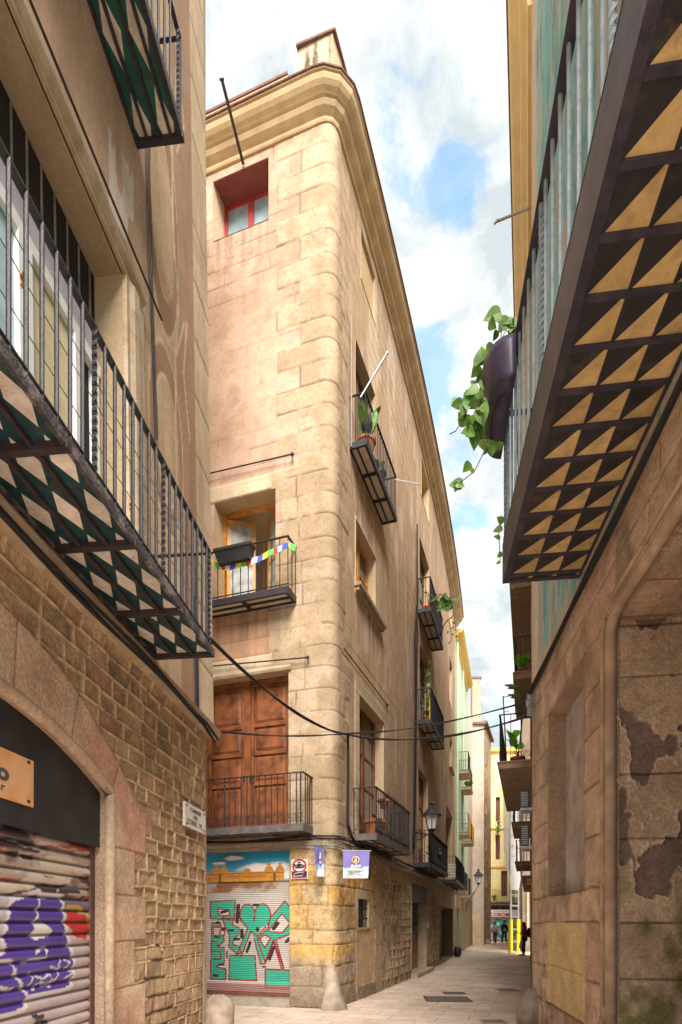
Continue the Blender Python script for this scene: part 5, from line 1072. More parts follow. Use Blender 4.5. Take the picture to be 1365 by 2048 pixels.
awning_rod(M, (418, 1333), (616, 1315), .09, 'iron awning rod above the tall brown double door', G_)
awning_rod(M, (688, 1297), (775, 1410), .09, 'iron awning rod above the street-face door beside the rounded corner', G_)
tag(rodm('awning_rod', [fpx(L, 45, -40, .12), fpx(L, 325, 640, .12)], .012, IRON, 'x'), 'long iron awning rod over the stone window surround of the near left building', 'rod')
def stay(name, a, b, w, m, label, group=None):
    t = thing(name, a, label, 'bracket', group); mb = MB(); a, b = Vector(a), Vector(b); d = (b - a).normalized(); s = d.cross(Vector((0, 0, 1))).normalized() * w / 2; u = d.cross(s).normalized() * .01
    mb.hexa([a - s - u, a + s - u, a + s + u, a - s + u, b - s - u, b + s - u, b + s + u, b - s + u]); obj('arm', mb, m, t)
    mb = MB(); mb.tube([b - s * 1.6, b + s * 1.6], .018, 6); obj('end_clip', mb, m, t)
stay('flagpole_arm', fpx(M, 487, 328, .02), pt(444, 158, 10.2), .05, IRON, 'folded dark metal arm sticking out over the red-framed top window')
stay('flagpole_arm', pt(1062, 415, 10.3), pt(993, 443, 9.8), .05, METALG, 'short grey metal arm projecting from the yellow cornice on the right')
pa = fpx(M, 722, 795, .36); stay('awning_stay', pa, pt(775, 706, 11.3), .035, METALG, 'pale perforated arm leaning up from the highest street-face balcony', 'awning arms')
stay('awning_stay', pt(792, 959, 14.0), pt(838, 968, 13.4), .035, WHITE, 'white perforated arm reaching right from the far corner of the highest street-face balcony', 'awning arms')
rodm('conduit_pipe', [fpx(M, 703, 630, .05), fpx(M, 703, 893, .05)], .016, GREYC, 'thin grey pipe standing up from the highest street-face balcony', 'pipe')
rodm('conduit_pipe', [fpx(M, 835, 1048, .06), fpx(M, 835, 1275, .06), fpx(M, 832, 1500, .06), fpx(M, 829, 1700, .06)], .022, CABLE, 'dark vertical conduit beside the second column of balconies', 'pipe')
bundle('cable_bundle', [fpx(M, 833, 1215, .08), fpx(M, 829, 1280, .09), fpx(M, 831, 1400, .08), fpx(M, 829, 1560, .07), fpx(M, 827, 1690, .07)], 4, .012, CABLE, 'tangled black cables hanging down beside the second column of balconies', 3, .05)
# cables crossing the crossing
cn = fpx(M, 697, 1470, .10)
bundle('cable_bundle', sag(pt(415, 1272, 6.9), cn, .22), 5, .011, CABLE, 'thick black cable bundle sloping from the tiled left balcony down to the rounded corner', 5, .022)
bundle('cable_bundle', sag(pt(428, 1463, 8.9), pt(700, 1468, 11.0), .05) + sag(pt(700, 1468, 11.0), pt(1062, 1402, 9.7), .10)[1:], 3, .009, CABLE, 'upper black cable strung right across the street past the corner', 6, .012)
bundle('cable_bundle', sag(cn, pt(1060, 1431, 9.8), .22), 5, .010, CABLE, 'lower sagging cable bundle from the rounded corner to the grey junction box', 7, .018)
bundle('cable_bundle', [cn, fpx(M, 697, 1500, .06), fpx(M, 696, 1600, .05), fpx(M, 696, 1650, .05), fpx(M, 703, 1675, .08), fpx(M, 716, 1694, .1)], 6, .017, CABLE, 'black cables running down the rounded corner from the overhead junction', 8, .025)
def ledge_cables():
    for k, (z, m, lab) in enumerate(((3.17, CABLE, 'black cables laid along the ledge above the shops of the corner building'), (3.00, GREYC, 'grey cables laid under the ledge of the corner building'))):
        mb = MB(); rg = random.Random(k)
        for q in range(5):
            pts = [fp(M, s, .05 + .02 * q + .015 * math.sin(s * 3 + q), z + .025 * math.sin(s * (1.3 + .4 * q) + q) + .02 * (q % 2)) for s in np.arange(-4.5, SE - .2, .25)]; mb.tube(pts, .011 if m is CABLE else .008, 5)
        tag(obj('cable_bundle', mb, m), lab, 'cable')
    mb = MB(); rg = random.Random(5)
    for i in range(9):
        s = mu(640) + rg.random() * (mu(735) - mu(640)); w = .25 + rg.random() * .5; h = .12 + rg.random() * .25; pts = [fp(M, s + w * t / 8, .08 + .10 * math.sin(math.pi * t / 8), 3.08 - h * math.sin(math.pi * t / 8)) for t in range(9)]; mb.tube(pts, .007, 5)
    tag(obj('cable_loops', mb, GREYC), 'loose loops of grey wire hanging around the purple banners', 'cable')
ledge_cables()
mb = MB()
for q in range(4): mb.tube([fp(L, u, .13 + .02 * q, 4.30 + .02 * math.sin(u * 2 + q) - .03 * (q % 2) - max(0, u - 8) * .12) for u in np.arange(-1, 8.9, .3)], .016, 5)
tag(obj('cable_bundle', mb, CABLE), 'black cables running along the ledge of the near left building', 'cable')
mb = MB()
for q in range(4): mb.tube([fpx(L, 296 + q * 3, 285, .03), fpx(L, 298 + q * 3, 520, .04 + .01 * q), fpx(L, 302 + q * 2, 600, .04), fpx(L, 308 + q * 2, 880, .04)], .0045, 5)
tag(obj('cable_bundle', mb, CABLE), 'thin black wires hanging down the mauve plaster from the upper left balcony', 'cable')
mb = MB()
for q in range(3): mb.tube([fp(L, 7.95 + .05 * q, .03, 4.4), fp(L, 7.95 + .05 * q, .03, 5.4), fp(L, 7.9 + .05 * q, .05, 5.9)], .013, 5)
tag(obj('cable_bundle', mb, CABLE), 'three black cables rising on the plaster behind the far end of the tiled left balcony', 'cable')
mb = MB()
for q in range(3): mb.tube([fp(R, u, .06 + .02 * q, 5.22 + .015 * math.sin(u * 2 + q)) for u in np.arange(2, 9.7, .3)], .015, 5)
tag(obj('cable_bundle', mb, CABLE), 'black cables under the ledge of the near right building', 'cable')
# green clothes lines on the left balcony
mb = MB()
for q, (o, z) in enumerate(((.55, 5.1), (.6, 5.3), (.5, 4.95), (.58, 5.5))): mb.tube(sag(fp(L, 2.0, o, z), fp(L, 6.6, o, z - .02), .03), .0035, 4)
t_ = tag(obj('clothes_line', mb, mat('green_cord', (.02, .22, .10), .6)), 'green cords of a washing line strung along the lower left balcony', 'washing line')
for u, z in ((3.52, 5.32), (3.7, 5.1), (3.85, 5.1), (4.9, 4.98), (5.6, 5.0)): mbp = MB(); mbp.box(fp(L, u, .56, z), (.012, .07, .02), .3); mbp.box(fp(L, u, .56, z), (.012, .03, .08), .1); obj('clothes_peg', mbp, WOODL, t_)
# junction box on the right corner, fans and machines
jb = thing('junction_box', pt(1062, 1430, 9.6), 'grey junction box where the overhead cables reach the right corner', 'box')
mb = MB(); mb.box(pt(1064, 1408, 9.55), (.10, .12, .36), .1); obj('box_body', mb, METALG, jb)
mb = MB(); mb.tube([pt(1060, 1400, 9.5), pt(1054, 1402, 9.45), pt(1054, 1412, 9.45), pt(1060, 1414, 9.5)], .012, 5); obj('cable_hook', mb, METALG, jb)
def ac(Y, z, w, d, h, label):
    t = thing('ac_unit', fp(R2, Y, .2, z), label, 'air conditioner', 'air conditioners on the right-hand wall'); mb = MB(); mb.fbox(R2, Y, Y + w, .06, .06 + d, z, z + h); obj('casing', mb, mat('dark_grey_casing', (.05, .055, .065), .5, .2, .2, 5, .1, 30), t)
    mb = MB()
    for i in range(9): mb.fbox(R2, Y - .02, Y - .001, .08, .04 + d, z + .03 + i * (h - .06) / 9, z + .03 + (i + .45) * (h - .06) / 9)
    obj('grille', mb, METALG, t); mb = MB(); mb.fbox(R2, Y, Y + .05, 0, .06 + d, z - .05, z - .001); mb.fbox(R2, Y + w - .05, Y + w, 0, .06 + d, z - .05, z - .001); obj('bracket', mb, METALG, t)
ac(11.0, 3.72, .35, .16, .33, 'black air conditioner high on the right wall below the ornate balcony'); ac(11.2, 3.04, .5, .15, .42, 'ribbed black air conditioner lower on the right wall')
yb = thing('alarm_box', (5.5, 17, 2.7), 'small yellow alarm box on the right wall above the scaffolding', 'box'); mb = MB(); mb.fbox(R2, 17.5, 17.7, .0, .12, 2.72, 2.88); obj('casing', mb, mat('yellow_plastic', (.80, .52, .01), .4, 0, .05, 3, 0), yb); mb = MB(); mb.fbox(R2, 17.46, 17.499, .02, .1, 2.77, 2.79); obj('slot', mb, DARK, yb)
# street lamps
def lantern(base, s, label, arm):
    t = thing('street_lamp', base, label, 'street lamp', 'wall lanterns along the left side'); b = Vector(base)
    mb = MB(); mb.lathe(b, [(.13 * s, .06 * s), (.24 * s, .50 * s)], 6, sx=1, rz=.4); obj('glass', mb, LANTG, t)
    mb = MB()
    for k in range(6):
        a = .4 + math.pi * 2 * k / 6; mb.tube([b + Vector((.132 * s * math.cos(a), .132 * s * math.sin(a), .05 * s)), b + Vector((.243 * s * math.cos(a), .243 * s * math.sin(a), .505 * s))], .014 * s, 4)
    mb.lathe(b, [(.04 * s, -.10 * s), (.07 * s, -.03 * s), (.15 * s, .03 * s), (.145 * s, .06 * s)], 6, rz=.4); obj('cage', mb, IRON, t)
    mb = MB(); mb.lathe(b, [(.33 * s, .49 * s), (.33 * s, .52 * s), (.25 * s, .60 * s), (.19 * s, .66 * s), (.13 * s, .74 * s), (.10 * s, .76 * s), (.10 * s, .79 * s), (.055 * s, .81 * s), (.05 * s, .86 * s), (.10 * s, .90 * s), (.03 * s, .95 * s)], 12); obj('lamp_hood', mb, mat('lamp_black_metal', (.05, .045, .05), .35, .4, .2, 6, .1, 40, .6), t)
    mb = MB(); a = Vector(arm); e = b + Vector((0, 0, -.1 * s)); mid = a.lerp(e, .5)
    mb.tube([a, a.lerp(e, .3) + Vector((0, 0, .02)), e - Vector((0, 0, .04)), e], .022 * s, 6); mb.tube([a + Vector((0, 0, -.35 * s)), a.lerp(e, .3) + Vector((0, 0, -.22 * s)), a.lerp(e, .75) + Vector((0, 0, -.05))], .016 * s, 5)
    for c, r in ((.25, .07), (.45, .055), (.62, .04)):
        p = a.lerp(e, c) + Vector((0, 0, -.07 * s)); mb.tube([p + (e - a).normalized() * r * math.cos(q) + Vector((0, 0, r * math.sin(q))) for q in np.linspace(0, 5.6, 10)], .009 * s, 4)
    mb.tube([a + Vector((0, 0, .1)), a + Vector((0, 0, -.5 * s))], .025 * s, 6); obj('bracket', mb, IRON, t)
lantern(pt(864, 1662, 16.6), .84, 'black lantern on a scrolled bracket beside the first-floor balconies', fp(M, M.u(824), .04, zp(1665, 17.2)))
lantern(pt(957.5, 1768, 36.5), .95, 'smaller distant lantern in front of the cream building', fp(G1, 36.9, .02, 2.7))
# street-name plaque, bar sign, banners, stickers
pq = thing('street_sign', fp(L, 8.1, 0, 2.85), 'white enamel street-name plaque on the stone corner of the near left building', 'sign')
mb = MB(); u0, u1 = L.u(370, .02), L.u(411, .02); z0 = 2.855; z1 = 3.165; mb.fbox(L, u0, u1, .015, .045, z0, z1); obj('plate', mb, mat('white_enamel', (.74, .72, .68), .4, 0, .06, 5, .05, 30), pq)
mb = MB(); cu_ = (u0 + u1) / 2
text_mb(mb, L, 'CARRER', cu_, z1 - .095, .075, .046, .002, .001, 1.55); text_mb(mb, L, 'DEL', cu_, z1 - .175, .07, .046, .002, .001, 1.5); text_mb(mb, L, 'CORRE.  VE...', cu_, z1 - .27, .098, .046, .002, .0, 1.16); obj('lettering', mb, DARK, pq)
mb = MB()
for u in (u0 + .06, u1 - .06):
    for z in (z0 + .03, z1 - .04): mb.fbox(L, u - .012, u + .012, .045, .052, z - .012, z + .012)
obj('screw', mb, DARK, pq)
bs = thing('bar_sign', fp(L, 4.2, -.1, 2.5), 'square orange wooden bar sign on the black board over the purple-tagged shutter', 'sign')
mb = MB(); mb.fbox(L, 3.45, 4.73, -.13, -.085, 2.51, 2.875); obj('board', mb, WOODS, bs)
mb = MB(); text_mb(mb, L, 'o', 4.36, 2.645, .17, -.083, .002, .006, 1.45); obj('lettering', mb, mat('slate_lettering', (.07, .07, .09), .6), bs); mb = MB(); text_mb(mb, L, 'r', 4.09, 2.645, .17, -.083, .002, .006, 1.45); obj('lettering', mb, mat('slate_lettering', (.07, .07, .09), .6), bs); mb = MB(); text_mb(mb, L, 'bar', 4.30, 2.565, .085, -.083, .002, .0, 1.5); obj('lettering', mb, mat('slate_lettering', (.07, .07, .09), .6), bs)
mb = MB()
for z in (2.545, 2.85): mb.fbox(L, 4.65, 4.675, -.085, -.078, z - .01, z + .01)
obj('screw', mb, DARK, bs)
PUR = mat('purple_banner_cloth', (.22, .20, .52), .7, 0, .1, 3, .1, 30); LBL = mat('pale_blue_print', (.45, .62, .72), .7, 0, .05); WCL = mat('white_banner_cloth', (.80, .80, .82), .7, 0, .05); YR = mat('yellow_ring_print', (.85, .52, .08), .6)
def banner(px0, px1, py0, py1, Y, yaw, label, full, curl):
    a, b = pt(px0, py0, Y), pt(px1, py0, Y + yaw); d = Vector((b.x - a.x, b.y - a.y)); w = d.length; G = Gen((a.x, a.y), d); top = zp(py0, Y); bot = zp(py1, Y); h = top - bot
    t = thing('banner', (a.x, a.y, bot), label, 'banner', 'purple hanging banners')
    def sheet(v0, v1, m, nm, f=lambda u: 0, g=lambda u: 0):
        mb = MB(); nu_ = 16
        for side, off in ((1, .0), (-1, -.008)):
            R_ = []
            for i in range(nu_ + 1):
                x = i / nu_; R_.append([mb.vert(fp(G, x * w * (1 - curl * k_ * .35), off + .03 * math.sin(x * 7 + k_ * 2) * k_ + curl * .12 * k_ * x, top - h * (v0 + f(x) + (v1 + g(x) - v0 - f(x)) * k_ if True else 0))) for k_ in (0.0, .25, .5, .75, 1.0)] if False else
                                                          [mb.vert(fp(G, x * w * (1 - curl * vv * .35), off + .03 * math.sin(x * 7 + vv * 2) * vv + curl * .12 * vv * x, top - h * vv)) for vv in [v0 + f(x) + (v1 + g(x) - v0 - f(x)) * k_ for k_ in (0.0, .25, .5, .75, 1.0)]])
            for A, B in zip(R_[:-1], R_[1:]):
                for k_ in range(4): mb.face((A[k_], B[k_], B[k_ + 1], A[k_ + 1]))
        return obj(nm, mb, m, t)
    z1_ = lambda x: .045 * math.sin(x * 12) + .02 * math.sin(x * 29); z2_ = lambda x: .04 * math.sin(x * 10 + 1) + .015 * math.sin(x * 31)
    sheet(0, .60, PUR, 'cloth', g=z1_); sheet(.60, .78, LBL, 'cloth', f=z1_, g=z2_); sheet(.78, 1.0, WCL, 'cloth', f=z2_)
    mb = MB(); cx = w * (.46 if full else .42); rr = h * .135; rx = rr * (1 if full else .45)
    for q in range(28):
        a0, a1 = q / 28 * 2 * math.pi, (q + 1) / 28 * 2 * math.pi
        mb.quad([fp(G, cx + rx * r_ * math.cos(a_), .035, top - h * .33 + rr * r_ * math.sin(a_)) for a_, r_ in ((a0, .8), (a1, .8), (a1, 1.05), (a0, 1.05))])
    obj('ring_emblem', mb, YR, t)
    mb = MB(); s_ = rr / .1
    def ln(p, r=.008): mb.tube([fp(G, cx + x * s_ * (1 if full else .45), .037, top - h * .33 + z * s_) for x, z in p], r, 5)
    ln(ell(-.0, -.035, .03, .03, 0, 360, 12)); ln([(0, -.035), (.03, .0), (.012, .03), (.045, .045)]); ln([(-.035, .04), (.0, .045), (.02, .0)]); ln([(.04, .05), (.042, .062)], .014)
    if full:
        text_mb(mb, G, 'EURO', cx, top - h * .60, h * .125, .04, .002, .004, 1.1, shear=.3); text_mb(mb, G, 'SEGWAY', cx, top - h * .72, h * .125, .045, .002, .004, 1.05, shear=.3)
    else: text_mb(mb, G, 'EURO', cx, top - h * .58, h * .1, .04, .002, .004, .45, shear=.3)
    obj('white_print', mb, WHITE, t)
    if full:
        mb = MB(); text_mb(mb, G, 'SEGWAY TOURS & P', w * .44, top - h * .905, h * .085, .06, .002, .001, .78); obj('dark_print', mb, mat('slate_lettering', (.07, .07, .09), .6), t)
    mb = MB(); mb.tube([fp(G, -.03, 0, top + .005), fp(G, w + .03, 0, top + .005)], .008, 6); mb.tube([fp(G, w * .5, 0, top), fp(M, M.u((px0 + px1) / 2), .02, top + .12)], .006, 5); obj('hanging_rod', mb, METALG, t)
banner(686.5, 740, 1702, 1757, 10.7, .05, 'wide purple and white banner with yellow ring emblem hanging at the corner', True, .22)
banner(629.5, 648, 1691, 1752, 10.75, .25, 'narrow twisted purple banner seen edge-on to the left of the wide one', False, .1)
st = thing('warning_plate', fpx(M, 600, 1759, .02), 'white plate with red ring and black artwork on the orange corner stones', 'sign')
s0, s1 = M.u(585), M.u(617.5); Ys = YM((s0 + s1) / 2); z0, z1 = zp(1758.5, Ys), zp(1719.5, Ys); c = (s0 + s1) / 2; w = s1 - s0; h = z1 - z0
mb = MB(); mb.fbox(M, s0, s1, .03, .045, z0, z1); obj('plate', mb, WHITE, st)
mb = MB(); mb.fbox(M, s0 + .012, s1 - .012, .045, .048, z0 + .035, z0 + h * .40); obj('lower_panel', mb, mat('navy_print', (.035, .035, .07), .6), st)
mb = MB()
for q in range(24):
    a0, a1 = q / 24 * 2 * math.pi, (q + 1) / 24 * 2 * math.pi; mb.quad([fp(M, c + w * .45 * r_ * math.cos(a_), .050, z0 + h * .66 + w * .40 * r_ * math.sin(a_)) for a_, r_ in ((a0, .76), (a1, .76), (a1, 1), (a0, 1))])
mb.fbox(M, s0 + .012, s1 - .012, .045, .048, z0 + .010, z0 + .032); obj('red_ring', mb, mat('red_print', (.55, .02, .03), .6), st)
mb = MB(); mb.fbox(M, c - w * .27, c + w * .27, .048, .051, z0 + h * .54, z0 + h * .60); mb.fbox(M, c - w * .15, c + w * .15, .048, .051, z0 + h * .70, z0 + h * .76); mb.lathe(fp(M, c, .049, z0 + h * .84), [(.02, -.01), (.028, .01)], 8); text_mb(mb, M, 'Problem', c, z0 + h * .61, .075, .052, .001, .004, .85); obj('black_print', mb, DARK, st)
mb = MB(); mb.tube([fp(M, c + (x - .5) * w, .05, z0 + h * z) for x, z in ((.15, .12), (.2, .28), (.75, .33), (.68, .15), (.12, .13))], .006, 4); obj('white_print', mb, WHITE, st)
pl = thing('wall_plaque', fpx(M, 843, 1858, .02), 'small blue and white plaque beside the dark green shop shutter', 'sign')
a, b = shp[1] + .05, shp[1] + .32; mb = MB(); mb.fbox(M, a, b, .02, .045, 1.42, 1.66); obj('plate', mb, WHITE, pl); mb = MB(); mb.fbox(M, a + .02, b - .02, .045, .05, 1.58, 1.64); mb.fbox(M, a + .02, b - .02, .045, .05, 1.44, 1.46); obj('blue_print', mb, mat('blue_print', (.06, .15, .42), .5), pl)
# guard stones
def stone(name, c, r, seed, label, top=1.0, m=None):
    mb = MB(); mb.blob((c[0], c[1], r[2] * .3), (r[0], r[1], r[2]), seed, 12, .22, fl=-r[2] * .3 - .005); o = obj(name, mb, m or mat('worn_guard_stone', (.34, .27, .21), .85, 0, .3, 6, .7, 30, tint=(.42, .34, .27)), smooth=True); return tag(o, label, 'guard stone', 'guard stones at the wall corners')
stone('guard_stone', (-1.84, 9.0, 0), (.24, .26, .40), 2, 'large worn guard stone at the foot of the near left wall corner')
stone('guard_stone', (3.02, 9.5, 0), (.22, .28, .42), 5, 'rounded guard stone at the foot of the near right wall corner')
mb = MB(); R_ = []
for (z, w, o) in ((0, .17, .33), (.1, .165, .30), (.25, .13, .26), (.4, .125, .20), (.62, .11, .12), (.8, .09, .03), (.88, .07, -.03)):
    R_.append([mb.vert(fp(M, s_, o_, z)) for s_, o_ in ((-w - .02, -.02), (-w * .8 - .02, o * .8), (-.02, o), (w * .8 - .02, o * .8), (w - .02, -.02))])
for A, B in zip(R_[:-1], R_[1:]):
    for k in range(4): mb.face((A[k], A[k + 1], B[k + 1], B[k]))
mb.face(R_[-1]); tag(obj('guard_stone', mb, mat('polished_guard_stone', (.40, .32, .24), .6, 0, .35, 5, .6, 25, tint=(.22, .18, .16)), smooth=True), 'leaning wedge guard stone at the foot of the rounded corner', 'guard stone', 'guard stones at the wall corners')
# covers in the paving
def cover(px0, px1, py, dy, label, m, rz=.0, name='manhole_cover'):
    Y = FP * CH / (py - HY); a = (px0 - CX) / FP * Y; b = (px1 - CX) / FP * Y; d = FP * CH / (py - dy - HY) - FP * CH / (py + dy - HY)
    t = thing(name, ((a + b) / 2, Y, 0), label, 'manhole cover', 'metal covers set in the paving'); mb = MB(); mb.box(((a + b) / 2, Y, .004), (b - a, d, .006), rz); obj('rim', mb, m, t)
    mb = MB(); k = 9
    for i in range(k): mb.box(((a + b) / 2 + (i - k / 2 + .5) * (b - a) * .88 / k, Y, .0085), ((b - a) * .88 / k * .6, d * .8, .003), rz)
    obj('tread', mb, mat('worn_iron_tread', (.20, .17, .15), .6, .2, .2, 9, .2, 30), t)
CI = mat('cast_iron_cover', (.12, .10, .09), .6, .2, .2, 8, .3, 40)
cover(850, 940, 1999, 5.5, 'large dark iron cover in the paving near the corner', CI, -.05); cover(887, 930, 1987, 2.5, 'narrow dark cover just behind the large one', CI, -.05); cover(995, 1036, 1981, 3, 'thin outlined cover on the right of the paving', mat('stone_cover', (.36, .29, .23), .7), 0); cover(962, 1012, 2044, 4, 'stone-coloured cover at the very front of the paving', mat('stone_cover', (.36, .29, .23)), 0)
# ================================================================ PLANTS
def leaf_mesh(mb, p, d, n, s, kind=0, mi=0):
    """one leaf: base p, direction d, face normal n, length s"""
    d = Vector(d).normalized(); n = (Vector(n) - d * Vector(n).dot(d)).normalized(); x = d.cross(n)
    if kind == 0: out = [(0, .0), (.10, .30), (-.02, .34), (-.10, .20)][:0] or [(0, 0), (-.12, .22), (.02, .42), (.28, .46), (.55, .34), (.80, .15), (1.0, 0)]     # heart
    elif kind == 1: out = [(0, .02), (.25, .12), (.6, .14), (.85, .09), (1.0, 0)]                                   # strap
    else: out = [(0, .05), (.1, .5), (.35, .62), (.42, .22), (.52, .6), (.62, .2), (.72, .46), (.8, .16), (1.0, 0)]    # split leaf
    c = [mb.vert(Vector(p) + d * s * t + n * (-.10 * s * t * t)) for t, w in out]
    for sg in (1, -1):
        e = [mb.vert(Vector(p) + d * s * t + x * s * w * sg + n * (.10 * s * w - .12 * s * t * t)) for t, w in out]
        for i in range(len(out) - 1):
            f = (c[i], e[i], e[i + 1], c[i + 1]); mb.face(f if sg > 0 else f[::-1], mi)
def rv(rg, k=1): return Vector((rg.uniform(-k, k), rg.uniform(-k, k), rg.uniform(-k, k)))
def potted(base, pr, ph, label, cat='potted plant', kind=1, n=14, sz=.3, seed=1, pm=TERRA, lm=LEAF, spread=.6, droop=0, group=None, sc=1):
    t = thing('potted_plant', base, label, cat, group); rg = random.Random(seed); b = Vector(base)
    mb = MB(); mb.lathe(b, [(pr * .68, 0), (pr * .92, ph * .8), (pr * 1.04, ph * .82), (pr * 1.04, ph), (pr * .9, ph), (pr * .88, ph * .9)], 18); obj('pot', mb, pm, t, smooth=False)
    mb = MB(); mb.lathe(b + Vector((0, 0, ph * .86)), [(pr * .87, 0), (pr * .5, ph * .05)], 12); obj('soil', mb, mat('soil', (.05, .035, .025), .95), t)
    mb = MB(); st = MB()
    for i in range(n):
        a = rg.random() * 6.28; tilt = rg.random() * spread; d = Vector((math.cos(a) * tilt, math.sin(a) * tilt, 1)).normalized(); p = b + Vector((0, 0, ph)); q = p + d * sz * rg.uniform(.5, 1.3)
        st.tube([p, p.lerp(q, .5) + rv(rg, .01), q], .004, 4); leaf_mesh(mb, q if kind != 1 else p, (d + Vector((math.cos(a), math.sin(a), -droop)) * (.7 if kind != 1 else .2)), rv(rg) + Vector((0, 0, 1.2)), sz * rg.uniform(.7, 1.2) * sc, kind)
    obj('foliage', mb, lm, t); obj('stems', st, STEM, t); return t
# highest street-face balcony
potted(fp(M, mu(703) + .35, .2, 11.1), .19, .34, 'terracotta pot with tall strap-leaved plant on the highest street-face balcony', kind=1, n=12, sz=.62, seed=3, lm=LEAF2, spread=.35)
potted(fp(M, mu(703) + 1.35, .2, 11.1), .14, .40, 'tall black pot with low greenery on the highest street-face balcony', kind=0, n=14, sz=.14, seed=4, pm=BLACKP, lm=LEAF2, spread=.8)
wc = thing('wicker_basket', fp(M, mu(703) + .2, .3, 11.6), 'small dark round basket hooked inside the highest street-face balcony rail', 'basket'); mb = MB(); mb.lathe(fp(M, mu(703) + .28, .24, 11.56), [(.07, 0), (.11, .08), (.12, .16), (.10, .16)], 12); obj('basket_body', mb, BLACKP, wc); mb = MB(); mb.tube([fp(M, mu(703) + .28 + .1 * math.cos(a), .24, 11.72 + .09 * math.sin(a)) for a in np.linspace(0, math.pi, 8)], .006, 4); obj('handle', mb, IRON, wc)
# first-floor street-face balcony
potted(fp(M, mu(712) + .45, .26, 3.39), .25, .36, 'wide terracotta pot on the first-floor balcony beside the corner cables', kind=0, n=5, sz=.07, seed=6)
hp = thing('hanging_pot', fp(M, mu(735), .44, 4.0), 'small terracotta bowl hanging on the first-floor balcony handrail', 'plant pot'); mb = MB(); s_ = mu(728); mb.lathe(fp(M, s_ + .12, .40, 4.02), [(.05, 0), (.095, .13), (.13, .15), (.13, .19), (.11, .19)], 14); obj('pot', mb, TERRA, hp); mb = MB(); mb.tube([fp(M, s_ + .12, .46, 4.21), fp(M, s_ + .12, .49, 4.33), fp(M, s_ + .12, .45, 4.33)], .006, 4); obj('hook', mb, IRON, hp)
# second column
bs_ = mu(836)
mon = potted(fp(M, bs_ + .5, .2, 11.12), .17, .26, 'monstera in an orange pot spilling over the upper balcony of the second column', kind=2, n=0, sz=.4, seed=9, pm=mat('orange_plastic', (.75, .13, .04), .4))
mb = MB(); st = MB(); rg = random.Random(4); b = fp(M, bs_ + .55, .25, 11.4)
for px, py, sz in ((868, 1197, .42), (880, 1200, .46), (892, 1192, .44), (905, 1197, .36), (886, 1212, .52), (858, 1192, .38), (848, 1185, .2), (896, 1206, .4)):
    q = pt(px, py, 17.6); st.tube([b, b.lerp(q, .5) + Vector((0, 0, .25)), q], .009, 5); leaf_mesh(mb, q, (q - b).normalized() + Vector((0, 0, -.6)) + rv(rg, .5), Vector((-.3, -1, .5)) + rv(rg, .9), sz * .85, 2)
obj('foliage', mb, LEAF, mon); obj('stems', st, STEM, mon)
tr = thing('bare_shrub', fp(M, bs_ + 2.2, .3, 11.1), 'thin bare twig with hanging tendrils over the far end of the monstera balcony', 'shrub'); mb = MB()
P = [pt(885, 1262, 19.6), pt(888, 1250, 19.5), pt(896, 1240, 19.4), pt(905, 1233, 19.3), pt(912, 1228, 19.2)]; mb.tube(P, [.02, .018, .014, .01, .006], 5); mb.tube([P[2], pt(899, 1247, 19.3), pt(902, 1262, 19.3), pt(904, 1285, 19.3)], .008, 5); mb.tube([P[3], pt(907, 1225, 19.2)], .006, 4); mb.tube([P[0], fp(M, bs_ + 2.2, .3, 11.15)], .02, 5); obj('branch', mb, STEM, tr)
mb = MB(); rg = random.Random(8)
for i in range(16): leaf_mesh(mb, pt(900 + rg.uniform(-4, 13), 1232 + rg.uniform(-8, 55), 19.3), rv(rg), rv(rg), .07, 0)
obj('foliage', mb, LEAF, tr)
potted(fp(M, bs_ + .5, .2, 7.74), .13, .24, 'climbing green plant in the near corner of the middle second-column balcony', kind=0, n=40, sz=.11, seed=12, lm=LEAF2, spread=.25, sc=1)
mb = MB(); st = MB(); rg = random.Random(14)
for i in range(46): z = 8.0 + rg.random() * 1.7; leaf_mesh(mb, fp(M, bs_ + .5 + rg.uniform(-.12, .15), .2 + rg.uniform(-.12, .12), z), rv(rg), rv(rg), .11, 0)
st.tube([fp(M, bs_ + .5, .2, 7.95), fp(M, bs_ + .45, .2, 8.7), fp(M, bs_ + .52, .22, 9.7)], .012, 5); v_ = thing('climbing_vine', fp(M, bs_ + .5, .2, 8), 'leafy vine climbing a cord above the middle second-column balcony', 'vine'); obj('foliage', mb, LEAF2, v_); obj('stems', st, STEM, v_)
yc = thing('picture_board', fp(M, bs_ + .6, .3, 7.74), 'yellow picture-frame board standing in the middle second-column balcony', 'board'); mb = MB()
for a in ((.3, .36, 0, .75), (.9, .96, 0, .75), (.36, .9, .69, .75), (.36, .9, 0, .06)): mb.fbox(M, bs_ + a[0], bs_ + a[1], .3, .34, 7.76 + a[2], 7.76 + a[3])
obj('frame', mb, mat('yellow_plastic', (.80, .52, .01), .4), yc); mb = MB(); mb.fbox(M, bs_ + .36, bs_ + .9, .31, .32, 7.82, 8.45); obj('panel', mb, WHITE, yc)
potted(fp(M, mu(826) + 1.9, .3, 3.38), .16, .26, 'bushy green potted plant on the first-floor balcony behind the lantern', kind=1, n=60, sz=.42, seed=16, lm=LEAF2, spread=.9)
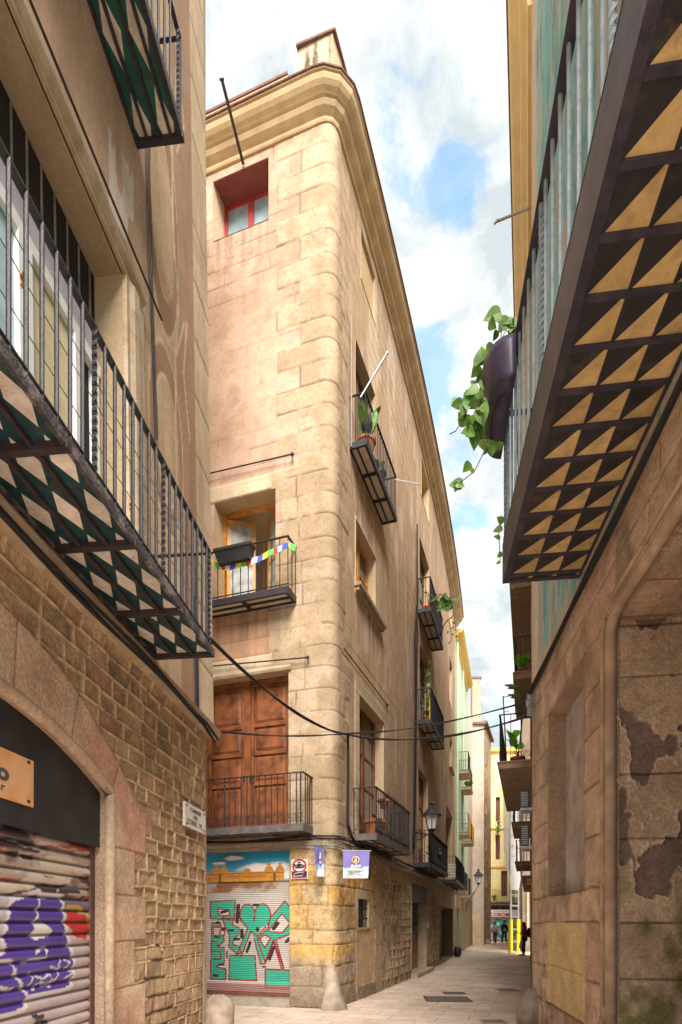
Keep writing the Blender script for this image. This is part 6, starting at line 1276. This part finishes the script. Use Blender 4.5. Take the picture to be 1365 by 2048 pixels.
# flower trough and flag string on the left-face balcony
ft = thing('flower_trough', fp(M, mu(495), .45, 8.3), 'black plastic flower trough hooked on the left-face balcony rail', 'planter'); a, b = mu(459), mu(532)
mb = MB(); T = [[mb.vert(fp(M, s, o, z)) for s, o in ((a + e, .42), (b - e, .42), (b - e, .62 - e), (a + e, .62 - e))] for e, z in ((.07, 8.30), (.02, 8.50), (0, 8.51), (0, 8.56))]
for A, B in zip(T[:-1], T[1:]):
    for k in range(4): mb.face((A[k], A[(k + 1) % 4], B[(k + 1) % 4], B[k]))
mb.face(T[0][::-1]); mb.face(T[-1]); obj('trough', mb, BLACKP, ft); mb = MB(); rg = random.Random(3)
for i in range(26): leaf_mesh(mb, fp(M, a + .1 + rg.random() * (b - a - .2), .5, 8.56), Vector((rg.uniform(-.4, .4), rg.uniform(-.4, .4), 1)), rv(rg), .09, 1)
obj('foliage', mb, LEAF2, ft)
fs = thing('flag_string', fp(M, mu(500), .46, 8.3), 'string of small coloured cloth flags draped along the left-face balcony rail', 'flags'); cols = [(.80, .70, .05), (.15, .55, .10), (.65, .06, .05), (.75, .72, .70), (.06, .12, .55)]
pts = [(425, 1122), (440, 1128), (460, 1130), (478, 1124), (500, 1118), (520, 1112), (540, 1100), (560, 1092), (578, 1084), (590, 1090)]
P = [fpx(M, x, y, .45) for x, y in pts]; mb = MB(); mb.tube(P, .004, 4); obj('cord', mb, WHITE, fs)
for i in range(17):
    t = (i + .5) / 17 * (len(P) - 1); k = int(t); p = P[k].lerp(P[k + 1], t - k); d = (P[k + 1] - P[k]).normalized(); mb = MB(); w = .065; h = .11; r_ = random.Random(i).uniform(-.03, .03); nrm = Vector((-.32, -.95, 0)) * .006
    for s_ in (0, 1): mb.quad([p - d * w + nrm * s_, p + d * w + nrm * s_, p + d * w * .9 + Vector((r_, 0, -h)) + nrm * s_, p - d * w * .9 + Vector((r_, 0, -h)) + nrm * s_])
    c_ = cols[i % 5]; obj('flag', mb, mat('flag_cloth_%s' % ('yellow', 'green', 'red', 'white', 'blue')[i % 5], c_, .7, 0, .05), fs)
# trailing vine in the planter on the right balcony
pv = thing('planter_vine', fp(R, 6.2, 1.0, 7.0), 'large dark oval planter with trailing heart-leaved vine on the right balcony rail', 'planter')
mb = MB(); n_ = 22; R_ = []
for e, z in ((.62, 7.02), (.74, 7.03), (.80, 7.06), (.98, 7.32), (1.0, 7.36), (1.0, 7.42), (.94, 7.42)):
    R_.append([mb.vert(fp(R, 6.36 + (.56 * math.copysign(abs(math.cos(a)) ** .7, math.cos(a))) * (.9 + .1 * e), .87 + max(0, .30 * e * math.sin(a) ** .8 if math.sin(a) > 0 else 0), z)) for a in np.linspace(0, math.pi, n_)])
for A, B in zip(R_[:-1], R_[1:]):
    for k in range(n_ - 1): mb.face((A[k], B[k], B[k + 1], A[k + 1]))
    mb.face((A[-1], B[-1], B[0], A[0]))
mb.face(R_[0]); mb.face(R_[-1][::-1]); obj('trough', mb, mat('aubergine_plastic', (.06, .045, .085), .42, 0, .3, 5, .15, 30, .4), pv, smooth=True)
mb = MB(); mb.tube([fp(R, 6.36 + .38 * math.cos(a), .9 + .15 * math.sin(a), 7.012) for a in np.linspace(0, math.pi, 16)], .012, 5); obj('base_groove', mb, BLACKP, pv)
mb = MB(); mb.fbox(R, 6.62, 6.70, 1.0, 1.04, 7.008, 7.018); obj('sticker', mb, WHITE, pv)
mb = MB(); st = MB(); rg = random.Random(21); Y = 6.35
lv = [(985, 630, 34, 200), (1008, 648, 30, 230), (1026, 640, 26, 120), (1022, 658, 18, 260), (962, 712, 34, 90), (952, 742, 24, 230), (968, 770, 26, 260), (944, 780, 26, 200), (960, 792, 24, 280), (938, 800, 34, 240), (914, 806, 22, 180), (928, 818, 22, 250), (962, 812, 34, 265), (965, 832, 34, 280), (924, 838, 26, 130), (940, 848, 28, 250), (950, 858, 26, 190), (962, 862, 26, 300), (935, 866, 28, 200), (950, 880, 32, 275), (984, 898, 34, 270), (934, 934, 20, 230), (912, 968, 26, 180), (946, 942, 10, 300), (955, 830, 24, 220), (1000, 1040, 16, 150), (996, 1058, 18, 190), (994, 1075, 14, 170), (1000, 1110, 12, 220), (997, 1125, 10, 200)]
for x, y, s, a in lv:
    a_ = math.radians(a); yy = Y + rg.uniform(-.12, .12) if x < 1035 and y < 1000 else 6.8; p = pt(x, y, yy)
    sm = s / FP * yy * .98
    for e_ in range(2 if s > 20 else 0): leaf_mesh(mb, p + rv(rg, .07), rv(rg) + Vector((0, 0, -.8)), rv(rg) + Vector((0, -1, 0)), sm * rg.uniform(.45, .75), 0)
    leaf_mesh(mb, p - Vector((math.cos(a_), 0, math.sin(a_))) * sm * .45, Vector((math.cos(a_), rg.uniform(-.3, .3), math.sin(a_))), Vector((rg.uniform(-.5, .5), -1, rg.uniform(-.6, .3))), sm, 0)
def vine(l): st.tube([pt(x, y, Y + .02) for x, y in l], .0055, 5)
vine([(1030, 672), (1012, 660), (1003, 682)]); vine([(1012, 652), (990, 640)]); vine([(975, 735), (960, 745), (950, 765), (948, 800), (955, 830), (958, 860), (975, 875)]); vine([(960, 755), (940, 775), (925, 800), (935, 835), (945, 860)]); vine([(945, 800), (930, 835), (912, 862), (900, 868)]); vine([(985, 880), (968, 905), (950, 942), (930, 958), (918, 966)]); vine([(972, 880), (985, 890)]); vine([(1003, 655), (1003, 682)])
sx = MB(); sx.tube([pt(1003, 1030, 6.82), pt(998, 1060, 6.84), pt(1001, 1120, 6.84)], .005, 4); obj('stems', sx, STEM, pv)
obj('foliage', mb, LEAF2, pv); obj('stems', st, STEM, pv)
# plants on the farther right balconies and roofs
potted(fp(R2, 16.4, .22, 8.34), .12, .22, 'bright green leafy plant on the narrow dark balcony past the turquoise wall', kind=0, n=30, sz=.24, sc=.75, seed=31, lm=mat('lime_leaves', (.22, .60, .01), .5, 0, .2, 4), spread=.8)
potted(fp(R2, 13.2, .3, 5.0), .16, .26, 'banana-leaved plant behind the ornate railing on the right', kind=0, n=9, sz=.40, sc=.7, seed=33, lm=mat('lime_leaves', (.22, .60, .01)), spread=.5)
bp_ = thing('banana_plant', fp(R2, 15.2, .6, 6.0), 'long green leaves leaning out over the street above the ornate railing', 'plant'); mb = MB()
for x, y, s in ((1042, 1375, .42), (1045, 1394, .38)): p = pt(x, y, 15.0); leaf_mesh(mb, p, (-1, -.1, .18), (0, -1, .5), s, 1); leaf_mesh(mb, p, (-1, -.1, -.05), (0, -1, .2), s * .8, 1)
obj('foliage', mb, LEAF, bp_); mb = MB(); mb.tube([pt(1045, 1394, 15.0), pt(1043, 1375, 15), pt(1046, 1430, 15.2), fp(R2, 15.2, .4, 5.0)], .02, 5); obj('stems', mb, STEM, bp_)
an = thing('roof_antenna', pt(1007, 1440, 20), 'thin white antenna mast rising above the ornate balcony', 'antenna'); mb = MB(); mb.tube([fp(R2, 17.2, .62, 5.0), pt(1007, 1392, 16.5)], .02, 6); obj('mast', mb, METALG, an); mb = MB(); mb.tube([pt(1007, 1395, 16.5), pt(1042, 1388, 16.5)], .012, 5); mb.tube([pt(1007, 1425, 16.5), pt(1020, 1422, 16.5)], .01, 5); obj('cross_arm', mb, METALG, an)
# plants and flags on the far left balconies
potted(fp(G1, 34.6, .3, 9.2), .12, .2, 'orange and green plant on the upper far-left balcony', kind=1, n=26, sz=.45, seed=41, lm=LEAF2, spread=1.0)
potted(fp(YF, 13.2, .3, 3.47), .1, .2, 'small potted plant on the yellow building balcony', kind=1, n=18, sz=.4, seed=42, lm=LEAF2, spread=.9)
for i, (u, z, cs) in enumerate(((31.1, 6.3, ''), (33.6, 6.2, ''))):
    t = thing('striped_flag', fp(G1, u, .62, z), ('red and yellow striped flag on the nearer green-house balcony', 'red and yellow striped flag on the farther green-house balcony')[i], 'flag', 'striped flags on the green house')
    for k in range(5): mb = MB(); mb.fbox(G1, u + .05 + k * .26, u + .31 + k * .26, .61, .63, z, z + .85); obj('stripe', mb, (mat('flag_gold', (.85, .55, .02), .7), mat('flag_red', (.62, .04, .03), .7))[k % 2], t)
for i, (px, py) in enumerate(((982, 1655), (993, 1650))):
    t = thing('wall_creeper', pt(px, py + 20, 51.7), ('leafy creeper on the left of the yellow building above its balcony', 'leafy creeper on the right of the yellow building above its balcony')[i], 'creeper'); mb = MB(); rg = random.Random(50 + i); st = MB()
    for k in range(60): leaf_mesh(mb, pt(px + (i * 8 - 4) + rg.gauss(0, 2), py + rg.uniform(-8, 18), 51.6), rv(rg), rv(rg), .15, 0)
    st.tube([pt(px + i * 8 - 4, py + 34, 51.7), pt(px + i * 8 - 4, py - 5, 51.7)], .03, 5); obj('foliage', mb, LEAF2, t); obj('stems', st, STEM, t)
# white trellis on the farther first-floor balcony
tp = thing('white_trellis', fp(M, mu(893), .4, 3.4), 'white lattice panel tied to the end of the farther first-floor balcony', 'trellis'); mb = MB(); s_ = mu(889)
for i in range(8): mb.fbox(M, s_ + .01, s_ + .03, .03 + i * .058, .045 + i * .058, 3.42, 4.0)
for i in range(5): mb.fbox(M, s_ - .01, s_ + .008, .02, .46, 3.45 + i * .12, 3.475 + i * .12)
obj('lattice', mb, WHITE, tp)
# ================================================================ SCAFFOLDING
sf = thing('scaffold', (9.2, 33, 0), 'galvanised scaffold tower with yellow padded feet against the right side of the street', 'scaffolding'); YP = mat('yellow_foam_padding', (.80, .68, .01), .6, 0, .06, 6, .1, 30)
XS = ((1021 - CX) / FP * 31.0, (1037 - CX) / FP * 31.6); k = 0
posts = [(XS[0], 31.0), (XS[1], 31.6), (XS[0] + .62, 33.0), (XS[1] + .62, 33.4)]
for x, y in posts:
    mb = MB(); mb.tube([(x, y, 0), (x, y, 9.2)], .035, 8); obj('upright', mb, METALG, sf); mb = MB(); mb.tube([(x, y, .02), (x, y, 1.78)], .085, 10)
    obj('foot_padding', mb, YP, sf)
for z in (.6, 1.25, 1.9, 2.5, 3.05, 4.2, 5.1, 6.2, 7.2, 8.2):
    mb = MB(); P = [Vector((x, y, z)) for x, y in posts]; mb.tube([P[0], P[1]], .022, 6); mb.tube([P[2], P[3]], .022, 6); mb.tube([P[0], P[2]], .022, 6); mb.tube([P[1], P[3]], .022, 6); obj('crossbar', mb, METALG, sf)
for z in (3.5, 5.6, 7.7):
    mb = MB(); mb.hexa([(posts[0][0], 31.0, z), (posts[1][0], 31.6, z), (posts[3][0], 33.4, z), (posts[2][0], 33.0, z), (posts[0][0], 31.0, z + .06), (posts[1][0], 31.6, z + .06), (posts[3][0], 33.4, z + .06), (posts[2][0], 33.0, z + .06)]); obj('deck', mb, METALG, sf)
NET = bpy.data.materials.new('grey_scaffold_netting'); NET.use_nodes = True; b = NET.node_tree.nodes['Principled BSDF']; b.inputs['Base Color'].default_value = (.46, .46, .45, 1); b.inputs['Roughness'].default_value = .9; b.inputs['Alpha'].default_value = .72
mb = MB(); cur = [(3.3, .0, .0), (3.9, -.05, .1), (4.6, -.25, .05), (5.4, -.35, 0), (6.6, -.38, 0), (8, -.4, 0), (9.6, -.42, 0)]
R_ = []
for z, a, b_ in cur:
    R_.append([mb.vert((posts[0][0] + a + (posts[1][0] - posts[0][0] + b_ - a) * t + .0, 30.9 + .6 * t - .05 * math.sin(t * 9 + z), z)) for t in np.linspace(0, 1, 9)])
for A, B in zip(R_[:-1], R_[1:]):
    for k in range(8): mb.face((A[k], A[k + 1], B[k + 1], B[k]))
obj('netting', mb, NET, sf, smooth=True)
# refuse bag and small street things
rb_ = thing('refuse_bag', (7.2, 27.0, 0), 'black refuse bag with a yellow tie leaning at the foot of the left wall', 'bag'); p = Vector((float(M.P(mu(905), .25, 0)[0]), float(M.P(mu(905), .25, 0)[1]), .25)); mb = MB(); mb.blob(p, (.17, .14, .27), 7, 9, .4, fl=-.245); obj('bag_body', mb, BLACKP, rb_, smooth=True); mb = MB(); mb.blob(p + Vector((-.03, -.08, .28)), (.04, .04, .07), 3, 6, .3); obj('tie', mb, mat('yellow_plastic', (.8, .52, .01)), rb_)
rk = stone('guard_stone', ((971 - CX) / FP * 45, 45, 0), (.4, .4, .35), 9, 'dark low guard stone at the far end of the brick side wall')
# ================================================================ PEOPLE
def skin(name, J, E, mats, parent, lv=2, origin=None):
    me = bpy.data.meshes.new(name); ks = list(J); me.from_pydata([J[k][0] for k in ks], [(ks.index(a), ks.index(b)) for a, b in E], [])
    o = bpy.data.objects.new(name, me); SC.collection.objects.link(o); m = o.modifiers.new('s', 'SKIN'); m.use_smooth_shade = True
    for i, k in enumerate(ks): r = J[k][1]; me.skin_vertices[0].data[i].radius = (r, r) if not isinstance(r, tuple) else r
    me.skin_vertices[0].data[0].use_root = True; s = o.modifiers.new('u', 'SUBSURF'); s.levels = s.render_levels = lv
    dg = bpy.context.evaluated_depsgraph_get(); dg.update(); nm = bpy.data.meshes.new_from_object(o.evaluated_get(dg)); bpy.data.objects.remove(o)
    mb = MB(); [mb.vert(v.co) for v in nm.vertices]; [mb.face(p.vertices) for p in nm.polygons]; bpy.data.meshes.remove(nm); return obj(name, mb, mats, parent, smooth=True)
SKIN = mat('skin', (.42, .25, .17), .6, 0, .06, 5, 0)
def person(x, y, yaw, h, label, top_c, leg_c, hair_c, shoe_c, pose, extras=None, hood=False):
    t = thing('person', (x, y, 0), label, 'person'); s = h / 1.75; R_ = Matrix.Rotation(yaw, 3, 'Z'); W = lambda a, b, c: Vector((x, y, 0)) + R_ @ Vector((a * s, b * s, c * s))
    # local: +y is the way the person faces, x to the person's right
    p = {'pel': (0, 0, .95), 'chest': (0, .01, 1.25), 'neck': (0, .01, 1.46), 'head': (0, .03, 1.62), 'crown': (0, .02, 1.70)}
    for sd, n in ((1, 'R'), (-1, 'L')):
        p['sh' + n] = (sd * .17, 0, 1.41); p['el' + n] = (sd * .23, -.02, 1.13); p['wr' + n] = (sd * .24, .04, .88); p['ha' + n] = (sd * .24, .06, .80)
        p['hip' + n] = (sd * .09, 0, .90); p['kn' + n] = (sd * .10, .02, .50); p['an' + n] = (sd * .10, 0, .09); p['toe' + n] = (sd * .12, .15, .04)
    p.update(pose); P = {k: W(*v) for k, v in p.items()}; S = lambda k, r: (P[k], r * s)
    J = {'pel': S('pel', .12), 'chest': S('chest', .13), 'neck': S('neck', .055), 'head': S('head', .088), 'crown': S('crown', .07)}; E = [('pel', 'chest'), ('chest', 'neck'), ('neck', 'head'), ('head', 'crown')]
    for n in 'RL':
        J.update({'sh' + n: S('sh' + n, .055), 'el' + n: S('el' + n, .04), 'wr' + n: S('wr' + n, .027), 'ha' + n: S('ha' + n, .035), 'hip' + n: S('hip' + n, .085), 'kn' + n: S('kn' + n, .055), 'an' + n: S('an' + n, .04), 'toe' + n: S('toe' + n, .03)}); E += [('chest', 'sh' + n), ('sh' + n, 'el' + n), ('el' + n, 'wr' + n), ('wr' + n, 'ha' + n), ('pel', 'hip' + n), ('hip' + n, 'kn' + n), ('kn' + n, 'an' + n), ('an' + n, 'toe' + n)]
    body = skin('body', J, E, SKIN, t)
    fing = MB()
    for n in 'RL':
        a, b = P['wr' + n], P['ha' + n]; d = (b - a).normalized(); sd_ = d.cross(R_ @ Vector((0, 1, 0))).normalized()
        for i, (o_, l) in enumerate(((-.027, .06), (-.009, .075), (.009, .07), (.027, .055))): q = b + sd_ * o_ * s + d * .02 * s; fing.tube([q, q + d * l * .6 * s + R_ @ Vector((0, .006, 0)), q + d * l * s + R_ @ Vector((0, .02, 0))], [.009 * s, .008 * s, .006 * s], 6)
        q = a + (b - a) * .5 + sd_ * -.03 * s; fing.tube([q, q + (d - sd_ * .8).normalized() * .05 * s], [.010 * s, .007 * s], 6)
    obj('fingers', fing, SKIN, body)
    fc = MB(); hd = P['head']; f = R_ @ Vector((0, 1, 0)); r_ = R_ @ Vector((1, 0, 0)); fc.blob(hd + f * .10 * s - Vector((0, 0, .01)), (.014, .02, .025), 1, 5, 0); [fc.blob(hd + r_ * a * .092 * s, (.014, .02, .03), 1, 5, 0) for a in (1, -1)]; obj('face_features', fc, SKIN, body)
    ey = MB(); [ey.blob(hd + f * .084 * s + r_ * a * .033 * s + Vector((0, 0, .015)), (.011, .008, .007), 1, 5, 0) for a in (1, -1)]; ey.box(hd + f * .09 * s - Vector((0, 0, .05)), (.04, .012, .008), yaw); obj('eyes_and_mouth', ey, DARK, body)
    J = {'pel': S('pel', .15), 'chest': S('chest', .165), 'neck': S('neck', .075)}; E = [('pel', 'chest'), ('chest', 'neck')]
    for n in 'RL': J.update({'sh' + n: S('sh' + n, .078), 'el' + n: S('el' + n, .06), 'wr' + n: S('wr' + n, .045)}); E += [('chest', 'sh' + n), ('sh' + n, 'el' + n), ('el' + n, 'wr' + n)]
    skin('jacket', J, E, mat('jacket_%d' % int(top_c[0] * 997), top_c, .85, 0, .12, 9, .3, 30), t)
    J = {'pel': (P['pel'] - Vector((0, 0, .04)), .13 * s)}; E = []
    for n in 'RL': J.update({'hip' + n: S('hip' + n, .10), 'kn' + n: S('kn' + n, .078), 'an' + n: (P['an' + n] + Vector((0, 0, .03)), .062 * s)}); E += [('pel', 'hip' + n), ('hip' + n, 'kn' + n), ('kn' + n, 'an' + n)]
    skin('trousers', J, E, mat('trousers_%d' % int(leg_c[0] * 9970), leg_c, .85, 0, .12, 9, .2, 30), t)
    for n in 'RL':
        a = P['an' + n]; b = P['toe' + n]; mb = MB(); c = (a + b) / 2; c.z = .045 * s + min(a.z - .09 * s, 0.3); mb.blob(c, (.055 * s, .15 * s, .05 * s), 2, 7, .05)
        q = obj('shoe', mb, mat('shoe_%d' % int(shoe_c[0] * 997), shoe_c, .6), t, origin=c); q.rotation_euler.z = yaw
    mb = MB()
    if hood: mb.blob(hd - f * .02 * s + Vector((0, 0, .03 * s)), (.115 * s, .13 * s, .15 * s), 3, 9, .08); mb.blob(hd - f * .06 * s - Vector((0, 0, .12 * s)), (.13 * s, .12 * s, .09 * s), 3, 8, .08)
    else: mb.blob(hd - f * .015 * s + Vector((0, 0, .035 * s)), (.098 * s, .105 * s, .115 * s), 3, 9, .06)
    obj('hood' if hood else 'hair', mb, mat('hair_%d' % int(hair_c[0] * 997), hair_c, .8), t, smooth=True)
    return t, W, s
Yp = 29.2
t, W, s = person((1050 - CX) / FP * Yp, Yp, math.radians(80), 1.62, 'person in magenta hooded jacket and dark jeans by the right wall looking at a phone', (.32, .01, .13), (.03, .035, .06), (.36, .01, .12), (.75, .74, .72),
       {'elL': (-.22, .02, 1.14), 'wrL': (-.12, .26, 1.17), 'haL': (-.10, .33, 1.20), 'elR': (.22, -.04, 1.13), 'wrR': (.20, .10, .90), 'haR': (.20, .13, .82), 'anL': (-.10, .10, .09), 'toeL': (-.12, .25, .04), 'knL': (-.10, .08, .5), 'head': (0, .06, 1.61), 'crown': (0, .05, 1.69)}, hood=True)
mb = MB(); mb.box(W(-.1, .40, 1.25), (.075, .15, .012), math.radians(80)); tag(obj('phone', mb, BLACKP), 'black phone in the hand of the person in magenta', 'phone')
bk = thing('backpack', W(0, -.25, 1.1), 'dark maroon backpack on the back of the person in magenta', 'backpack'); mb = MB(); mb.blob(W(0, -.24, 1.20), (.13, .16, .25), 6, 9, .12); obj('pack', mb, mat('dark_maroon_cloth', (.05, .02, .035), .8), bk, smooth=True); mb = MB(); [mb.tube([W(a, -.12, 1.42), W(a, .10, 1.42), W(a, .16, 1.25), W(a, -.1, 1.0)], .018, 5) for a in (-.13, .13)]; obj('strap', mb, BLACKP, bk)
bg_ = thing('carrier_bag', W(.2, .14, .5), 'crumpled white carrier bag hanging from the hand of the person in magenta', 'bag'); mb = MB(); mb.blob(W(.22, .13, .52), (.13, .09, .22), 11, 10, .4); obj('bag_body', mb, WHITE, bg_, smooth=True); mb = MB(); mb.tube([W(.2, .10, .68), W(.2, .13, .82), W(.2, .17, .68)], .012, 5); obj('handle', mb, WHITE, bg_)
walk = {'anL': (-.09, -.22, .16), 'toeL': (-.1, -.10, .06), 'knL': (-.1, .02, .50), 'anR': (.1, .20, .09), 'toeR': (.11, .35, .05), 'knR': (.1, .16, .52), 'elL': (-.24, .06, 1.13), 'wrL': (-.24, .18, .92), 'haL': (-.24, .22, .85), 'elR': (.24, -.1, 1.13), 'wrR': (.24, -.12, .88), 'haR': (.24, -.12, .80)}
w2 = {k.translate(str.maketrans('LR', 'RL')): (-v[0], v[1], v[2]) for k, v in walk.items()}
Yq = 44.0; person((991 - CX) / FP * Yq, Yq, .0, 1.66, 'person in a beige jacket and dark trousers walking away, seen from behind', (.42, .32, .27), (.045, .045, .055), (.10, .07, .055), (.5, .48, .45), walk)
person((1011 - CX) / FP * Yq, Yq + .2, .05, 1.78, 'person in a black jacket walking away beside the one in beige', (.018, .022, .028), (.03, .035, .045), (.04, .03, .025), (.6, .58, .55), w2)
